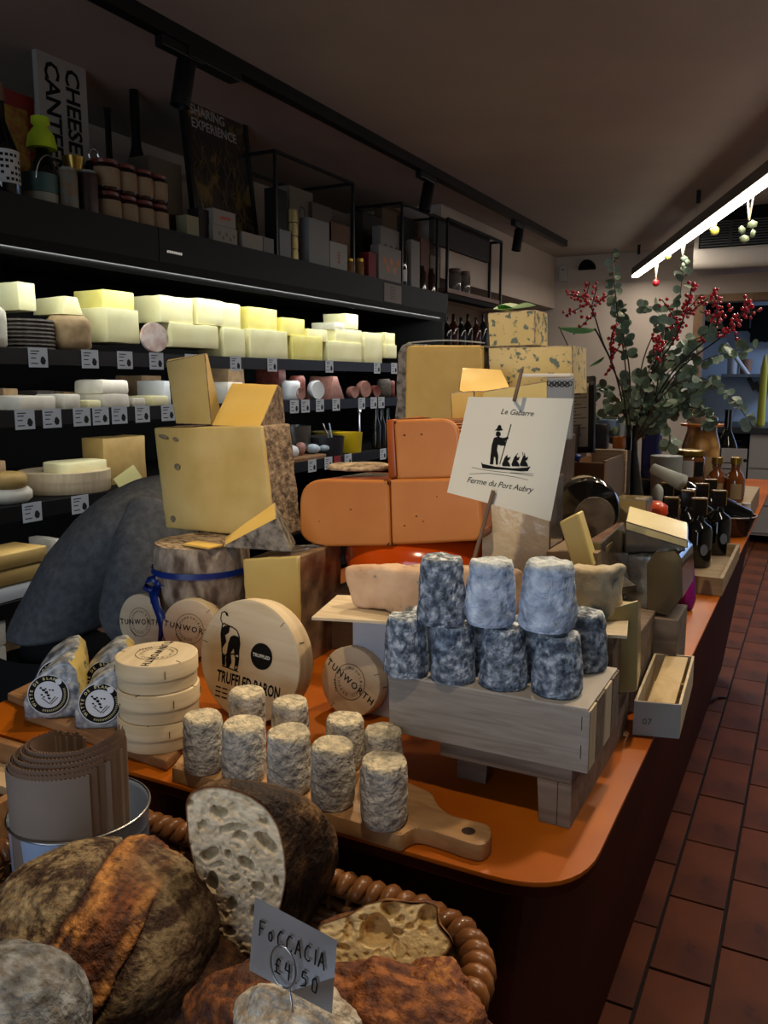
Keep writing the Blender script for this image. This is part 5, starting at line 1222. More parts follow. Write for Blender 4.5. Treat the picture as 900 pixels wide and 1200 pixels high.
def goat_log(name, lab, x, y, Z, r, h, seed, m, taper=0., amp=.0012, group=None, tone=None, cat='cheese', tilt=0, c=None):
    c = c or G(x, y, Z)
    hv = Vector((c.x, c.y, 0)).normalized() * r
    cx, cy = (c.x + hv.x, c.y + hv.y)
    b = NB(); rt = r * (1 - taper)
    lathe(b, [(0, 0), (r * .86, 0), (r * .97, .0035), (r, .010)] + [(r + (rt - r) * k / 8, .010 + (h - .020) * k / 8) for k in range(1, 9)] + [(rt * .975, h - .004), (rt * .90, h - .0005), (rt * .6, h - .001), (rt * .3, h), (0, h - .0008)], 44)
    refine(b, .0055, 2)
    rnd = random.Random(seed)
    off = Vector((seed * 3.7, seed, -seed * 2.1))
    b.normal_update()
    mv = [v.normal * (noise.noise(v.co * 28 + off) * amp * 1.6 + noise.noise(Vector((v.co.x * 80, v.co.y * 80, v.co.z * 130)) + off) * amp + abs(noise.noise(v.co * 190 + off)) * amp * .8) for v in b.verts]
    for v, d in zip(b.verts, mv): v.co += d
    for f in b.faces: f.smooth = True
    me = bpy.data.meshes.new(name); b.to_mesh(me); b.free(); me.materials.append(m)
    o = bpy.data.objects.new(name, me); COL.objects.link(o); o.location = (cx, cy, Z); o.rotation_euler = (tilt, tilt * .5, rnd.uniform(0, 6))
    setprops(o, lab, cat, group)
    if tone: tint(o, lambda p: tone(p, h, r))
    return o
def cream_lit_top(p, h, r):  # cream crust on top; warm top light and cool side light painted in
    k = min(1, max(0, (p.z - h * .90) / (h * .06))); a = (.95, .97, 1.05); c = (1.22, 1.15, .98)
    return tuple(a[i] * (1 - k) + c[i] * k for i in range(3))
nm = 'soft goat cheese logs on the paddle board'
front = [(240, 912, 'front row log at the far left end of the board, warm grey', 0.0223, .064), (287, 924, 'second log of the front row, creased near its top', 0.0239, .064), (339, 938, 'third log of the front row, bluish white', 0.0236, .066),
         (391, 955, 'fourth log of the front row, browner lower side', 0.0226, .066), (450, 979, 'front row log nearest the board handle', 0.0233, .066)]
for k, (x, y, lab, r, h) in enumerate(front):
    goat_log('goat_cheese_log', lab, x, y - 1, ZP + .0005, r, h, k + 1, LOGM, .03, .0011, nm, cream_lit_top)
back = [(291, 876, 'back row log at the left, in front of the large round box', 0.0223, .062), (341, 890, 'second log of the back row, in front of the large round box', 0.0226, .062),
        (404, 908, 'third log of the back row, below the leaning round box', 0.0215, .058), (449, 925, 'back row log at the right, behind the one nearest the handle', 0.0215, .058)]
for k, (x, y, lab, r, h) in enumerate(back):
    zt = G(x, y, ZP)
    goat_log('goat_cheese_log', lab, x, y - 1, ZP + .0005, r, h, k + 11, LOGM, .03, .0011, nm, cream_lit_top)
# ================================================================ stand, crate and ash-coated cheeses
f = G(668, 972, CT); YS = f.y; zS = GY(668, 900, YS).z
xr = f.x; xl = xr - .145
t = thing('wooden_riser', 'greyed wooden riser with square legs under the crate', 'riser', ((xl + xr) / 2, YS + .1, CT))
DEP = .285
b = NB(); box(b, xl, xr, YS, YS + DEP, zS - .018, zS, bev=.0015); obj('top', b, GREYWOOD, t)
b = NB(); prism(b, [(YS, zS - .018), (YS + .02, zS - .018 - .0), (YS + DEP, zS - .018), (YS + DEP, CT + .0), (YS + DEP - .02, CT), (YS + DEP - .03, CT), (YS + .02, CT), (YS, CT)], -.014, 0, Matrix(((0, 0, 1, xr), (1, 0, 0, 0), (0, 1, 0, 0), (0, 0, 0, 1))), bev=.001); obj('side_panel', b, GREYWOOD, t)
b = NB(); prism(b, [(xr - .0145, CT), (xr - .033, CT), (xr - .036, zS - .018), (xr - .0145, zS - .018)], YS, YS + .016, Matrix(((1, 0, 0, 0), (0, 0, 1, 0), (0, 1, 0, 0), (0, 0, 0, 1))), bev=.001); obj('leg', b, GREYWOOD, t)
b = NB(); prism(b, [(xl, CT), (xl + .035, CT), (xl + .038, zS - .018), (xl, zS - .018)], YS + .05, YS + .07, Matrix(((1, 0, 0, 0), (0, 0, 1, 0), (0, 1, 0, 0), (0, 0, 0, 1))), bev=.001); obj('leg', b, GREYWOOD, t)
for yy in (YS + DEP - .02,):
    b = NB(); box(b, xl, xl + .03, yy, yy + .016, CT, zS - .018, bev=.001); obj('leg', b, GREYWOOD, t)
zC = GY(688, 831, YS).z; yC = YS - .006
xcl, xcr = G(455, 858, zS).x, GY(690, 870, yC).x
zt_ = zC; D_ = .135
t = thing('wooden_crate', 'whitish wooden crate carrying the two tiers of ash-grey cheeses', 'crate', ((xcl + xcr) / 2, yC + .06, zS + .0005))
th = .004
b = NB(); box(b, xcl, xcr, yC, yC + th, zS + .0005, zt_, bev=.0008); fp = obj('front_panel', b, CRATEW, t)
b = NB(); box(b, xcl, xcr, yC + D_ - th, yC + D_, zS + .0005, zt_, bev=.0008); obj('back_panel', b, CRATEW, t)
for x in (xcl, xcr - th):
    for k, (a, c) in enumerate(((.005, .03), (.034, .066), (.070, .10), (.104, .13))):
        b = NB(); box(b, x, x + th, yC + a, yC + c, zS + .001, zt_ - .0005, bev=.0006); obj('side_slat', b, (PLY, GREYWOOD, PLY, GREYWOOD)[k], t)
b = NB(); box(b, xcl + .002, xcr - .002, yC + .001, yC + D_ - .001, zt_, zt_ + .002); obj('lid', b, mat('crate_lid', '#b9b3aa', '#a8a198', scale=8, rough=.6), t)
b = NB(); 
for z in (zS + .015, zS + .045): box(b, xcr - .008, xcr - .0072, yC - .0006, yC, z, z + .014)
obj('staple', b, MATS['staple_dark'] if 'staple_dark' in MATS else INK, fp)
zL = zt_ + .0025
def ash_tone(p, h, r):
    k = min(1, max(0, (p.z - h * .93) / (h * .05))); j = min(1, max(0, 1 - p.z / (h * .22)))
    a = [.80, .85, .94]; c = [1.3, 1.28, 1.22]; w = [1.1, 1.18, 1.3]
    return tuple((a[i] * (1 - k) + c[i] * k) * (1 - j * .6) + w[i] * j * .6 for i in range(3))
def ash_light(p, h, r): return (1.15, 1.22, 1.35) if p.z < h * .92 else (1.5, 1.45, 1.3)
ASHL = mat('ash_mould_light', '#ccd4dd', '#7d8794', '#a9b3c0', scale=60, lo=.33, hi=.67, rough=.95, bump=1, bscale=90, dist=.2, bdist=.008, attr='tone')
gm = 'ash-grey truncated goat cheeses on the crate'
botr = [(476, 801, 'lower tier, first from the left', .0248, .066), (531, 808, 'lower tier, second from the left', .0244, .062), (590, 815, 'lower tier, third from the left', .0262, .064), (652, 824, 'lower tier, rightmost at the crate corner', .0262, .063)]
zmax = 0
for k, (x, y, lab, r, h) in enumerate(botr):
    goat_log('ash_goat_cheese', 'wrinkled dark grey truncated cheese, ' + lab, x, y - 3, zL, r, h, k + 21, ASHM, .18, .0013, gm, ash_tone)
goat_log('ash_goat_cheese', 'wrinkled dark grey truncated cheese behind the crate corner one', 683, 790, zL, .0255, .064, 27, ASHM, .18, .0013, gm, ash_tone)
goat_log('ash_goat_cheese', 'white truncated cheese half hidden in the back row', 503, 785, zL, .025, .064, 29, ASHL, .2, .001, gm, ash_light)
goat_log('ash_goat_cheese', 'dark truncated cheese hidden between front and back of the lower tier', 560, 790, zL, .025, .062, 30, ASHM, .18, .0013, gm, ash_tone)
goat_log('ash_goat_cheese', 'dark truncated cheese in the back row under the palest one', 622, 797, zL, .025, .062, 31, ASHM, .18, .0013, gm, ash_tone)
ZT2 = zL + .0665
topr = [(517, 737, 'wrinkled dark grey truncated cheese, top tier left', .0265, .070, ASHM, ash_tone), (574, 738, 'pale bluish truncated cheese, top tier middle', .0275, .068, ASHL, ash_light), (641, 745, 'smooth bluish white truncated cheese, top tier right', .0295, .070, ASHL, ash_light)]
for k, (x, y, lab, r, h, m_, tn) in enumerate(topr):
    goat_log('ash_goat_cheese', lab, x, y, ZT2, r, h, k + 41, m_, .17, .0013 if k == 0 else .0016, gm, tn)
# ================================================================ shelf board on boxes with washed-rind loaves
zK = 1.11
FL, FR, BR, BL = [G(*p, zK) for p in ((365, 723), (735, 745), (738, 706), (395, 697))]
b = NB(); prism(b, [(q.x, q.y) for q in (FL, FR, BR, BL)], zK - .004, zK, bev=.0008)
obj('shelf_board', b, PLY, label='long pale board bridging two boxes behind the ash-grey cheeses', cat='board')
a0, a1 = GY(413, 740, .945), GY(478, 740, .945)
b = NB(); box(b, a0.x, a1.x, .945, 1.03, CT, zK - .0045, bev=.002); obj('packing_box', b, mat('blue_white_box', '#b4bdca', rough=.5), label='bluish white box under the left end of the shelf board', cat='box')
b = NB(); xx = GY(716, 800, FR.y + .01).x; box(b, xx - .012, xx, FR.y + .012, FR.y + .12, zS + .001, zK - .0045, bev=.001); box(b, xx - .08, xx - .0125, FR.y + .03, FR.y + .04, zS + .001, zK - .0045); obj('packing_box', b, GREYWOOD, label='grey wooden box end under the right end of the shelf board', cat='box')
def loaf(name, lab, pts, Y, depth, zb, seed, m, back=.012, sag=0, top_in=.008):
    f4 = [GY(*p, Y) for p in pts]; f4[0].z = zb; f4[1].z = zb
    b4 = [q + Vector((back, depth, 0)) for q in f4]
    f4[3] += Vector((0, top_in, 0)); f4[2] += Vector((0, top_in, 0)); b4[2] -= Vector((0, top_in, 0)); b4[3] -= Vector((0, top_in, 0))
    v, fc = hexa(f4, b4); b = NB(); V = [b.verts.new(p) for p in v]
    for f in fc: b.faces.new([V[i] for i in f])
    bmesh.ops.recalc_face_normals(b, faces=b.faces); bmesh.ops.bevel(b, geom=b.edges[:], offset=.008, segments=3, affect='EDGES', profile=.5)
    refine(b, .006, 4); rough(b, .0045, 34, seed, .0022, 95)
    if sag:
        for q in b.verts:
            if q.co.z > zb + .02: q.co.z -= sag * math.exp(-((q.co.x - sum(p.x for p in f4) / 4 - .01) / .02) ** 2)
    return obj(name, b, m, smooth='all', label=lab, cat='cheese', group='washed-rind loaf cheeses on the shelf board')
YL = GY(430, 722, (FL.y + FR.y) / 2 - .015).y
yl = FL.y + .03
loaf('washed_rind_loaf', 'pinkish beige loaf cheese at the left end of the shelf board', [(411, 722), (497, 722), (492, 668), (398, 666)], yl + .025, .05, zK + .001, 1, PINKR)
loaf('washed_rind_loaf', 'pinkish loaf cheese mostly hidden behind the top-tier cheeses', [(500, 724), (592, 728), (592, 672), (500, 668)], yl + .065, .05, zK + .001, 2, PINKR)
MOLB = mat('rind_blue_mould', '#b9a788', '#7d857c', '#c9bda2', scale=20, rough=.9, bump=.9, bscale=50, bdist=.004, spots=('#59707a', 24, .55))
loaf('washed_rind_loaf', 'sagging loaf cheese mottled with blue mould at the right end of the shelf board', [(655, 738), (706, 742), (714, 668), (650, 668)], FR.y + .025, .06, zK + .001, 3, MOLB, sag=.003)
# ================================================================ paper sign on a skewer
Ysn = 1.0
zsk = GY(552, 668, Ysn)
t = thing('paper_sign', 'square white paper sign on a skewer with a black boatman drawing and handwriting', 'sign', GY(552, 668, Ysn))
c4 = [GY(524, 577, Ysn), GY(645, 611, Ysn - .005), GY(672, 467, Ysn + .012), GY(549, 465, Ysn + .006)]
b = NB(); n = 12; rows = []; sheet = []
for i in range(n + 1):
    u = i / n; row = []
    for j in range(n + 1):
        v_ = j / n; p = c4[0].lerp(c4[1], u).lerp(c4[3].lerp(c4[2], u), v_)
        p.y += .004 * math.sin(u * PI) + .006 * (u > .7) * (u - .7) * math.sin(v_ * 3)
        row.append(b.verts.new(p)); sheet.append(p.copy())
    rows.append(row)
for i in range(n):
    for j in range(n): b.faces.new((rows[i][j], rows[i + 1][j], rows[i + 1][j + 1], rows[i][j + 1]))
bmesh.ops.recalc_face_normals(b, faces=b.faces); bmesh.ops.solidify(b, geom=b.faces[:], thickness=.0004)
obj('paper', b, mat('sign_paper', '#dedacb', '#d6d2c3', scale=5, rough=.8), t, smooth=True)
Ysk = Ysn + .002
b = NB(); tube(b, [GY(612, 432, Ysk - .006), GY(603, 468, Ysk - .010)], [.0022, .0026], 8); tube(b, [GY(578, 575, Ysn - .004), GY(552, 668, Ysn - .006), GY(548, 684, Ysn - .006)], [.0026, .0028, .0028], 8); tube(b, [GY(603, 468, Ysk - .008), GY(602.5, 470, Ysk + .014), GY(578, 575, Ysk + .014)], .0025, 8)
obj('skewer', b, mat('skewer_wood', '#7e6652', '#6b5544', scale=30, rough=.6), t)
ctr = (c4[0] + c4[1] + c4[2] + c4[3]) / 4; xd = (c4[1] - c4[0]).normalized(); yd = (c4[3] - c4[0])
U = ((c4[1] - c4[0]).length) / 121 * 1.0
MS = frame(ctr + Vector((0, -.0016, 0)), (c4[1] + c4[2] - c4[0] - c4[3]), (c4[3] + c4[2] - c4[0] - c4[1]))
# drawing mapped from picture measurements of the sheet (900 wide crop), centre (440, 400)
def S(x, y):    # (x, y) on the 900x1125 view of the sheet -> local metres on the sheet
    px_, py_ = 520 + x * .1778, 460 + y * .1778
    p = GY(px_, py_, Ysn); l = MS.inverted() @ Vector(p); return (l.x, l.y)
b = NB()
def SP(pts): flat(b, [S(*p) for p in pts], MS)
def SL(p, q, w): strip(b, S(*p), S(*q), w, MS)
SP([(238, 460), (250, 472), (330, 490), (450, 502), (540, 496), (566, 488), (548, 520), (500, 522), (400, 512), (300, 506), (248, 500)])
SP([(295, 475), (300, 400), (305, 350), (318, 300), (345, 290), (372, 300), (392, 298), (410, 288), (414, 305), (392, 322), (398, 340), (392, 352), (365, 352), (345, 345), (340, 380), (350, 420), (348, 478), (335, 478), (330, 430), (322, 425), (318, 476)])
SP([(330, 285), (332, 262), (345, 255), (362, 265), (362, 282), (350, 295)])
SP([(322, 250), (335, 240), (345, 218), (358, 212), (366, 225), (366, 238), (376, 242), (372, 250), (350, 254)])
SL((428, 210), (360, 475), .0012)
for (ox, s) in ((0, 1), (62, 1.15), (118, 1.05)):
    SP([(375 + ox, 475), (392 + ox, 440 - 10 * s), (408 + ox, 418 - 8 * s), (412 + ox, 432), (430 + ox, 424), (424 + ox, 445), (412 + ox, 452), (425 + ox, 470), (432 + ox, 490), (380 + ox, 488)])
SL((405 + 62, 415), (480, 402), .0009); SL((515, 430), (510, 395), .0009); SL((530, 440), (522, 402), .0009)
for pts in (((180, 495), (260, 512), (330, 522)), ((330, 522), (450, 534), (585, 552)), ((165, 538), (290, 534), (370, 544)), ((370, 544), (460, 558), (552, 578)), ((430, 530), (520, 534), (585, 538))):
    for p, q in zip(pts, pts[1:]): SL(p, q, .0005)
def drape(b):     # press the ink onto the slightly curved sheet
    for v in b.verts:
        c = sorted(((q.x - v.co.x) ** 2 + (q.z - v.co.z) ** 2, q.y) for q in sheet)[:4]; w = [1 / (d + 1e-7) for d, _ in c]
        v.co.y = sum(a * y for a, (_, y) in zip(w, c)) / sum(w) - .0009
drape(b); obj('boat_drawing', b, INK, t, normals=False)
b = NB(); p = S(465, 132); text(b, 'Le Gabarre', .0098, MS @ TR(p[0], p[1], .0002) @ RZ(.05), shear=.35, width=.95)
p = S(360, 610); text(b, 'Ferme du Port Aubry', .0108, MS @ TR(p[0], p[1], .0002) @ RZ(.01), shear=.35, width=.95)
drape(b); obj('lettering', b, INK, t, normals=False)
# ================================================================ right-hand group of cheeses
Y7 = 1.20
FILMC = dict(coat=1.0)
px_block('wrapped_cheese_block', 'tall creamy cheese block in shiny film under the paper sign', [(566, 700), (645, 705), (646, 560), (563, 555)], Y7, .07, mat('paste_wrapped_cream', '#cfc5ab', '#c2b699', scale=5, rough=.12, coat=1, bump=1, bscale=26, bdist=.009), mat('rind_wrapped_dark', '#5a5048', '#3e3833', scale=30, rough=.2, coat=1), (0,), 11, zb=CT + .001)
# black-rinded cut wheel standing
Yk = 1.42
b = NB(); q = GY(688, 600, Yk); R_ = 36 / F * (q - CAM).dot(FW) * 1.05; zq_ = G(690, 640, CT).z
zc_ = GY(690, 598, Yk).z
box_top = zc_ - R_ * .97
Mw = frame((q.x, Yk, zc_), (1, .35, 0), (0, 0, 1))
lathe(b, [(0, -.05), (R_ * .93, -.05), (R_, -.043), (R_, .0), (R_ * .93, .007), (0, .007)], 48, Mw); rough(b, .003, 25, 4)
o = obj('black_wheel', b, mat('black_wax', '#0d0c0b', rough=.15, coat=1, bump=.5, bscale=25, bdist=.004), smooth=True, label='glossy black-rinded wheel standing on edge right of the paper sign', cat='cheese')
b = NB(); lathe(b, [(0, .0072), (R_ * .62, .0072), (R_ * .60, .0085), (0, .0085)], 36, Mw @ TR(.012, -.01, 0)); obj('paper_label', b, mat('brown_label', '#5d5146', '#453b33', scale=40, rough=.4, coat=.6), o)
b = NB(); lathe(b, [(R_ * .965, -.052), (R_ * 1.004, -.045), (R_ * 1.008, -.02), (R_ * .99, -.018)], 30, Mw, cap=False, a0=PI * .42, a1=PI * 1.05); obj('pale_edge', b, mat('pale_rind', '#b0a284', '#8c7f65', scale=30, rough=.4, coat=.6), o, smooth=True)
b = NB(); box(b, q.x - .09, q.x + .05, Yk - .05, Yk + .10, CT, box_top, bev=.003); obj('packing_box', b, mat('kraft_box', '#8d7659', '#806a4f', scale=10, rough=.7), label='brown box under the black-rinded wheel', cat='box')
# upright sliver
px_block('cheese_wedge', 'narrow creamy upright wedge leaning in front of the black-rinded wheel', [(672, 668), (696, 664), (677, 601), (655, 612)], 1.16, .03, PALE, PALE, (0, 3, 4, 5), 12, zb=None)
px_block('packing_box', 'wooden-brown box front below the leaning creamy wedge', [(640, 700), (700, 702), (700, 648), (640, 646)], 1.175, .10, MATS['kraft_box'], MATS['kraft_box'], (0, 1, 2, 3, 4, 5), 13, cat='box', bev=.001, disp=0, zb=CT + .001)
# wrapped wedge with pink-brown top
WRW = mat('film_wrapped_grey', '#857d70', '#6a6257', scale=7, rough=.14, coat=1, bump=.4, bscale=30, bdist=.004)
PT = mat('film_wrapped_pink', '#9c7b69', '#86685a', scale=20, rough=.2, coat=1, bump=.3, bscale=60)
Yz = 1.20
zlow = GY(710, 690, Yz).z
v, fc = hexa([GY(692, 690, Yz), GY(704, 690, Yz), GY(705, 636, Yz), GY(687, 634, Yz)], [GY(712, 690, Yz + .17), GY(742, 690, Yz + .17), GY(731, 612, Yz + .17), GY(722, 613, Yz + .17)])
zl0 = 1.06
for i in (0, 1, 4, 5): v[i].z = zl0
wedge_obj('wrapped_wedge', 'film-wrapped wedge with a sloping pinkish brown top right of the leaning wedge', v, fc, (4,), PT, WRW, seed=14)
b = NB(); q0 = GY(668, 730, 1.10); q1 = GY(745, 730, 1.10)
box(b, q0.x, q1.x, 1.115, 1.40, CT, zl0 - .001, bev=.003); obj('packing_box', b, GREYWOOD, label='low grey box carrying the film-wrapped wedges', cat='box')
# tilted tile-like label card between
b = NB(); q = GY(700, 692, 1.10); box(b, -.02, .02, -.028, .028, 0, .010, TR(GY(716, 690, 1.10).x, 1.13, GY(716, 696, 1.10).z) @ RZ(.5) @ RY(-.12), bev=.001); o = obj('printed_box', b, mat('dark_print_box', '#4b4640', '#2d2a28', scale=90, rough=.4, coat=.5), label='small dark printed box wedged below the pink-topped wedge', cat='box')
# big wrapped block right, with half-octagonal end
Yw_ = 1.26
pts = [(758, 715), (782, 722), (800, 700), (799, 655), (791, 645), (768, 647), (758, 660)]
P = [GY(*p, Yw_) for p in pts]
b = NB(); prism(b, [(q.x, q.z) for q in P], Yw_, Yw_ + .12, Mxz, bev=.001, seg=1); refine(b, .015, 3); rough(b, .0005, 30)
o = obj('wrapped_cheese_block', b, mat('film_brown_face', '#62563f', '#564b38', scale=8, rough=.16, coat=1, bump=.25, bscale=20), smooth='sharp', label='large film-wrapped block with an angular brown-grey face at the counter edge', cat='cheese')
P = [GY(*p, Yw_ + .015) for p in [(735, 712), (772, 716), (772, 648), (735, 650)]]
b = NB(); prism(b, [(q.x, q.z) for q in P], Yw_ + .012, Yw_ + .115, Mxz, bev=.006); refine(b, .01, 3); rough(b, .004, 30, 5, .003, 90)
obj('film', b, mat('crumpled_film', '#6a6a68', '#3c3b38', '#8a8a86', scale=22, rough=.07, coat=1, bump=1.0, bscale=40, bdist=.006), o, smooth='all')
zbk = min((o.matrix_basis @ v_.co).z for v_ in o.data.vertices)
b = NB(); xa_ = GY(752, 740, Yw_).x; xb_ = GY(795, 740, Yw_).x
box(b, xa_, xb_, Yw_ - .01, Yw_ + .09, CT, zbk - .002, bev=.002); o = obj('packing_box', b, GREYWOOD, label='grey wooden box end with stamped letters under the large wrapped block', cat='box')
# pale slab laid across the top
f4 = [GY(733, 621, 1.27), GY(806, 643, 1.25), GY(806, 633, 1.25), GY(733, 611, 1.27)]; v, fc = hexa(f4, [p + Vector((-.012, .085, .012)) for p in f4])
wedge_obj('cheese_slab', 'long creamy slab tilted across the top of the wrapped block', v, fc, (0, 4, 3), mat('paste_cream_film', '#dccf9f', '#cfc08c', scale=12, rough=.4, coat=.3), mat('rind_dim', '#4d4740', '#393430', scale=30, rough=.3, coat=.8), seed=16)
v, fc = hexa([GY(733, 648, 1.275), GY(803, 646, 1.275), GY(803, 641, 1.275), GY(733, 619, 1.275)], [GY(731, 648, 1.36), GY(790, 646, 1.38), GY(790, 636, 1.38), GY(731, 620, 1.36)])
wedge_obj('cheese_slab', 'dark-rinded wedge under the creamy tilted slab', v, fc, (), WRW, mat('rind_dim', '#4d4740'), seed=17)
px_block('wrapped_cheese_block', 'upright creamy block with film top behind the tilted slab', [(722, 640), (758, 640), (758, 586), (720, 584)], 1.56, .06, mat('paste_beige_film', '#b09b6c', '#a38e60', scale=8, rough=.2, coat=.8), WRW, (0, 4), 18, zb=1.06)
b = NB(); box(b, GY(722, 640, 1.55).x - .01, GY(770, 640, 1.55).x + .02, 1.5, 1.66, CT, 1.058, bev=.003); obj('packing_box', b, MATS['kraft_box'], label='brown box carrying the upright creamy block behind the tilted slab', cat='box')
zbag = GY(768, 617, 1.62).z
b = NB(); box(b, GY(760, 640, 1.59).x + .02, GY(784, 640, 1.59).x, 1.665, 1.72, CT + .0005, zbag - .001, bev=.002); obj('packing_box', b, MATS['dim_crate'], label='narrow dim box under the orange-red bag', cat='box')
b = NB(); q = GY(767, 612, 1.69); lathe(b, [(0, 0), (.016, .0), (.025, .02), (.023, .038), (.012, .048), (0, .048)], 24, TR(q.x, 1.69, zbag) @ Matrix.Diagonal((1, 1, .8, 1))); rough(b, .003, 40)
obj('orange_bag', b, mat('orange_red', '#d4481e', rough=.35, coat=.3), smooth='all', label='small bright orange-red bag behind the creamy block', cat='bag')
# cream packet and lower boxes by the shelf board
v, fc = hexa([GY(701, 793, .99), GY(748, 776, 1.02), GY(748, 703, 1.02), GY(703, 716, .99)], [GY(705, 780, 1.09), GY(752, 768, 1.10), GY(751, 706, 1.10), GY(716, 703, 1.09)])
for i in (0, 1, 4, 5): v[i].z = max(v[i].z, CT + .03) if False else v[i].z
zc1 = zS + .001
for i in (0, 1, 4, 5): v[i].z = zc1
wedge_obj('cheese_packet', 'pale golden packet standing right of the shelf board', v, fc, (0, 3), mat('golden_packet', '#b3a06a', '#a8945c', scale=8, rough=.3, coat=.5), mat('golden_packet_top', '#c2b283', rough=.4), seed=19, disp=.0005)
YB = 1.40
b = NB(); xs = [GY(x, 740, 1.42).x for x in (748, 770)]
box(b, xs[0], xs[1], 1.425, 1.50, CT, GY(760, 716, 1.42).z, bev=.002); obj('packing_box', b, CRATEW, label='pale box end below the wrapped block, left of the stamped one', cat='box')
# open wooden box hanging over the counter edge
pB = [G(740, 862, CT + .001), G(796, 866, CT + .001), G(812, 802, CT + .001), G(770, 800, CT + .001)]
o0 = G(741, 861, CT + .001); ex = Vector((1, .02, 0)).normalized(); ang = -.02
wx = (G(796, 866, CT + .001) - o0).length; Lb = (G(812, 803, CT + .001) - G(796, 866, CT + .001)).length
MB = frame(o0, (G(796, 866, CT + .001) - o0), Vector((0, 0, 1)).cross(G(796, 866, CT + .001) - o0))
hb = GY(740, 822, o0.y).z - CT
t = thing('wooden_box', 'open narrow wooden box with a loose lid jutting over the counter edge', 'box', o0)
Lb = max(Lb, .2)
dirY = (G(812, 802, CT + .001) - G(796, 866, CT + .001)).normalized()
MB = Matrix(((MB[0][0], dirY.x, 0, o0.x), (MB[1][0], dirY.y, 0, o0.y), (0, 0, 1, CT + .001), (0, 0, 0, 1)))
tk = .0035
b = NB(); box(b, 0, wx, 0, tk, 0, hb, MB, bev=.0005); fr = obj('front_panel', b, mat('box_white_front', '#a39c95', '#938b84', scale=8, rough=.65), t)
b = NB(); box(b, 0, wx, Lb - tk, Lb, 0, hb, MB); obj('back_panel', b, PLY, t)
for x in (0, wx - tk):
    b = NB(); box(b, x, x + tk, tk, Lb - tk, 0, hb, MB, bev=.0005); obj('side_panel', b, PLY, t)
b = NB(); box(b, tk, wx - tk, tk, Lb - tk, 0, .003, MB); obj('bottom_panel', b, PLY, t)
b = NB(); box(b, wx * .30, wx * .86, .002, Lb * .95, hb - .004, hb + .0005, MB, bev=.0004); obj('loose_lid', b, mat('lid_birch', '#c9b084', '#b1965f', scale=4, stretch=(6, 2, 1), rough=.55, dist=2, spots=('#7c5a34', 16, .68)), t)
b = NB(); text(b, '07', .012, frame(MB @ Vector((wx * .3, -.0005, hb * .42)), MB.to_3x3() @ Vector((1, 0, 0)), (0, 0, 1))); obj('stencil', b, mat('stencil_grey', '#4c4642', rough=.8), fr, normals=False)
b = NB(); pts = [G(*p, CT + .012) for p in ((700, 800), (737, 803), (770, 760), (745, 750))]
prism(b, [(q.x, q.y) for q in pts], CT + .0005, CT + .012); obj('birch_plank', b, PLY, label='pale wooden lid between the riser and the open box', cat='lid')
# ================================================================ bread basket in front of the counter
ZR = .93      # rim height
WIC = mat('wicker', '#966338', '#6b4324', '#82532c', scale=40, rough=.35, coat=.25, spots=('#5a3418', 30, .6))
WICD = mat('wicker_dark', '#7c5128', '#5b3819', scale=40, rough=.45)
bp = [(-.69, .16), (-.205, .16), (-.205, .612), (-.69, .612)]
path = rounded_poly(bp, [.1, .1, .085, .06], 10)
def resample(pts, step, closed=True):
    out = []; P = [Vector((p[0], p[1])) for p in pts] + ([Vector((pts[0][0], pts[0][1]))] if closed else [])
    acc = 0
    for a, c in zip(P, P[1:]):
        L = (c - a).length
        while acc <= L and L > 1e-9:
            out.append((a.lerp(c, acc / L), (c - a).normalized())); acc += step
        acc -= L
    return out
bk = thing('bread_basket', 'deep brown wicker basket with a thick coiled rim holding the breads', 'basket', (-.45, .40, .60))
zb0 = .68
# coiled rim: strands
b = NB(); n = 12
for i in range(n + 1):
    pass
b.free()
b = NB(); pts = []
for k in range(9):
    u = k / 8; a = u * PI * 1.25 - .6
    pts.append(((u - .5) * .016, -.0105 * math.cos(a) , .0105 * math.sin(a)))
tube(b, pts, [.0045, .0062, .0075, .0082, .0085, .0082, .0075, .0062, .0045], 8)
strand = obj('rim_strand', b, WIC, bk, local=True, smooth='all')
S_ = resample(path, .0150); first = True
for (p, d) in S_:
    s = strand if first else strand.copy()
    if not first: COL.objects.link(s); s.parent = bk
    first = False
    ang = math.atan2(d.y, d.x)
    s.location = Vector((p.x, p.y, ZR + random.uniform(-.001, .001))) - bk.location
    s.rotation_euler = (random.uniform(-.25, .25) + .4, random.uniform(-.12, .12), ang + random.uniform(-.12, .12) + .25)
    s.scale = (.92, random.uniform(.82, .95), random.uniform(.88, 1.0))
b = NB(); tube(b, [(p.x, p.y, ZR) for p, d in resample(path, .02)], .0075, 8, closed=True); obj('rim_core', b, WICD, bk, smooth='all')
# woven wall: stakes and horizontal weavers
b = NB(); RS = resample(path, .004); N_ = len(RS)
for lv in range(26):
    z = zb0 + .004 + lv * .0092; kk = .90 + .10 * (z - zb0) / (ZR - zb0)
    pp = []
    for i, (p, d) in enumerate(RS[::2]):
        nrm = Vector((d.y, -d.x)); off = .0028 * math.cos(i * PI / 2.5 + lv * PI)
        c = Vector((-.4475, .386)); q = c + (p - c) * kk + nrm * off
        pp.append((q.x, q.y, z))
    tube(b, pp, .0045, 5, closed=True)
obj('woven_wall', b, WICD, bk, kind='stuff', smooth='all')
b = NB()
for i, (p, d) in enumerate(resample(path, .02)):
    c = Vector((-.4475, .386)); q = c + (p - c) * .90
    tube(b, [(q.x, q.y, zb0), (p.x, p.y, ZR)], .003, 5)
obj('stakes', b, WICD, bk, kind='stuff')
b = NB(); prism(b, [((p[0] + .4475) * .9 - .4475, (p[1] - .386) * .9 + .386) for p in path], zb0 - .01, zb0); obj('basket_base', b, WICD, bk)
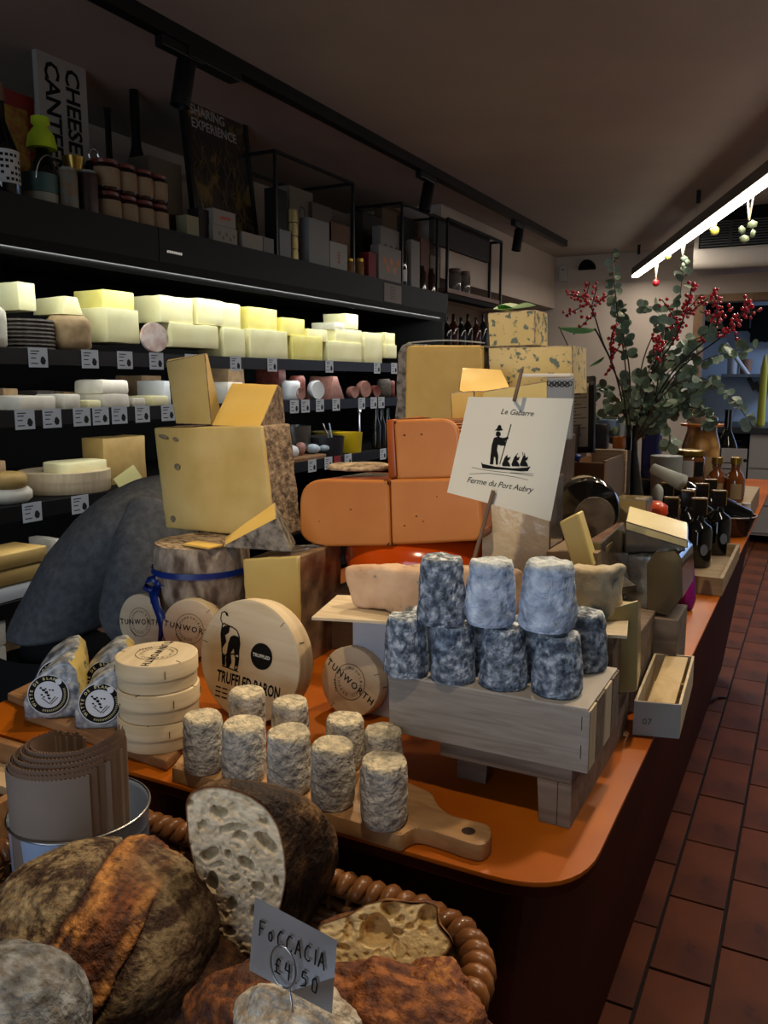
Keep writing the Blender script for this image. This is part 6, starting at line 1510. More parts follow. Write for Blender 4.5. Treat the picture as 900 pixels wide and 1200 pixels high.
b = NB(); box(b, -.72, -.18, .13, .63, .10, zb0 - .0105, bev=.006); o = obj('low_table', b, mat('black_table', '#100d0c', rough=.5), label='dark block table under the bread basket', cat='table')
b = NB(); box(b, -.70, -.20, .15, .61, 0.0035, .0995); obj('table_plinth', b, BLKM, o)
FLOUR = mat('bread_crust', '#ffffff', '#b8a898', scale=130, rough=.7, bump=1, bscale=170, bdist=.005, attr='tone')
CRUMB = mat('bread_crumb', '#dccdb0', '#cdbc9b', '#e2d5bb', scale=90, rough=.8, bump=.7, bscale=140, bdist=.004, attr='tone')
def L3(h): return lin(h)[:3]
def mix(a, c, t): t = max(0, min(1, t)); return tuple(a[i] * (1 - t) + c[i] * t for i in range(3))
def sm(a, c, x): t = max(0, min(1, (x - a) / (c - a))); return t * t * (3 - 2 * t)
# --- big boule with a lifted ear
C = G(118, 1098, .955) ; C = GY(112, 1098, .43)
R1 = Vector((.098, .098, .066))
def dirpx(x, y): return (ray(x, y)).normalized()
b = NB(); bmesh.ops.create_uvsphere(b, u_segments=260, v_segments=150, radius=1)
ax = RT.copy(); MXb = Matrix((RT, UP.cross(RT) * -1, (0, 0, 1))).transposed()
# score line in picture terms: use camera-plane coordinates of the unit sphere
tones = {}
vf = (CAM - C).normalized()
def boule_fn(n):
    """n unit direction -> radial factor, colour"""
    q_ = Vector((n.x * R1.x, n.y * R1.y, n.z * R1.z)) / .098; u = q_.dot(RT); v = q_.dot(UP) * 1.15
    f = 1.0; nz = noise.noise(n * 2.2 + Vector((3, 1, 2))) * .05 + noise.noise(n * 9) * .012 + noise.noise(n * 30) * .005
    # long opened slash running from upper right to lower left
    t = (u * .52 + v * .85); s = (u * .85 - v * .52)     # along / across
    col = mix(L3('#8c7a5c'), L3('#5a3d22'), .5 + .9 * noise.noise(n * 7))
    fl = noise.noise(n * 4 + Vector((9, 2, 0))) * .8 + .45 * noise.noise(n * 16) + .35 * noise.noise(n * 55)
    fl2 = sm(-.1, .5, fl + .25)
    col = mix(L3('#3d2410'), L3('#a3906c'), fl2 * .9)
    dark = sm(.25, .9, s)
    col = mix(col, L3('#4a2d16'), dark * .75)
    wob = .05 * noise.noise(Vector((t * 3, 0, 5)))
    l_edge = -.30 + wob - .08 * (t - .2) ** 2; r_edge = .34 + wob - .22 * (t - .1) ** 2
    ins = sm(l_edge - .03, l_edge + .03, s) * (1 - sm(r_edge - .03, r_edge + .03, s)) * sm(-.95, -.75, t) * (1 - sm(.72, .9, t))
    if n.dot(vf) > -.2 and ins > 0:
        g = noise.noise(n * 5 + Vector((1, 7, 3))) + .7 * noise.noise(Vector((s * 26, t * 6, 1))) + .5 * noise.noise(n * 40)
        c2 = mix(L3('#4a2310'), L3('#8a4e22'), sm(-.5, .6, g))
        lb_ = math.exp(-((s - (l_edge + .12)) / .085) ** 2); rb2 = math.exp(-((s - (r_edge - .07)) / .06) ** 2)
        c2 = mix(c2, L3('#d0934c'), min(1, lb_ * 1.0 + rb2 * .75) * sm(-.6, .35, g + .15))
        col = mix(col, c2, ins)
        nz += ins * (.030 * math.sin((s - l_edge) * 9) + .014 * noise.noise(Vector((s * 34, t * 8, 2))) + .008 * noise.noise(n * 45))
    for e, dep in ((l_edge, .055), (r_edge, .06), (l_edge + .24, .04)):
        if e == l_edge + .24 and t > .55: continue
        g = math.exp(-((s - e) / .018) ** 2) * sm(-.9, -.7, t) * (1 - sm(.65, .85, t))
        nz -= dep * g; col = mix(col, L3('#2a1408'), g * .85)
    nz += .035 * math.exp(-((s - (r_edge - .05)) / .04) ** 2) * ins
    return 1 + nz, col
cols = []
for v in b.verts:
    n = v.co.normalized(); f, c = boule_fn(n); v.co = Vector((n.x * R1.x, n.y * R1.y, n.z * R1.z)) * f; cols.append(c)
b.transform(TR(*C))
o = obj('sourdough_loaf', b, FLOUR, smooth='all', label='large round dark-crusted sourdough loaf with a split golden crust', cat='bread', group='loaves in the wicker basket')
a = o.data.color_attributes.new('tone', 'FLOAT_COLOR', 'POINT')
for i, c in enumerate(cols): a.data[i].color = (*c, 1)
# --- floury loaf at the bottom left corner
C2 = GY(-12, 1212, .30)
b = NB(); bmesh.ops.create_uvsphere(b, u_segments=90, v_segments=60, radius=1); cols = []
for v in b.verts:
    n = v.co.normalized(); f = 1 + noise.noise(n * 3) * .06 + noise.noise(n * 14) * .012
    u = n.dot(RT); w = n.dot(UP)
    g = sm(-.2, .35, noise.noise(n * 5 + Vector((4, 4, 4))) + .4 * noise.noise(n * 20))
    c = mix(L3('#8f959b'), L3('#454a50'), g * .7); c = mix(c, L3('#b9a77e'), sm(.45, .15, abs(u * .8 + w * .6 - .35) * 2) * .0)
    band = math.exp(-((u * .5 + w * .85 - .18) / .13) ** 2); c = mix(c, L3('#a8905e'), band * .8); f += .03 * band
    v.co = Vector((n.x * .058, n.y * .064, n.z * .048)) * f; cols.append(c)
b.transform(TR(*C2)); o = obj('sourdough_loaf', b, FLOUR, smooth='all', label='grey floury loaf cut off by the lower left corner of the picture', cat='bread', group='loaves in the wicker basket')
a = o.data.color_attributes.new('tone', 'FLOAT_COLOR', 'POINT')
for i, c in enumerate(cols): a.data[i].color = (*c, 1)
# --- half loaf standing on end with its cut face to the viewer
Yh = .50
outline = [(217, 940), (224, 927), (240, 921), (262, 921), (290, 930), (313, 946), (327, 968), (334, 998), (336, 1030), (330, 1060), (322, 1090), (312, 1118), (300, 1142), (286, 1152), (268, 1150), (258, 1140), (250, 1112), (240, 1070), (229, 1022), (220, 980)]
face = [GY(p[0], p[1], Yh + .02 * (p[0] - 275) / 60 * .6 - (p[1] - 1030) / 110 * -.008) for p in outline]
cen = sum(face, Vector()) / len(face)
nf = (face[5] - face[15]).cross(face[0] - face[10]).normalized()
if nf.dot(CAM - cen) < 0: nf = -nf
xa_ = (UP.cross(nf)).normalized(); ya_ = nf.cross(xa_)
Mh = Matrix(((xa_.x, ya_.x, nf.x, cen.x), (xa_.y, ya_.y, nf.y, cen.y), (xa_.z, ya_.z, nf.z, cen.z), (0, 0, 0, 1)))
inv = Mh.inverted(); poly = [Vector((inv @ p).to_2d()) for p in face]
if poly: 
    out_ = rounded_poly([tuple(p) for p in poly], .006, 3)
def inside(p, P):
    c = False; j = len(P) - 1
    for i in range(len(P)):
        if (P[i][1] > p[1]) != (P[j][1] > p[1]) and p[0] < (P[j][0] - P[i][0]) * (p[1] - P[i][1]) / (P[j][1] - P[i][1]) + P[i][0]: c = not c
        j = i
    return c
def crumb_face(name, parent, out, M, step, holes, tone, seed, crust_w=.004, m=CRUMB, hole_depth=.012):
    """dense radial sheet over the outline, pushed in at the holes"""
    n = 220; c = Vector((sum(p[0] for p in out) / len(out), sum(p[1] for p in out) / len(out)))
    # resample outline
    rs = resample(out, sum((Vector(out[i]) - Vector(out[i - 1])).length for i in range(len(out))) / n)[:n]
    rings_n = int(max((p - c).length for p, d in rs) / step)
    t = bmesh.new(); rings = []; cols = []
    ctr = t.verts.new((c.x, c.y, 0)); 
    for k in range(1, rings_n + 1):
        rings.append([t.verts.new((*(c + (p - c) * k / rings_n), 0)) for p, d in rs])
    m_ = len(rs)
    for i in range(m_): t.faces.new((ctr, rings[0][i], rings[0][(i + 1) % m_]))
    for A_, B_ in zip(rings, rings[1:]):
        for i in range(m_): t.faces.new((A_[i], B_[i], B_[(i + 1) % m_], A_[(i + 1) % m_]))
    off = Vector((seed, seed * 2, 0))
    t.verts.index_update(); kk = {}
    for k, R in enumerate(rings):
        for v in R: kk[v.index] = (k + 1) / rings_n
    cc = []
    for v in t.verts:
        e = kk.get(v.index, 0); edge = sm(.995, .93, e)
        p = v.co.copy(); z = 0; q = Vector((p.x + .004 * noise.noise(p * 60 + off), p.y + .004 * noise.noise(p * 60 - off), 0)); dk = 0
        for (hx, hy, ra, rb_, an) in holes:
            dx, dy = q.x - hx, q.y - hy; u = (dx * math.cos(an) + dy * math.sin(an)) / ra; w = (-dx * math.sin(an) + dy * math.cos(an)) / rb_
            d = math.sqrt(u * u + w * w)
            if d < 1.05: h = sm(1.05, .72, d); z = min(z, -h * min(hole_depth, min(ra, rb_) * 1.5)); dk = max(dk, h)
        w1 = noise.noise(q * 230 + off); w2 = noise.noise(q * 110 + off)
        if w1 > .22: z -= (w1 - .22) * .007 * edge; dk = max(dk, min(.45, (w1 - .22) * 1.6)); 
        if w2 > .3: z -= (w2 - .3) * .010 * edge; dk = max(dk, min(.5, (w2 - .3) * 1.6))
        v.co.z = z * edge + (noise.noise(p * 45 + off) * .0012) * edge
        cc.append(tone(e, dk))  # shade of the holes and pores painted into the crumb colour
    t.transform(M)
    o = obj(name, t, m, parent, smooth='all', normals=False)
    a = o.data.color_attributes.new('tone', 'FLOAT_COLOR', 'POINT')
    for i, q in enumerate(cc): a.data[i].color = (*q, 1)
    return o
def hl(px, py, ra, rb_, an=0, Y=Yh):
    p = inv @ GY(px, py, Y + .02 * (px - 275) / 60 * .6); k = .001 * .55; return (p.x, p.y, ra * k, rb_ * k, -an)
holes = [hl(260, 946, 15, 9), hl(277, 965, 24, 7, -.05), hl(284, 978, 11, 8), hl(313, 985, 20, 10, .7), hl(247, 997, 16, 10, -.6), hl(289, 1009, 12, 11), hl(249, 1033, 10, 18), hl(268, 1062, 8, 14, .3), hl(266, 1098, 10, 10), hl(226, 935, 8, 5, .2), hl(300, 1040, 8, 8), hl(324, 1035, 6, 12), hl(285, 1135, 16, 12, .4), hl(275, 1030, 7, 6), hl(240, 965, 7, 7), hl(300, 1075, 12, 14, .5), hl(245, 1060, 5, 8), hl(310, 960, 9, 5, .5), hl(270, 1000, 6, 9), hl(258, 1012, 7, 5)]
hlf = thing('cut_loaf', 'half sourdough loaf standing with its holed white crumb facing out', 'bread', (cen.x, cen.y, min(p.z for p in face)), 0, 'loaves in the wicker basket')
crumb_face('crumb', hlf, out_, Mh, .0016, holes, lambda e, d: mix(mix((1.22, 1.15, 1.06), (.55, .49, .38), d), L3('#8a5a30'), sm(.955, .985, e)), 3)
# crust body behind
b = NB(); K = 90; prof = resample(out_, sum((Vector(out_[i]) - Vector(out_[i - 1])).length for i in range(len(out_))) / K)[:K]; c2 = Vector((sum(p[0] for p in out_) / len(out_), sum(p[1] for p in out_) / len(out_)))
rings = []; NR = 22
shift = Vector(((inv.to_3x3() @ Vector((.50, .40, -.36))).x, (inv.to_3x3() @ Vector((.50, .40, -.36))).y)) * .10
for k in range(NR + 1):
    u = k / NR; s = math.cos(u * PI / 2 * .98) ** .75 if k else 1.0; s *= (1.03 if 0 < k < 4 else 1)
    rings.append([b.verts.new(((c2 + (p - c2) * s).x + shift.x * u, (c2 + (p - c2) * s).y + shift.y * u, -.085 * math.sin(u * PI / 2))) for p, d in prof])
for A_, B_ in zip(rings, rings[1:]):
    for i in range(len(prof)): b.faces.new((A_[i], B_[i], B_[(i + 1) % len(prof)], A_[(i + 1) % len(prof)]))
b.faces.new(rings[-1]); b.normal_update(); rough(b, .003, 30, 2, .0012, 120)
b.transform(Mh); o = obj('crust', b, FLOUR, hlf, smooth='all')
def crust_tone(p): 
    g = noise.noise(p * 30) + .5 * noise.noise(p * 110); return mix(L3('#2c1a0d'), L3('#8a6a45'), sm(-.2, .75, g))
tint(o, crust_tone)
# --- focaccia piece with big holes
Yf = .50
outf = [(372, 1084), (392, 1078), (410, 1072), (424, 1062), (446, 1057), (466, 1058), (480, 1062), (500, 1060), (512, 1064), (512, 1085), (524, 1098), (530, 1106), (524, 1118), (500, 1128), (470, 1138), (440, 1143), (410, 1134), (392, 1128), (380, 1110)]
face = [GY(p[0], p[1], Yf + .015 * (p[0] - 450) / 80) for p in outf]; cen = sum(face, Vector()) / len(face)
nf = (CAM - cen).normalized(); nf = (nf + Vector((0, -.3, 0))).normalized()
xa_ = (UP.cross(nf)).normalized(); ya_ = nf.cross(xa_)
Mf = Matrix(((xa_.x, ya_.x, nf.x, cen.x), (xa_.y, ya_.y, nf.y, cen.y), (xa_.z, ya_.z, nf.z, cen.z), (0, 0, 0, 1))); inv = Mf.inverted()
out_ = [tuple((inv @ p).to_2d()) for p in face]
def hf(px, py, ra, rb_, an=0):
    p = inv @ GY(px, py, Yf + .015 * (px - 450) / 80); k = .00068; return (p.x, p.y, ra * k, rb_ * k, -an)
fo_ = thing('focaccia_piece', 'torn pale focaccia piece with large air holes at the basket corner', 'bread', (cen.x, cen.y, min(p.z for p in face)), 0, 'loaves in the wicker basket')
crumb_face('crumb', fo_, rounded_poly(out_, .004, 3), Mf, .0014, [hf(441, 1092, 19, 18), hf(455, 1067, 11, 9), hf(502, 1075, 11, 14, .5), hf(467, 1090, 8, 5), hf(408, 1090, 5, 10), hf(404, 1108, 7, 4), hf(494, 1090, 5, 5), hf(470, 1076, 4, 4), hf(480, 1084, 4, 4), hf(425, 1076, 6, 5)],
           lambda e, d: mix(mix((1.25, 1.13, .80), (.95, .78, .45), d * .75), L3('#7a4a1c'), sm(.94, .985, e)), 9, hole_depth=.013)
b = NB(); prof = resample(rounded_poly(out_, .004, 3), .005); c2 = Vector((sum(p[0] for p in out_) / len(out_), sum(p[1] for p in out_) / len(out_))); rings = []
for k in range(9):
    u = k / 8; s = 1.0 if k == 0 else (1.02 - .25 * u ** 2)
    rings.append([b.verts.new((*(c2 + (p - c2) * s), -.05 * u)) for p, d in prof])
for A_, B_ in zip(rings, rings[1:]):
    for i in range(len(prof)): b.faces.new((A_[i], B_[i], B_[(i + 1) % len(prof)], A_[(i + 1) % len(prof)]))
b.faces.new(rings[-1]); rough(b, .003, 40, 4); b.transform(Mf); o = obj('crust', b, FLOUR, fo_, smooth='all')
tint(o, lambda p: mix(L3('#6b3d16'), L3('#b07c36'), sm(-.3, .5, noise.noise(p * 40))))
# --- golden-brown folded bread at the bottom right, and cut piece at bottom centre
def lump(name, lab, px, py, Y, sc, seed, ca, cb, rotv=0, fold=True, res=110):
    C_ = GY(px, py, Y); b = NB(); bmesh.ops.create_uvsphere(b, u_segments=res, v_segments=res // 2, radius=1); cols = []
    off = Vector((seed, 2 * seed, 3 * seed))
    for v in b.verts:
        n = v.co.normalized(); f = 1 + noise.noise(n * 2.5 + off) * .14 + noise.noise(n * 8 + off) * .04 + noise.noise(n * 28 + off) * .012
        if fold:
            g = math.exp(-((n.x + .25 * n.z + .1) / .10) ** 2); f -= .10 * g
        c = mix(ca, cb, sm(-.4, .5, noise.noise(n * 5 + off) + .5 * noise.noise(n * 18 + off)))
        v.co = Vector((n.x * sc[0], n.y * sc[1], n.z * sc[2])) * f; cols.append(c)
    b.transform(TR(*C_) @ RZ(rotv)); o = obj(name, b, FLOUR, smooth='all', label=lab, cat='bread', group='loaves in the wicker basket')
    a = o.data.color_attributes.new('tone', 'FLOAT_COLOR', 'POINT')
    for i, c in enumerate(cols): a.data[i].color = (*c, 1)
    return o
lump('focaccia_roll', 'glossy golden-brown folded bread below the holed focaccia piece', 452, 1204, .43, (.072, .045, .036), 5, L3('#5d2c10'), L3('#a8652c'), .15)
lump('focaccia_roll', 'golden-brown bread end right of the price card, at the basket side', 508, 1178, .455, (.026, .034, .026), 8, L3('#7a3d16'), L3('#c08038'), .3, False, 70)
lump('sourdough_loaf', 'dark brown crust showing below the cut loaf at the bottom edge', 300, 1196, .40, (.050, .040, .030), 6, L3('#4a2410'), L3('#94561f'), 0, False, 80)
o = lump('cut_loaf', 'white floury cut bread behind the price card clip at the bottom edge', 350, 1215, .375, (.045, .03, .030), 7, L3('#b9b2a4'), L3('#d6d0c2'), 0, False, 80)
lump('sourdough_loaf', 'dim crust of a loaf deep in the basket behind the tin', 215, 1150, .46, (.05, .05, .03), 12, L3('#3c2210'), L3('#6b4524'), 0, False, 60)
# --- price card
Yc_ = .365
t = thing('price_card', 'grey card handwritten FOCCACIA £4.50 in a wire ring clip', 'price card', GY(340, 1198, Yc_))
c4 = [GY(292, 1137, Yc_), GY(389, 1188, Yc_ + .0), GY(395, 1102, Yc_ + .002), GY(299, 1051, Yc_)]
b = NB(); V = [b.verts.new(p) for p in c4]; b.faces.new(V); bmesh.ops.solidify(b, geom=b.faces[:], thickness=.0008); obj('card', b, mat('card_grey', '#98989c', '#8c8c90', scale=20, rough=.6), t)
xv = (c4[1] + c4[2] - c4[0] - c4[3]); yv = (c4[3] + c4[2] - c4[0] - c4[1])
cc_ = sum(c4, Vector()) / 4 ; uw = xv.length / 4; uh = yv.length / 4
xn, yn = xv.normalized(), yv.normalized(); Mc = Matrix(((xn.x, yn.x, 0, cc_.x), (xn.y, yn.y, -1, cc_.y - .0016), (xn.z, yn.z, 0, cc_.z), (0, 0, 0, 1)))
def strokes(b, s, x, y, h, w, M, th):
    LT = {'F': [((0, 0), (0, 1)), ((0, 1), (.7, 1)), ((0, .55), (.5, .55))], 'O': [((.1, .0), (.0, .5)), ((0, .5), (.15, .95)), ((.15, .95), (.5, .9)), ((.5, .9), (.6, .4)), ((.6, .4), (.4, 0)), ((.4, 0), (.1, 0))],
          'o': [((.1, .05), (.05, .45)), ((.05, .45), (.3, .65)), ((.3, .65), (.5, .4)), ((.5, .4), (.4, .05)), ((.4, .05), (.1, .05))],
          'C': [((.7, .9), (.35, 1)), ((.35, 1), (.05, .6)), ((.05, .6), (.1, .15)), ((.1, .15), (.5, 0)), ((.5, 0), (.75, .15))],
          'A': [((0, 0), (.35, 1)), ((.35, 1), (.75, -.05)), ((.12, .4), (.6, .4))], 'I': [((.2, 0), (.2, 1))],
          '£': [((.65, .85), (.4, 1)), ((.4, 1), (.2, .75)), ((.2, .75), (.25, .1)), ((.0, .05), (.7, .05)), ((.0, .5), (.5, .5))], '4': [((.1, 1), (.0, .5)), ((0, .5), (.6, .5)), ((.45, 1), (.45, -.1))],
          '5': [((.6, 1), (.15, 1)), ((.15, 1), (.1, .6)), ((.1, .6), (.5, .6)), ((.5, .6), (.55, .2)), ((.55, .2), (.0, 0))], '0': [((.1, .1), (.1, .8)), ((.1, .8), (.4, 1)), ((.4, 1), (.6, .6)), ((.6, .6), (.5, .05)), ((.5, .05), (.1, .1))], '.': [((.1, 0), (.15, .06))], ' ': []}
    for ch in s:
        for p, q in LT[ch]: strip(b, (x + p[0] * w, y + p[1] * h), (x + q[0] * w, y + q[1] * h), th, M)
        x += w * (1.15 if ch not in 'I.' else .6)
b = NB()
strokes(b, 'FoCCACIA', -uw * .78, uh * .12, uh * .42, uw * .19, Mc, .0011); strokes(b, '£4.50', -uw * .36, -uh * .62, uh * .42, uw * .22, Mc, .0011)
obj('handwriting', b, INK, t, normals=False)
cr = GY(333, 1132, Yc_ - .003); b = NB(); tube(b, [cr + Vector((.0088 * math.cos(a), -.001, .0135 * math.sin(a))) for a in [2 * PI * i / 32 for i in range(32)]], .0006, 6, closed=True)
tube(b, [cr + Vector((.004, -.001, -.0115)), cr + Vector((.006, .0, -.03)), cr + Vector((.006, .004, -.075))], .0006, 6); obj('wire_clip', b, STEEL, t, smooth='all')
# --- tin with paper bags
tinc = G(97, 950, 1.0); 
zr_ = .988; L_ = G(14, 945, zr_); R_2 = G(178, 935, zr_); r_t = (R_2 - L_).length / 2 * .985; tc = (L_ + R_2) / 2; fb = G(96, 986, zr_)
tc = Vector((fb.x, fb.y, 0)) + Vector((fb.x, fb.y, 0)).normalized() * r_t
tx = (L_.x + R_2.x) / 2; sc_ = 1
t = thing('tin_bucket', 'round blue-white lettered tin holding brown paper bags', 'tin', (tc.x, tc.y, zb0 + .15))
zbt = zb0 + .005
b = NB(); lathe(b, [(0, zbt), (r_t * .90, zbt), (r_t * .985, zr_ - .002), (r_t * 1.0, zr_ - .001), (r_t, zr_ + .001), (r_t * .975, zr_), (r_t * .96, zr_ - .004), (r_t * .88, zbt + .004), (0, zbt + .004)], 64, TR(tc.x, tc.y, 0), cap=False)
obj('tin_wall', b, mat('tin_blue_white', '#a9bfe0', rough=.3, coat=.4), t, smooth=True)
b = NB(); lathe(b, [(r_t * 1.0 + .0015 * math.cos(a), zr_ + .0015 * math.sin(a)) for a in [2 * PI * k / 8 for k in range(9)]], 64, TR(tc.x, tc.y, 0), cap=False); obj('rolled_rim', b, STEEL, t, smooth='all')
b = NB()
def on_tin(ch, size, ang, z, b): text(b, ch, size, TR(tc.x, tc.y, 0) @ RZ(ang) @ TR(0, -r_t * (.90 + .085 * (z - zbt) / (zr_ - zbt)) - .0012, z) @ RX(PI / 2), bold=.0004)
va = math.atan2(tc.x, tc.y) * -1  # facing camera direction
base_a = math.atan2(-tc.x, tc.y) 
for i, ch in enumerate('CANTEEN'): on_tin(ch, .014, base_a + (-.75 + i * .125), zr_ - .030, b)
for k in range(5):
    for j in range(6): 
        a = base_a + .75 + j * .11; box(b, -.004, .003, -.0004, .0004, -.0008, .0008, TR(tc.x, tc.y, 0) @ RZ(a) @ TR(0, -r_t * (.965 - .007 * k) - .001, zr_ - .020 - .010 * k))
obj('print', b, mat('tin_print', '#2a2f3c', rough=.5), t, normals=False)
# bags: nested curled sheets with serrated tops
BAG = mat('kraft_bag', '#7d7067', '#70645b', scale=9, rough=.7, bump=.15, bscale=30)
BAG2 = mat('kraft_bag_dark', '#6d5646', '#5f4a3c', scale=9, rough=.75)
zt_b = [1.046, 1.042]
vdir = Vector((tc.x, tc.y, 0)).normalized(); sdir_ = Vector((vdir.y, -vdir.x, 0))
for k in range(14):
    rk = r_t * (.95 - .026 * k)
    a0 = -PI / 2 - 3.3 + .05 * k; a1 = -PI / 2 + .15 + .125 * k
    zt0 = 1.046 + .003 * (k % 3) + .0012 * k
    n = 110; b = NB(); lo_, hi_ = [], []
    for i in range(n + 1):
        a = a0 + (a1 - a0) * i / n
        rr_ = rk * (1 + .012 * math.sin(a * 3 + k)); ss = .0016 * (i % 2)
        q = tc + sdir_ * rr_ * math.cos(a) + vdir * (rr_ * .70 * math.sin(a) - .25 * r_t)
        q2 = tc + (q - tc) * .93
        lean = .004 * math.sin(a)
        lo_.append(b.verts.new((q2.x, q2.y, zbt + .02))); hi_.append(b.verts.new((q.x, q.y, zt0 + ss + .006 * max(0, math.cos(a)))))
    for i in range(n): b.faces.new((lo_[i], lo_[i + 1], hi_[i + 1], hi_[i]))
    bmesh.ops.recalc_face_normals(b, faces=b.faces); bmesh.ops.solidify(b, geom=b.faces[:], thickness=.0010)
    obj('paper_bag', b, BAG if k % 3 == 0 else BAG2, smooth=True, label=('outermost brown paper bag curled inside the tin' if k == 0 else 'brown paper bag nested in the tin, %s layer in from the outside' % (ordn[k])), cat='paper bag', group='paper bags nested in the tin')
# wooden tray crate at the left edge
t = thing('wooden_crate', 'low wooden crate with a pale board top at the left edge behind the basket', 'crate', (-.80, .60, .80))
z0_ = CT - .02; 
P0 = [G(*p, CT - .0) for p in ((-60, 880), (38, 884), (2, 862))]
x1_, y1_ = G(36, 872, CT + .005).x, .655
b = NB(); box(b, -1.0, -.745, .44, .452, .80, CT + .005, bev=.001); obj('front_panel', b, GREYWOOD, t)
b = NB(); box(b, -1.0, -.745, .643, .655, .80, CT + .005, bev=.001); obj('back_panel', b, OAK, t)
b = NB(); box(b, -.757, -.745, .4525, .6425, .80, CT + .005, bev=.001); obj('side_panel', b, OAK, t)
b = NB(); box(b, -1.0, -.758, .4525, .6425, .80, .81); obj('base_panel', b, OAK, t)
b = NB(); box(b, -1.0, -.79, .60, .64, CT - .03, CT - .02); obj('inner_board', b, WOOD, t)
b = NB(); box(b, -1.02, -.735, .42, .66, .10, .7995, bev=.004); box(b, -1.0, -.75, .44, .64, 0.0035, .1); obj('side_plinth', b, mat('black_table', '#100d0c'), label='dark plinth under the crate at the left edge', cat='table')
# ================================================================ right end of the counter: bottles, jars, flowers
AMB = mat('amber_oil', '#6a3712', rough=.08, coat=.8)
# small crate with stoppered bottles
xr_, y0_ = G(846, 699, CT).x, G(846, 699, CT).y
t = thing('wooden_crate', 'small wooden crate holding black stoppered bottles at the counter edge', 'crate', (xr_ - .09, y0_ + .2, CT))
hC = GY(848, 678, y0_).z - CT
WD = mat('crate_light', '#9c8568', '#86714f', scale=8, stretch=(1, 6, 9), rough=.7)
Lc = .42
b = NB(); box(b, xr_ - .20, xr_, y0_, y0_ + .008, CT + .0005, CT + hC, bev=.001); obj('front_panel', b, WD, t)
b = NB(); box(b, xr_ - .20, xr_, y0_ + Lc - .008, y0_ + Lc, CT + .0005, CT + hC, bev=.001); obj('back_panel', b, WD, t)
for x in (xr_ - .20, xr_ - .008):
    b = NB(); box(b, x, x + .008, y0_ + .0085, y0_ + Lc - .0085, CT + .0005, CT + hC * .98, bev=.001); obj('side_panel', b, WD, t)
b = NB(); box(b, xr_ - .191, xr_ - .009, y0_ + .009, y0_ + Lc - .009, CT + .001, CT + .007); obj('base_panel', b, WD, t)
STOP = mat('gold_wood_stopper', '#8a6c3a', '#6c5128', scale=30, rough=.35)
zbot = CT + .0075
sb = thing('stoppered_bottle', '', 'bottle', (0, 0, 0), 0, 'black bottles with square stoppers in the small crate')
b = NB(); lathe(b, [(0, 0), (.032, 0), (.034, .006), (.034, .085), (.030, .098), (.014, .110), (.013, .125), (0, .125)], 28); obj('glass', b, DGLASS, sb, local=True, smooth=True)
b = NB(); box(b, -.0155, .0155, -.008, .008, .118, .1615, bev=.002); obj('stopper', b, mat('black_stopper', '#16100c', rough=.3), sb, local=True, smooth=True)
b = NB(); box(b, -.0175, .0175, -.0095, .0095, .162, .1665, bev=.0015); box(b, .0157, .0175, -.0095, .0095, .128, .1618); obj('stopper_cap', b, STOP, sb, local=True)
b = NB(); prism(b, [(.009 * math.cos(a), .014 * math.sin(a)) for a in [2 * PI * k / 14 for k in range(14)]], 0, .0005, frame((.006, -.0343, .045), (1, 0, 0), (0, 0, 1))); obj('grey_label', b, mat('label_grey', '#5f6670', rough=.5), sb, local=True)
f1 = True
for (x, y, lab) in ((787, 582, 'black stoppered bottle, front left of the crate'), (820, 583, 'black stoppered bottle, front right of the crate'), (756, 561, 'black stoppered bottle at the far left beside the rolled paper'), (782, 565, 'black stoppered bottle behind the front left one'),
                    (797, 562, 'black stoppered bottle third from the left at the back'), (823, 566, 'black stoppered bottle right behind the front right one'), (833, 561, 'black stoppered bottle at the right of the back row'), (843, 574, 'black stoppered bottle at the right edge of the crate'), (806, 574, 'black stoppered bottle between the two front ones')):
    q = G(x, y, zbot + .167)
    if x == 756: zz = CT + .0005; q = G(x, y, zz + .167)
    else: zz = zbot
    L = (q.x, q.y, zz)
    if f1: sb.location = L; sb['label'] = lab; sb.rotation_euler = (0, 0, .35); f1 = False
    else: dup(sb, L, label=lab, rotz=.35 + random.uniform(-.15, .15))
# dark glass bowl with a lying bottle
q = G(862, 640, CT); Yb_ = 2.62
t = thing('dark_basket', 'dark rounded tub with a pale rim at the counter edge', 'tub', (G(865, 632, CT).x - .10, Yb_, CT))
rb_ = .072; xc_ = GY(856, 600, Yb_).x; zrim = GY(868, 606, Yb_ - .05).z
b = NB(); lathe(b, [(0, CT + .001), (rb_ * .72, CT + .001), (rb_, zrim - .004), (rb_ * .97, zrim - .004), (rb_ * .7, CT + .006), (0, CT + .006)], 40, TR(xc_, Yb_, 0), cap=False); obj('tub_wall', b, mat('smoked_tub', '#2d1f1a', rough=.12, coat=.6), t, smooth=True)
b = NB(); lathe(b, [(rb_ + .002 * math.cos(a), zrim - .002 + .002 * math.sin(a)) for a in [2 * PI * k / 8 for k in range(9)]], 40, TR(xc_, Yb_, 0), cap=False); obj('tub_rim', b, mat('tub_rim_grey', '#a09a94', rough=.2), t, smooth='all')
for k, (dx, dz) in enumerate(((0, 0), (-.045, .018))):
    b = NB(); bottle_bm(b, TR(xc_ + .005 + dx, Yb_ - .03 + .03 * k, zrim + .008 + dz) @ RZ(.25) @ RY(-1.15) @ TR(0, 0, -.05), .031, .26, .4); obj('wine_bottle', b, DGLASS, smooth=True, label='%s glossy black bottle lying in the dark tub' % ('right', 'left')[k], cat='bottle', group='bottles lying in the dark tub')
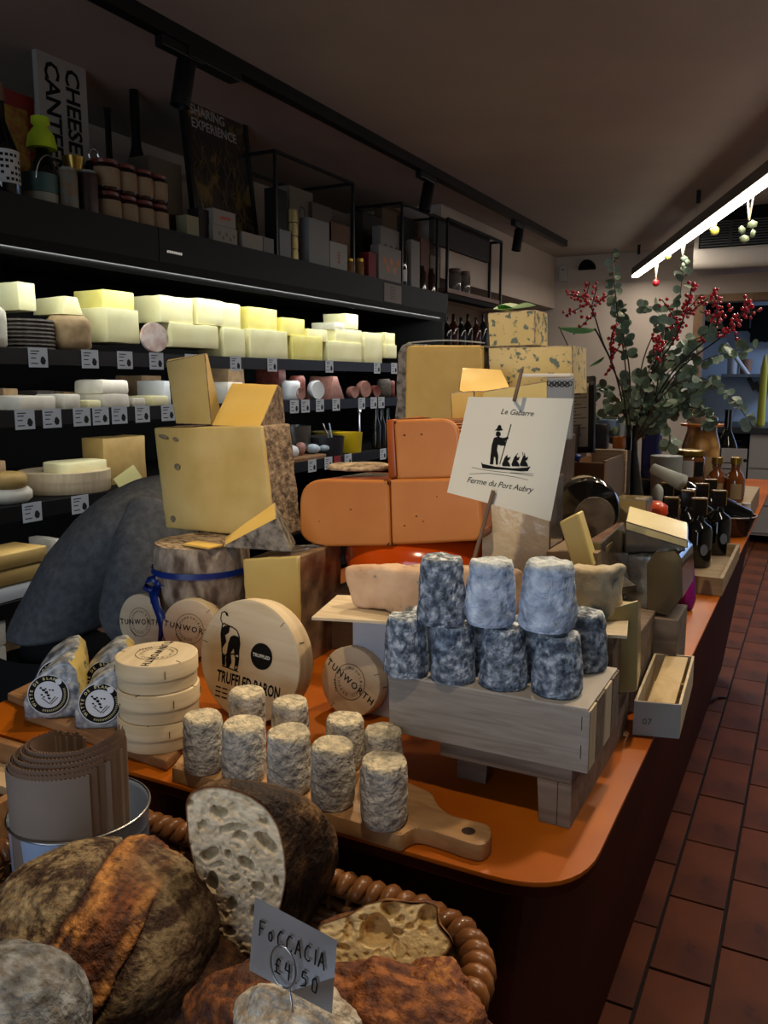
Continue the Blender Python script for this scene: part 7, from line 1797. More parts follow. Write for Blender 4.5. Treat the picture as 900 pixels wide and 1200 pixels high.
# hidden riser for jars
zj = 1.02
b = NB(); box(b, -.40, -.17, 2.78, 3.30, CT + .0005, zj, bev=.003); obj('wooden_riser', b, WD, label='low wooden riser under the jars at the far end of the counter', cat='riser')
def place_jar(x, yb, yt, w, Y, z=None):
    q = GY(x, (yb + yt) / 2, Y); d = (q - CAM).dot(FW); return q.x, w / F * d / 2, GY(x, yt, Y).z
x, r, zt = place_jar(821, 575, 486, 47, 2.95)
t = thing('preserve_jar', 'large glass jar with orange rubber seal full of amber preserve', 'jar', (x, 2.95, zj))
hj = zt - zj
b = NB(); lathe(b, [(0, .001), (r * .86, .001), (r * .9, .01), (r * .9, hj * .62), (r * .7, hj * .80), (r * .7, hj * .86), (0, hj * .86)], 40, TR(x, 2.95, zj)); obj('contents', b, mat('amber_preserve', '#c19660', '#7d5628', '#a37a42', scale=22, voro=True, lo=.1, hi=.6, rough=.15, coat=.8), t, smooth=True)
b = NB(); lathe(b, [(0, hj * .862), (r * 1.0, hj * .862), (r * 1.02, hj * .89), (r * .75, hj * .895), (0, hj * .895)], 40, TR(x, 2.95, zj)); obj('rubber_seal', b, mat('orange_seal', '#b56f35', rough=.35), t, smooth=True)
b = NB(); lathe(b, [(0, hj * .896), (r * .74, hj * .896), (r * .70, hj * .97), (r * .55, hj), (0, hj)], 40, TR(x, 2.95, zj)); obj('glass_lid', b, mat('lid_glass', '#6a5a4c', rough=.08, coat=.8), t, smooth=True)
b = NB(); lathe(b, [(r * .905, hj * .12), (r * .905, hj * .5)], 14, TR(x, 2.95, zj), cap=False, a0=-1.2, a1=-.5); obj('paper_label', b, mat('tan_label', '#8e7452', rough=.7), t, smooth=True, normals=False)
for k, (yt_, lab) in enumerate(((548, 'gold-lidded amber jar with white label, lower of two'), (515, 'gold-lidded amber jar with white label, upper of two'))):
    x, r, _ = place_jar(808, 575, 545, 37, 2.78); hh = .094; zz = 1.01 + k * .0945 - .06 + .0
    zz = CT + .052 + k * .0945
    t = thing('preserve_jar', lab, 'jar', (x, 2.72, zz), 0, 'two gold-lidded amber jars')
    b = NB(); lathe(b, [(0, 0), (r * .95, 0), (r, .006), (r, hh * .72), (r * .88, hh * .8), (0, hh * .8)], 32, TR(x, 2.72, zz)); obj('glass', b, mat('dark_amber', '#5c3216', rough=.1, coat=.7), t, smooth=True)
    b = NB(); lathe(b, [(0, hh * .8), (r * .93, hh * .8), (r * .95, hh * .82), (r * .95, hh * .98), (r * .88, hh), (0, hh)], 32, TR(x, 2.72, zz)); obj('lid', b, MATS['brass'], t, smooth=True)
    b = NB(); lathe(b, [(r * 1.01, hh * .14), (r * 1.01, hh * .68)], 14, TR(x, 2.72, zz), cap=False, a0=-2.1, a1=-1.1); lathe(b, [(r * 1.01, hh * .14), (r * 1.01, hh * .68)], 1, TR(x, 2.72, zz), cap=False, a0=-1.1, a1=-1.09); obj('white_label', b, mat('label_offwhite', '#a7a39a', rough=.6), t, smooth=True, normals=False)
    if k: b = NB(); lathe(b, [(r * 1.01, hh * .16), (r * 1.01, hh * .64)], 14, TR(x, 2.72, zz), cap=False, a0=-1.02, a1=-.35); obj('black_label', b, INK, t, smooth=True, normals=False)
b = NB(); box(b, GY(808, 570, 2.72).x - .05, GY(808, 570, 2.72).x + .05, 2.66, 2.775, CT + .0005, CT + .0515, bev=.002); obj('wooden_riser', b, WD, label='small block under the two gold-lidded jars', cat='riser')
for k, (px, lab) in enumerate(((840, 'left of two small amber bottles with gold caps'), (862, 'right of two small amber bottles with gold caps'))):
    x, r, zt = place_jar(px, 590, 535, 18, 2.86); r = .029; hb_ = zt - zj if zt - zj > .1 else .13
    t = thing('amber_bottle', lab, 'bottle', (x, 2.86 - .02, zj), 0, 'two small amber bottles')
    b = NB(); lathe(b, [(0, 0), (r * .9, 0), (r, .006), (r, hb_ * .50), (r * .75, hb_ * .64), (r * .46, hb_ * .70), (r * .46, hb_ * .84), (0, hb_ * .84)], 28, TR(x, 2.84, zj)); obj('glass', b, AMB, t, smooth=True)
    b = NB(); lathe(b, [(0, hb_ * .84), (r * .58, hb_ * .84), (r * .58, hb_ * .99), (r * .5, hb_), (0, hb_)], 24, TR(x, 2.84, zj)); obj('cap', b, MATS['brass'], t, smooth=True)
    b = NB(); lathe(b, [(r * 1.01, .012), (r * 1.01, hb_ * .42)], 14, TR(x, 2.84, zj), cap=False, a0=-1.9, a1=-.7); obj('paper_label', b, mat('tan_label', '#8e7452'), t, smooth=True, normals=False)
x, r, zt = place_jar(851, 580, 480, 16, 3.15); b = NB(); bottle_bm(b, TR(x, 3.15, zj), .037, zt - zj, .42); obj('wine_bottle', b, DGLASS, smooth=True, label='tall black wine bottle behind the white price card', cat='bottle')
b = NB(); q0, q1 = GY(844, 552, 3.0), GY(876, 526, 3.0); box(b, q0.x, q1.x, 3.0, 3.002, zj, q1.z, RZ(0)); o = obj('shelf_card', b, mat('card_grey_white', '#8f8d8e', rough=.7), label='greyish white card with a small figure behind the amber bottles', cat='price card')
b = NB(); Mq = frame(((q0.x + q1.x) / 2, 2.9995, (zj + q1.z) / 2), (1, 0, 0), (0, 0, 1)); ring(b, .0001, .006, Mq @ TR(.035, .04, 0), 10)
for k in range(3): strip(b, (-.04, .03 - k * .02), (.01, .03 - k * .02), .003, Mq)
obj('print', b, INK, o, normals=False)
q = GY(875, 590, 3.0); b = NB(); lathe(b, [(0, 0), (.018, 0), (.018, .055), (.013, .06), (.014, .08), (0, .08)], 18, TR(GY(876, 570, 2.75).x, 2.75, CT + .0)); obj('small_pot', b, mat('pinkish_white', '#b3a79c', rough=.5), smooth=True, label='tiny whitish bottle at the right of the amber bottles', cat='bottle')
# rolled paper cone, pot, navy bag, black vase
a, c = GY(765, 549, 2.25), GY(800, 566, 2.22); b = NB(); tube(b, [a, a.lerp(c, .5), c], [.014, .017, .022], 14); obj('paper_cone', b, mat('roll_paper', '#a7a79c', rough=.8), smooth='all', label='rolled white paper cone lying above the black bottles', cat='paper roll')
q = GY(770, 580, 2.2); b = NB(); ball(b, (q.x, 2.2, q.z), .020, 2, (.8, .8, 1.5)); rough(b, .004, 40); obj('tissue_bundle', b, mat('tissue_white', '#a9a99f', rough=.9), smooth='all', label='crumpled white tissue bundle left of the black bottles', cat='tissue')
b = NB(); box(b, GY(752, 600, 2.2).x - .02, GY(800, 600, 2.25).x, 2.17, 2.275, CT + .0005, GY(780, 590, 2.2).z - .012, bev=.003); obj('packing_box', b, MATS['dim_crate'], label='dim box hidden behind the crate of black bottles', cat='box')
q0, q1 = GY(750, 560, 2.55), GY(773, 500, 2.55); b = NB(); box(b, q0.x, q1.x, 2.55, 2.62, CT, q1.z, bev=.006); rough(b, .003, 10); obj('navy_bag', b, mat('navy', '#141b4c', rough=.6), label='navy blue paper bag behind the black vase', cat='bag')
q = GY(780, 560, 2.5); b = NB(); lathe(b, [(0, CT), (.035, CT), (.045, GY(780, 534, 2.5).z), (.04, GY(780, 534, 2.5).z), (0, GY(780, 536, 2.5).z)], 24, TR(q.x, 2.5, 0)); obj('plant_pot', b, mat('pot_grey', '#84867f', rough=.6), smooth=True, label='small grey pot below the pale round leaves', cat='pot')
YV = 2.10
q = GY(741, 498, YV); VX = q.x; VZ = q.z
zv = CT + .0005
b = NB(); box(b, VX - .06, VX + .06, YV - .05, YV + .06, CT, CT + .0, bev=0) if False else None
b = NB(); hv_ = VZ - zv; lathe(b, [(0, 0), (.036, 0), (.039, .008), (.038, hv_ * .42), (.030, hv_ * .58), (.016, hv_ * .80), (.0135, hv_ * .9), (.0135, hv_ * .97), (.0155, hv_ * .97), (.0155, hv_), (.011, hv_), (.011, hv_ * .9), (0, hv_ * .9)], 32, TR(VX, YV, zv)); obj('bottle_vase', b, DGLASS, smooth=True, label='black bottle serving as vase for the branches', cat='vase')
# ---- branches
EUC = mat('eucalyptus', '#76866c', '#50614e', '#62735b', scale=9, rough=.55, coat=.1)
EUCP = mat('eucalyptus_pale', '#8b9a84', '#6f7f6c', scale=9, rough=.55)
STM = mat('stem_brown', '#4a3a2c', rough=.7)
BER = mat('red_berry', '#c21825', '#980f1b', scale=50, rough=.25, coat=.5)
t_ = NB(); lv_m = None
def mk_leaf(name, m, round_=True):
    t = NB(); n = 10
    R = [t.verts.new((.55 + .5 * math.cos(2 * PI * i / n) * (1 if round_ else 1.3), .5 * math.sin(2 * PI * i / n), .06 * math.cos(4 * PI * i / n))) for i in range(n)]
    c = t.verts.new((.55, 0, -.05)); s = t.verts.new((0, 0, 0))
    for i in range(n): t.faces.new((c, R[i], R[(i + 1) % n]))
    for f in t.faces: f.smooth = True
    me = bpy.data.meshes.new(name); t.to_mesh(me); t.free(); me.materials.append(m); return me
LEAF = mk_leaf('leaf', EUC); LEAFP = mk_leaf('leaf', EUCP)
def bez(pts, n):
    out = []
    for i in range(n + 1):
        u = i / n * (len(pts) - 1); k = min(int(u), len(pts) - 2); f = u - k
        p0 = pts[max(k - 1, 0)]; p1 = pts[k]; p2 = pts[k + 1]; p3 = pts[min(k + 2, len(pts) - 1)]
        out.append(.5 * ((2 * p1) + (p2 - p0) * f + (2 * p0 - 5 * p1 + 4 * p2 - p3) * f * f + (3 * p1 - p0 - 3 * p2 + p3) * f ** 3))
    return out
def branch(lab, px, nl, size, start=.3, me=LEAF, Ys=None, dens=1):
    pts = []
    base = Vector((VX + random.uniform(-.004, .004), YV + random.uniform(-.004, .004), VZ - .05))
    for i, p in enumerate(px):
        Y = p[2] if len(p) > 2 else YV + random.uniform(-.05, .15) * (i + 1)
        pts.append(GY(p[0], p[1], Y))
    C_ = bez([base] + pts, 24)
    t = thing('eucalyptus_branch', lab, 'branch', base, 0, 'eucalyptus branches in the black bottle vase')
    b = NB(); tube(b, C_, [.0022 * (1 - .6 * i / 24) for i in range(25)], 6); obj('stem', b, STM, t, smooth='all')
    nl = int(nl * 1.25); size *= .84
    for k in range(nl):
        u = start + (1 - start) * (k + .5) / nl; idx = u * 24; i = min(int(idx), 23); p = C_[i].lerp(C_[i + 1], idx - i); d = (C_[i + 1] - C_[i]).normalized()
        o = bpy.data.objects.new('leaf', me); COL.objects.link(o); o.parent = t
        sdir = Vector((random.gauss(0, 1), random.gauss(0, 1), random.gauss(0, .8))); sdir = (sdir - d * sdir.dot(d) * .6).normalized()
        upv = Vector((random.gauss(0, .5), -1 + random.gauss(0, .5), random.gauss(.3, .5)))
        M = frame((0, 0, 0), sdir, upv.cross(sdir).cross(sdir) if False else upv.cross(sdir))
        s = size * random.uniform(.7, 1.15)
        o.matrix_local = Matrix.Translation(Vector(p) - t.location) @ M @ Matrix.Diagonal((s, s * random.uniform(.8, 1.05), s, 1))
    return t
V0 = (742, 492, YV)
branch('eucalyptus branch rising left of the middle with a dense round-leaved top', [(738, 440), (732, 400), (728, 375), (722, 352)], 30, .030, .35)
branch('thin eucalyptus tip reaching highest at the left, below the ceiling', [(733, 430), (724, 370), (720, 330), (718, 295)], 16, .024, .62)
branch('eucalyptus branch arching to the left under the light bar end', [(752, 430), (768, 385), (772, 362), (750, 360)], 15, .028, .45)
branch('eucalyptus branch rising through the middle to the hanging sprig', [(762, 430), (785, 390), (796, 350), (800, 318)], 22, .028, .3)
branch('eucalyptus branch leaning right behind the red berries', [(770, 440), (800, 405), (826, 392), (838, 372)], 20, .030, .3)
branch('long eucalyptus branch spreading far to the right', [(780, 455), (820, 425), (855, 412), (884, 408)], 20, .030, .3)
branch('pale eucalyptus branch drooping to the lower right', [(785, 455, 2.0), (825, 448, 1.95), (858, 468, 1.9), (882, 500, 1.88)], 28, .022, .35, LEAFP)
branch('eucalyptus branch bushing out at the left over the vase', [(725, 470), (705, 455), (690, 470), (686, 490)], 26, .030, .2)
branch('short eucalyptus branch filling the middle above the vase', [(755, 462), (768, 430), (775, 415)], 40, .034, .1)
branch('short eucalyptus branch filling the right of the middle', [(770, 470), (795, 448), (812, 440)], 40, .034, .1)
branch('short eucalyptus branch hanging down right of the vase neck', [(760, 480), (778, 490), (785, 512), (780, 530)], 16, .032, .25)
branch('short eucalyptus branch low at the left of the vase neck', [(735, 478), (722, 490), (716, 505), (712, 512)], 20, .030, .2)
branch('eucalyptus branch leaning upwards between middle and right', [(765, 460), (790, 430), (808, 420), (815, 400)], 20, .030, .25)
branch('eucalyptus branch leaning low to the right over the big jar', [(775, 485), (800, 478), (822, 480), (830, 495)], 28, .032, .25)
for k_, (x_, y_, lab) in enumerate(((700, 500, 'leafy eucalyptus shoot lowest at the left of the bouquet'), (735, 445, 'leafy eucalyptus shoot just above the vase, left side'), (752, 432, 'leafy eucalyptus shoot just above the vase, middle'), (790, 462, 'leafy eucalyptus shoot just above the vase, right side'),
                              (812, 462, 'leafy eucalyptus shoot above the large preserve jar'), (832, 440, 'leafy eucalyptus shoot between the middle and the right spray'), (770, 505, 'leafy eucalyptus shoot drooping before the navy bag'), (780, 375, 'leafy eucalyptus shoot reaching into the middle berries'))):
    branch(lab, [((VX and 742) * .4 + x_ * .6, 475), (x_ * .8 + 748 * .2, (y_ + 470) / 2 + 4), (x_, y_)], 22, .032, .12)
def berries(lab, px, nb, r=.0046, spread=.013, start=.45, sub=()):
    base = Vector((VX + random.uniform(-.004, .004), YV + random.uniform(-.004, .004), VZ - .05))
    C_ = bez([base] + [GY(p[0], p[1], p[2] if len(p) > 2 else YV - .05) for p in px], 24)
    t = thing('berry_branch', lab, 'branch', base, 0, 'branches of red berries in the black bottle vase')
    b = NB(); tube(b, C_, [.002] * 25, 5); lines = [(C_, start)]
    for sp in sub:
        i0 = sp[0]; S2 = bez([C_[i0]] + [GY(p[0], p[1], YV - .05) for p in zip(sp[1::2], sp[2::2])], 10); tube(b, S2, [.0014] * 11, 5); lines.append((S2, .15))
    obj('stem', b, mat('dark_stem', '#2b1a16', rough=.7), t, smooth='all')
    b = NB()
    for (Ls, st_) in lines:
        L = sum((q - p).length for p, q in zip(Ls, Ls[1:])) * (1 - st_); n = int(L / .0048)
        for k in range(n):
            u = (st_ + (1 - st_) * k / n) * (len(Ls) - 1); i = min(int(u), len(Ls) - 2); p = Ls[i].lerp(Ls[i + 1], u - i)
            ball(b, p + Vector((random.uniform(-1, 1), random.uniform(-1, 1), random.uniform(-1, 1))) * spread * .8, r * random.uniform(.8, 1.1), 1)
    obj('berries', b, BER, t, smooth='all', kind='stuff')
    return t
berries('branch of bright red berries fanning out at the far left', [(722, 440), (706, 400), (690, 355), (668, 345)], 0, start=.66, sub=((17, 700, 335), (17, 714, 345, ), (18, 662, 370), (16, 672, 392), (19, 691, 330)))
berries('branch of red berries low on the left with a long bare stem', [(730, 460), (718, 430), (716, 400), (722, 380)], 0, start=.5, spread=.008, sub=((12, 708, 440), (14, 730, 400)))
berries('branch of red berries rising highest in the middle', [(765, 440), (792, 395), (805, 360), (812, 330)], 0, start=.5, sub=((17, 822, 345), (15, 780, 385), (14, 775, 350), (16, 830, 350)))
berries('branch of red berries forked upright at the right', [(785, 440), (835, 390), (840, 360), (838, 340)], 0, start=.55, sub=((15, 860, 360), (15, 820, 365)))
berries('branch of red berries spreading farthest right', [(790, 440), (845, 395), (865, 372), (880, 352)], 0, start=.5, sub=((16, 862, 398), (18, 892, 362), (14, 822, 400)))
berries('small twig of red berries in the leaves at the middle', [(760, 450), (772, 410), (768, 395)], 0, start=.55, sub=((14, 785, 400),))
t = thing('laurel_twig', 'large plain green leaves on a thin twig at the left of the berries', 'branch', (VX, YV, VZ - .05))
C_ = bez([Vector((VX, YV, VZ - .05)), GY(722, 440, YV), GY(705, 400, YV - .05), GY(697, 385, YV - .05)], 16)
b = NB(); tube(b, C_, .0022, 6); tube(b, [GY(676, 440, YV - .03), GY(668, 410, YV - .05), GY(655, 383, YV - .06)], .0015, 5); obj('stem', b, MATS['dark_stem'], t, smooth='all')
LG = mat('laurel_green', '#5e8d55', '#4b7545', scale=12, rough=.4)
for (x, y, x2, y2) in ((699, 386, 652, 384), (708, 418, 690, 430), (672, 440, 684, 415)):
    a = GY(x, y, YV - .05); c = GY(x2, y2, YV - .08); L = (c - a).length; b = NB(); leaf_bm(b, frame(a, c - a, (0, .9, .5)), L, L * .2, .0); obj('leaf', b, LG, t, smooth='all', normals=False)
# ---- framed certificate, book stack, open wooden box, blue ribbon
Yr = 1.72
t = thing('framed_certificate', 'black-framed printed sheet standing behind the paper sign', 'picture frame', GY(668, 530, Yr))
c4 = [GY(640, 532, Yr), GY(696, 530, Yr), GY(687, 442, Yr + .03), GY(632, 442, Yr + .03)]
xv = (c4[1] - c4[0]); yv = (c4[2] - c4[1]); Mr = frame(c4[0], xv, yv); w_, h_ = xv.length, yv.length
zb_r = min(p.z for p in c4)
b = NB()
for (x0, x1, y0, y1) in ((0, .012, 0, h_), (w_ - .012, w_, 0, h_), (0, w_, 0, .012), (0, w_, h_ - .012, h_)): box(b, x0, x1, y0, y1, -.012, .004, Mr, bev=.001)
obj('frame', b, BLK, t)
b = NB(); box(b, .011, w_ - .011, .011, h_ - .011, -.010, -.002, Mr); pg = obj('sheet', b, mat('sheet_grey', '#d2cbbd', rough=.5, coat=.5), t)
b = NB()
for k in range(14): strip(b, (w_ * .45, h_ * (.82 - .045 * k)), (w_ * (.62 + .22 * ((k * 7) % 3) / 2), h_ * (.82 - .045 * k)), .0016, Mr, -.0015)
ring(b, .008, .009, Mr @ TR(w_ * .72, h_ * .88, 0), 14, h=-.0015)
obj('print', b, mat('grey_ink', '#4b4742', rough=.7), pg, normals=False)
# open wooden crate (668-725, 528-580)
Yw2 = 1.66
c0 = GY(690, 545, Yw2); xA, xB = GY(664, 560, Yw2).x, GY(708, 560, Yw2).x; zA, zB_ = GY(690, 590, Yw2).z, GY(690, 542, Yw2).z
t = thing('wooden_box', 'open brown wooden box on edge behind the black-rinded wheel', 'box', ((xA + xB) / 2, Yw2, zA))
BRW = mat('box_brown', '#8a5f3e', '#76502f', scale=8, rough=.6)
b = NB(); box(b, xA, xB, Yw2, Yw2 + .006, zA, zB_, bev=.001); obj('front_panel', b, BRW, t)
b = NB(); box(b, xA, xA + .006, Yw2 + .0065, Yw2 + .19, zA, zB_, bev=.001); obj('side_panel', b, BRW, t)
b = NB(); box(b, xB - .006, xB, Yw2 + .0065, Yw2 + .19, zA, zB_ + .004, bev=.001); obj('side_panel', b, mat('box_brown_dull', '#6d5a44', '#5e4d3a', scale=8, rough=.6), t)
b = NB(); box(b, xA, xB + .004, Yw2 + .1905, Yw2 + .20, zA, zB_ + .012, bev=.001); obj('back_panel', b, WOOD, t)
b = NB(); box(b, xA + .0065, xB - .0065, Yw2 + .0065, Yw2 + .19, zA, zA + .004); obj('base_panel', b, BRW, t)
b = NB(); box(b, xA + .002, xB - .002, Yw2 + .002, Yw2 + .22, CT + .0005, zA - .001, bev=.002); obj('packing_box', b, MATS['kraft_box'], label='brown box under the open wooden box', cat='box')
b = NB(); box(b, GY(632, 530, Yr).x - .01, GY(664, 560, Yw2).x - .002, Yr - .02, Yr + .05, CT + .0005, zb_r - .006, bev=.002); box(b, GY(664, 560, Yw2).x - .002, GY(664, 560, Yw2).x + .0, Yr - .02, Yr + .05, CT + .0005, zb_r - .006); obj('packing_box', b, MATS['kraft_box'], label='brown box under the framed certificate', cat='box')
# bright packets behind
for k, (x0, x1, yt, yb_, Y, c, lab) in enumerate(((696, 712, 497, 528, 2.0, '#3b3a40', 'dark packet with pale streaks right of the framed certificate'), (700, 722, 492, 512, 2.06, '#6f8db5', 'light blue packet between the certificate and the vase'), (717, 731, 512, 526, 2.0, '#c06a26', 'small orange packet left of the vase'), (716, 733, 496, 512, 2.10, '#a9b5bd', 'small silvery packet left of the vase neck'))):
    a_, c_ = GY(x0, yb_, Y), GY(x1, yt, Y)
    b = NB(); box(b, a_.x, c_.x, Y, Y + .03, a_.z - .0, c_.z, bev=.003); rough(b, .002, 30, k); obj('foil_packet', b, mat('packet' + c[1:], c, rough=.3, coat=.4, bump=.4, bscale=40), label=lab, cat='packet', group='bright packets behind the wooden box')
a_ = GY(696, 528, 1.99); b = NB(); box(b, a_.x - .005, GY(734, 528, 1.99).x, 1.98, 2.14 if False else 2.05, CT + .0005, GY(715, 528, 1.99).z - .002, bev=.002); obj('packing_box', b, MATS['dim_crate'], label='dim box carrying the bright packets', cat='box')
b = NB(); ribbon(b, [GY(662, 535, 1.63), GY(668, 512, 1.63), GY(664, 520, 1.63), GY(672, 535, 1.62), GY(680, 538, 1.62)], .014, (.3, .3, 1)); obj('blue_ribbon_scrap', b, RIB, smooth='all', label='loose blue ribbon end right of the paper sign', cat='ribbon')
# pink pouch hanging
Yp_ = 1.50; q = G(803, 714, CT); Yp_ = q.y; b = NB()
lathe(b, [(0, 0), (.014, .002), (.019, .02), (.017, .05), (.010, .10), (.006, .12), (0, .12)], 20, TR(q.x, Yp_, CT + .001)); obj('pouch', b, mat('magenta_purple', '#b0128a', '#4a1f7a', scale=14, rough=.35), smooth=True, label='magenta and purple net pouch at the edge of the counter', cat='pouch')
# paper hanging decoration seen through leaves & floor gadget
q = GY(793, 442, 6.9); b = NB(); box(b, q.x - .10, q.x + .10, 7.15, 7.199, q.z - .25, q.z + .25, bev=.01); obj('white_cloth', b, mat('cloth_white', '#c8c8c4', rough=.9), label='white cloth hanging on the far wall behind the leaves', cat='cloth')
q = GX(740, 796, -.33) ; b = NB(); tube(b, [G(828, 822, .03), G(840, 818, .01), G(850, 818, .006)], .006, 6); obj('cable_end', b, BLK, label='short black cable lying on the tiles by the counter', cat='cable')
# ================================================================ shop worker bending over behind the counter
D_P = 1.98
def PT(x, y, d=0): r = ray(x, y); return CAM + r * ((D_P + d) / r.dot(FW))
def skin(name, chains, m, parent, label=None, sub=2):
    """chains: list of lists of (Vector, radius); chains share a vertex when points coincide"""
    V, R, E, idx = [], [], [], {}
    for ch in chains:
        prev = None
        for p, r in ch:
            key = tuple(round(c, 4) for c in p)
            if key not in idx: idx[key] = len(V); V.append(p); R.append(r)
            i = idx[key]
            if prev is not None and prev != i: E.append((prev, i))
            prev = i
    me = bpy.data.meshes.new('sk'); me.from_pydata([tuple(v) for v in V], E, []); o = bpy.data.objects.new('sk', me); COL.objects.link(o)
    md = o.modifiers.new('s', 'SKIN'); md.use_smooth_shade = True
    for i, r in enumerate(R):
        s = me.skin_vertices[0].data[i]; s.radius = r if isinstance(r, tuple) else (r, r); s.use_root = (i == 0)
    o.modifiers.new('u', 'SUBSURF').levels = sub
    dg = bpy.context.evaluated_depsgraph_get(); em = bpy.data.meshes.new_from_object(o.evaluated_get(dg))
    b = NB(); b.from_mesh(em); bpy.data.objects.remove(o); return obj(name, b, m, parent, label=label, smooth='all')
SKIN_ = mat('skin', '#b98a70', rough=.5); SWT = mat('grey_sweater', '#646669', '#505255', '#5a5c5f', scale=60, rough=.95, bump=.5, bscale=160, bdist=.002)
BLKC = mat('black_cloth', '#0a0a0c', rough=.9)
pel = PT(82, 800); wst = PT(90, 745); mid = PT(122, 688); chs = PT(160, 645); nck = PT(205, 615); hd_ = PT(224, 614); hd2 = PT(244, 622)
shn = PT(176, 650, -.13); shf = PT(176, 640, .15); eln = PT(160, 712, -.17); elf = PT(190, 720, .17); wrn = PT(212, 756, -.14); wrf = PT(240, 745, .10)
per = thing('person', 'person in a grey sweater and black apron bending over behind the counter', 'person', (pel.x, pel.y, 0))
fd = RT.copy()
leg = []
for s in (-1, 1):
    side = UP.cross(RT).normalized(); side = Vector((FW.x, FW.y, 0)).normalized() * s * .09
    hip = pel + side; kne = Vector((pel.x + RT.x * .10, pel.y + RT.y * .10, .47)) + side; ank = Vector((pel.x + RT.x * .02, pel.y + RT.y * .02, .09)) + side; toe = Vector((pel.x + RT.x * .17, pel.y + RT.y * .17, .045)) + side
    leg.append((hip, kne, ank, toe))
def hand(wr, elb):
    d = (wr - elb).normalized(); s = d.cross(Vector((0, 0, 1))).normalized(); pm = wr + d * .05; out = [[(wr, .026), (pm, .03)]]
    for k, (o_, L) in enumerate(((-.028, .055), (-.010, .068), (.010, .064), (.028, .05))): 
        r0 = pm + s * o_ + d * .03; out.append([(pm, .03), (r0, .010), (r0 + d * L * .5 - Vector((0, 0, .008)), .0088), (r0 + d * L - Vector((0, 0, .03)), .0075)])
    th0 = wr + d * .02 - s * .03; out.append([(wr, .026), (th0, .012), (th0 + d * .035 - s * .012 - Vector((0, 0, .01)), .009)])
    return out
ch = [[(pel, .10), (wst, .085), (mid, .09), (chs, .09), (nck, .05), (hd_, .075), (hd2, .085)], [(chs, .09), (shn, .045), (eln, .036), (wrn, .026)], [(chs, .09), (shf, .045), (elf, .036), (wrf, .026)]]
for (h_, k_, a_, t__) in leg: ch.append([(pel, .10), (h_, .08), (k_, .058), (a_, .04), (t__, .035)])
ch += hand(wrn, eln) + hand(wrf, elf)
skin('body', ch, SKIN_, per)
e2 = Vector((FW.x, FW.y, 0)).normalized()
def loft(name, sts, m, parent, n=48, cap=True, dispers=.005):
    """sts: (upper px, lower px, half depth in metres)"""
    b = NB(); rings = []
    for (u, l, dp) in sts:
        p, q = PT(*u), PT(*l); c = (p + q) / 2; e = (p - q) / 2
        rings.append([b.verts.new(c + e * math.cos(2 * PI * i / n) + e2 * dp * math.sin(2 * PI * i / n) * (1 - .12 * math.cos(2 * PI * i / n) ** 2)) for i in range(n)])
    for A_, B_ in zip(rings, rings[1:]):
        for i in range(n): b.faces.new((A_[i], B_[i], B_[(i + 1) % n], A_[(i + 1) % n]))
    b.faces.new(rings[-1])
    refine(b, .02, 4); rough(b, dispers, 9, 3, .0015, 30)
    for it in range(2): bmesh.ops.smooth_vert(b, verts=b.verts, factor=.5, use_axis_x=True, use_axis_y=True, use_axis_z=True)
    return obj(name, b, m, parent, smooth='all')
loft('sweater', [((30, 726), (138, 716), .15), ((18, 742), (142, 724), .165), ((13, 738), (145, 716), .17), ((20, 718), (150, 706), .172), ((35, 692), (160, 690), .172), ((60, 645), (172, 678), .178), ((92, 606), (186, 662), .185), ((127, 577), (204, 650), .19), ((160, 561), (222, 640), .18), ((190, 556), (236, 628), .14), ((214, 568), (244, 616), .085), ((226, 582), (246, 606), .06)], SWT, per)
def sleeve(pts):
    C_ = bez([Vector(p) for p, r in pts], 40); R_ = []
    for i in range(41):
        u = i / 40 * (len(pts) - 1); k = min(int(u), len(pts) - 2); f = u - k; R_.append(pts[k][1] * (1 - f) + pts[k + 1][1] * f)
    b = NB(); tube(b, C_, R_, 24); refine(b, .02, 2); rough(b, .006, 14, 5, .002, 40)
    return obj('sleeve', b, SWT, per, smooth='all')
sleeve([(PT(190, 610, -.11), .085), (PT(176, 640, -.15), .080), (PT(163, 678, -.18), .070), (PT(153, 708, -.19), .062), (PT(152, 728, -.19), .058), (PT(172, 742, -.175), .050), (PT(196, 752, -.15), .042), (PT(208, 755, -.14), .036)])
sleeve([(PT(195, 612, .11), .085), (PT(190, 660, .15), .075), (PT(192, 712, .17), .062), (PT(212, 735, .15), .052), (PT(236, 744, .11), .036)])
tr = []
for (h_, k_, a_, t__) in leg: tr.append([(PT(84, 765), .13), (pel, .135), (h_, .10), (k_, .075), (a_ + Vector((0, 0, .03)), .065)])
skin('trousers', tr, BLKC, per)
loft('trouser_seat', [((40, 735), (130, 725), .13), ((28, 752), (138, 740), .15), ((28, 790), (144, 785), .155), ((34, 850), (146, 850), .15), ((45, 900), (140, 900), .13)], BLKC, per)
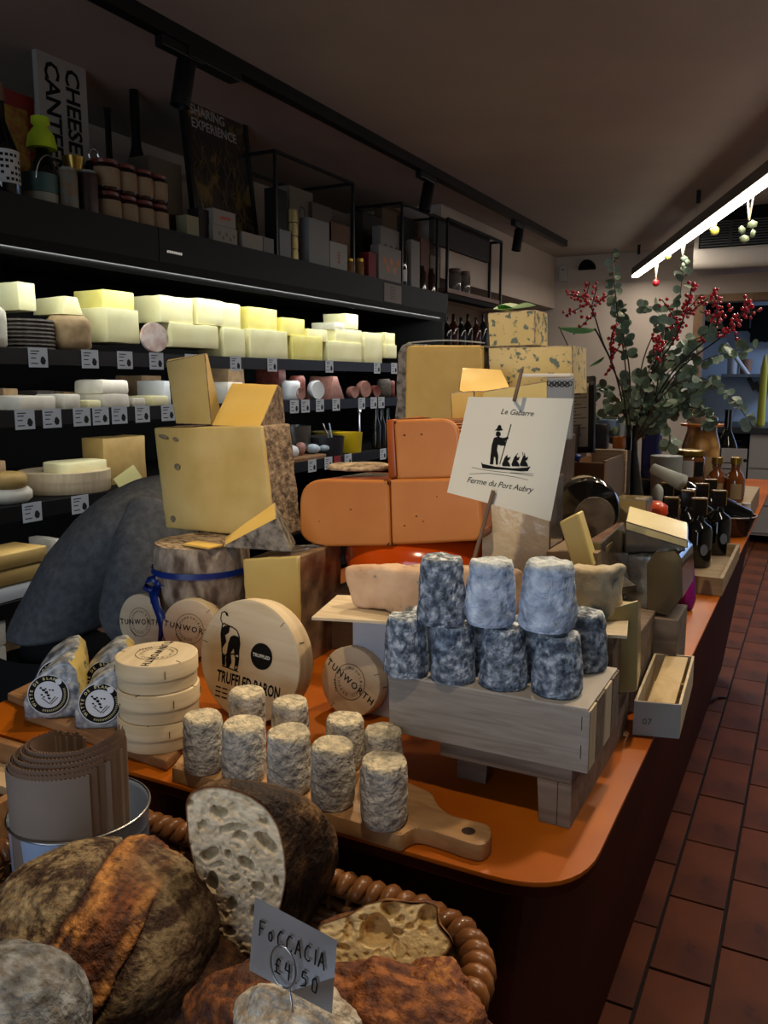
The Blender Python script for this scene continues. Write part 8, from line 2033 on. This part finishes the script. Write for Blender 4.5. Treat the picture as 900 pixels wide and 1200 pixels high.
for (h_, k_, a_, t__) in leg:
    b = NB(); m_ = (a_ + t__) / 2; box(b, -.06, .17, -.045, .045, 0.0035, .085, frame(Vector((a_.x, a_.y, 0)), RT, Vector((0, 0, 1)).cross(RT)), bev=.03); obj('shoe', b, mat('shoe_black', '#101010', rough=.4), per, smooth='all')
b = NB(); p_ = [PT(92, 765), PT(150, 765), PT(165, 900), PT(70, 900)]
# apron: curved sheet from the waist down
ap = []
cA = Vector((pel.x, pel.y, 0))
for k in range(9):
    z = .42 + (wst.z - .42) * k / 8; row = []
    for i in range(25):
        a = -2.5 + 5.0 * i / 24; d = RT * math.cos(a) * .175 + e2 * math.sin(a) * .185
        row.append(b.verts.new((cA.x + d.x + RT.x * .015, cA.y + d.y + RT.y * .015, z)))
    ap.append(row)
for A_, B_ in zip(ap, ap[1:]):
    for i in range(24): b.faces.new((A_[i], A_[i + 1], B_[i + 1], B_[i]))
obj('apron', b, BLKC, per, smooth='all')
# head details
hq = (hd2 - hd_).normalized(); dn = Vector((0, 0, -1)); fc_ = (dn * .8 + RT * .6).normalized(); sd = hq.cross(fc_).normalized()
b = NB(); ball(b, hd2 - fc_ * .018 + hq * .01, .108, 3, (1, 1, 1)); 
for v in b.verts:
    if (v.co - hd2).dot(fc_) > .035: v.co -= fc_ * ((v.co - hd2).dot(fc_) - .035)
rough(b, .004, 40); obj('hair', b, mat('hair_brown', '#2a1c14', rough=.7), per, smooth='all')
b = NB(); ball(b, hd2 + fc_ * .095, .014, 2, (1, 1, 1.4)); obj('nose', b, SKIN_, per, smooth='all')
for s in (-1, 1):
    b = NB(); ball(b, hd2 + fc_ * .082 + sd * s * .032 + hq * .015, .010, 2); obj('eye', b, mat('eye_white', '#d8d4cc', rough=.2), per, smooth='all')
    b = NB(); ball(b, hd2 + sd * s * .092, .02, 2, (.6, .6, 1.2)); obj('ear', b, SKIN_, per, smooth='all')
b = NB(); ball(b, hd2 + fc_ * .085 - hq * .035, .018, 2, (1.3, .7, .4)); obj('mouth', b, mat('lips', '#8c4a42', rough=.4), per, smooth='all')
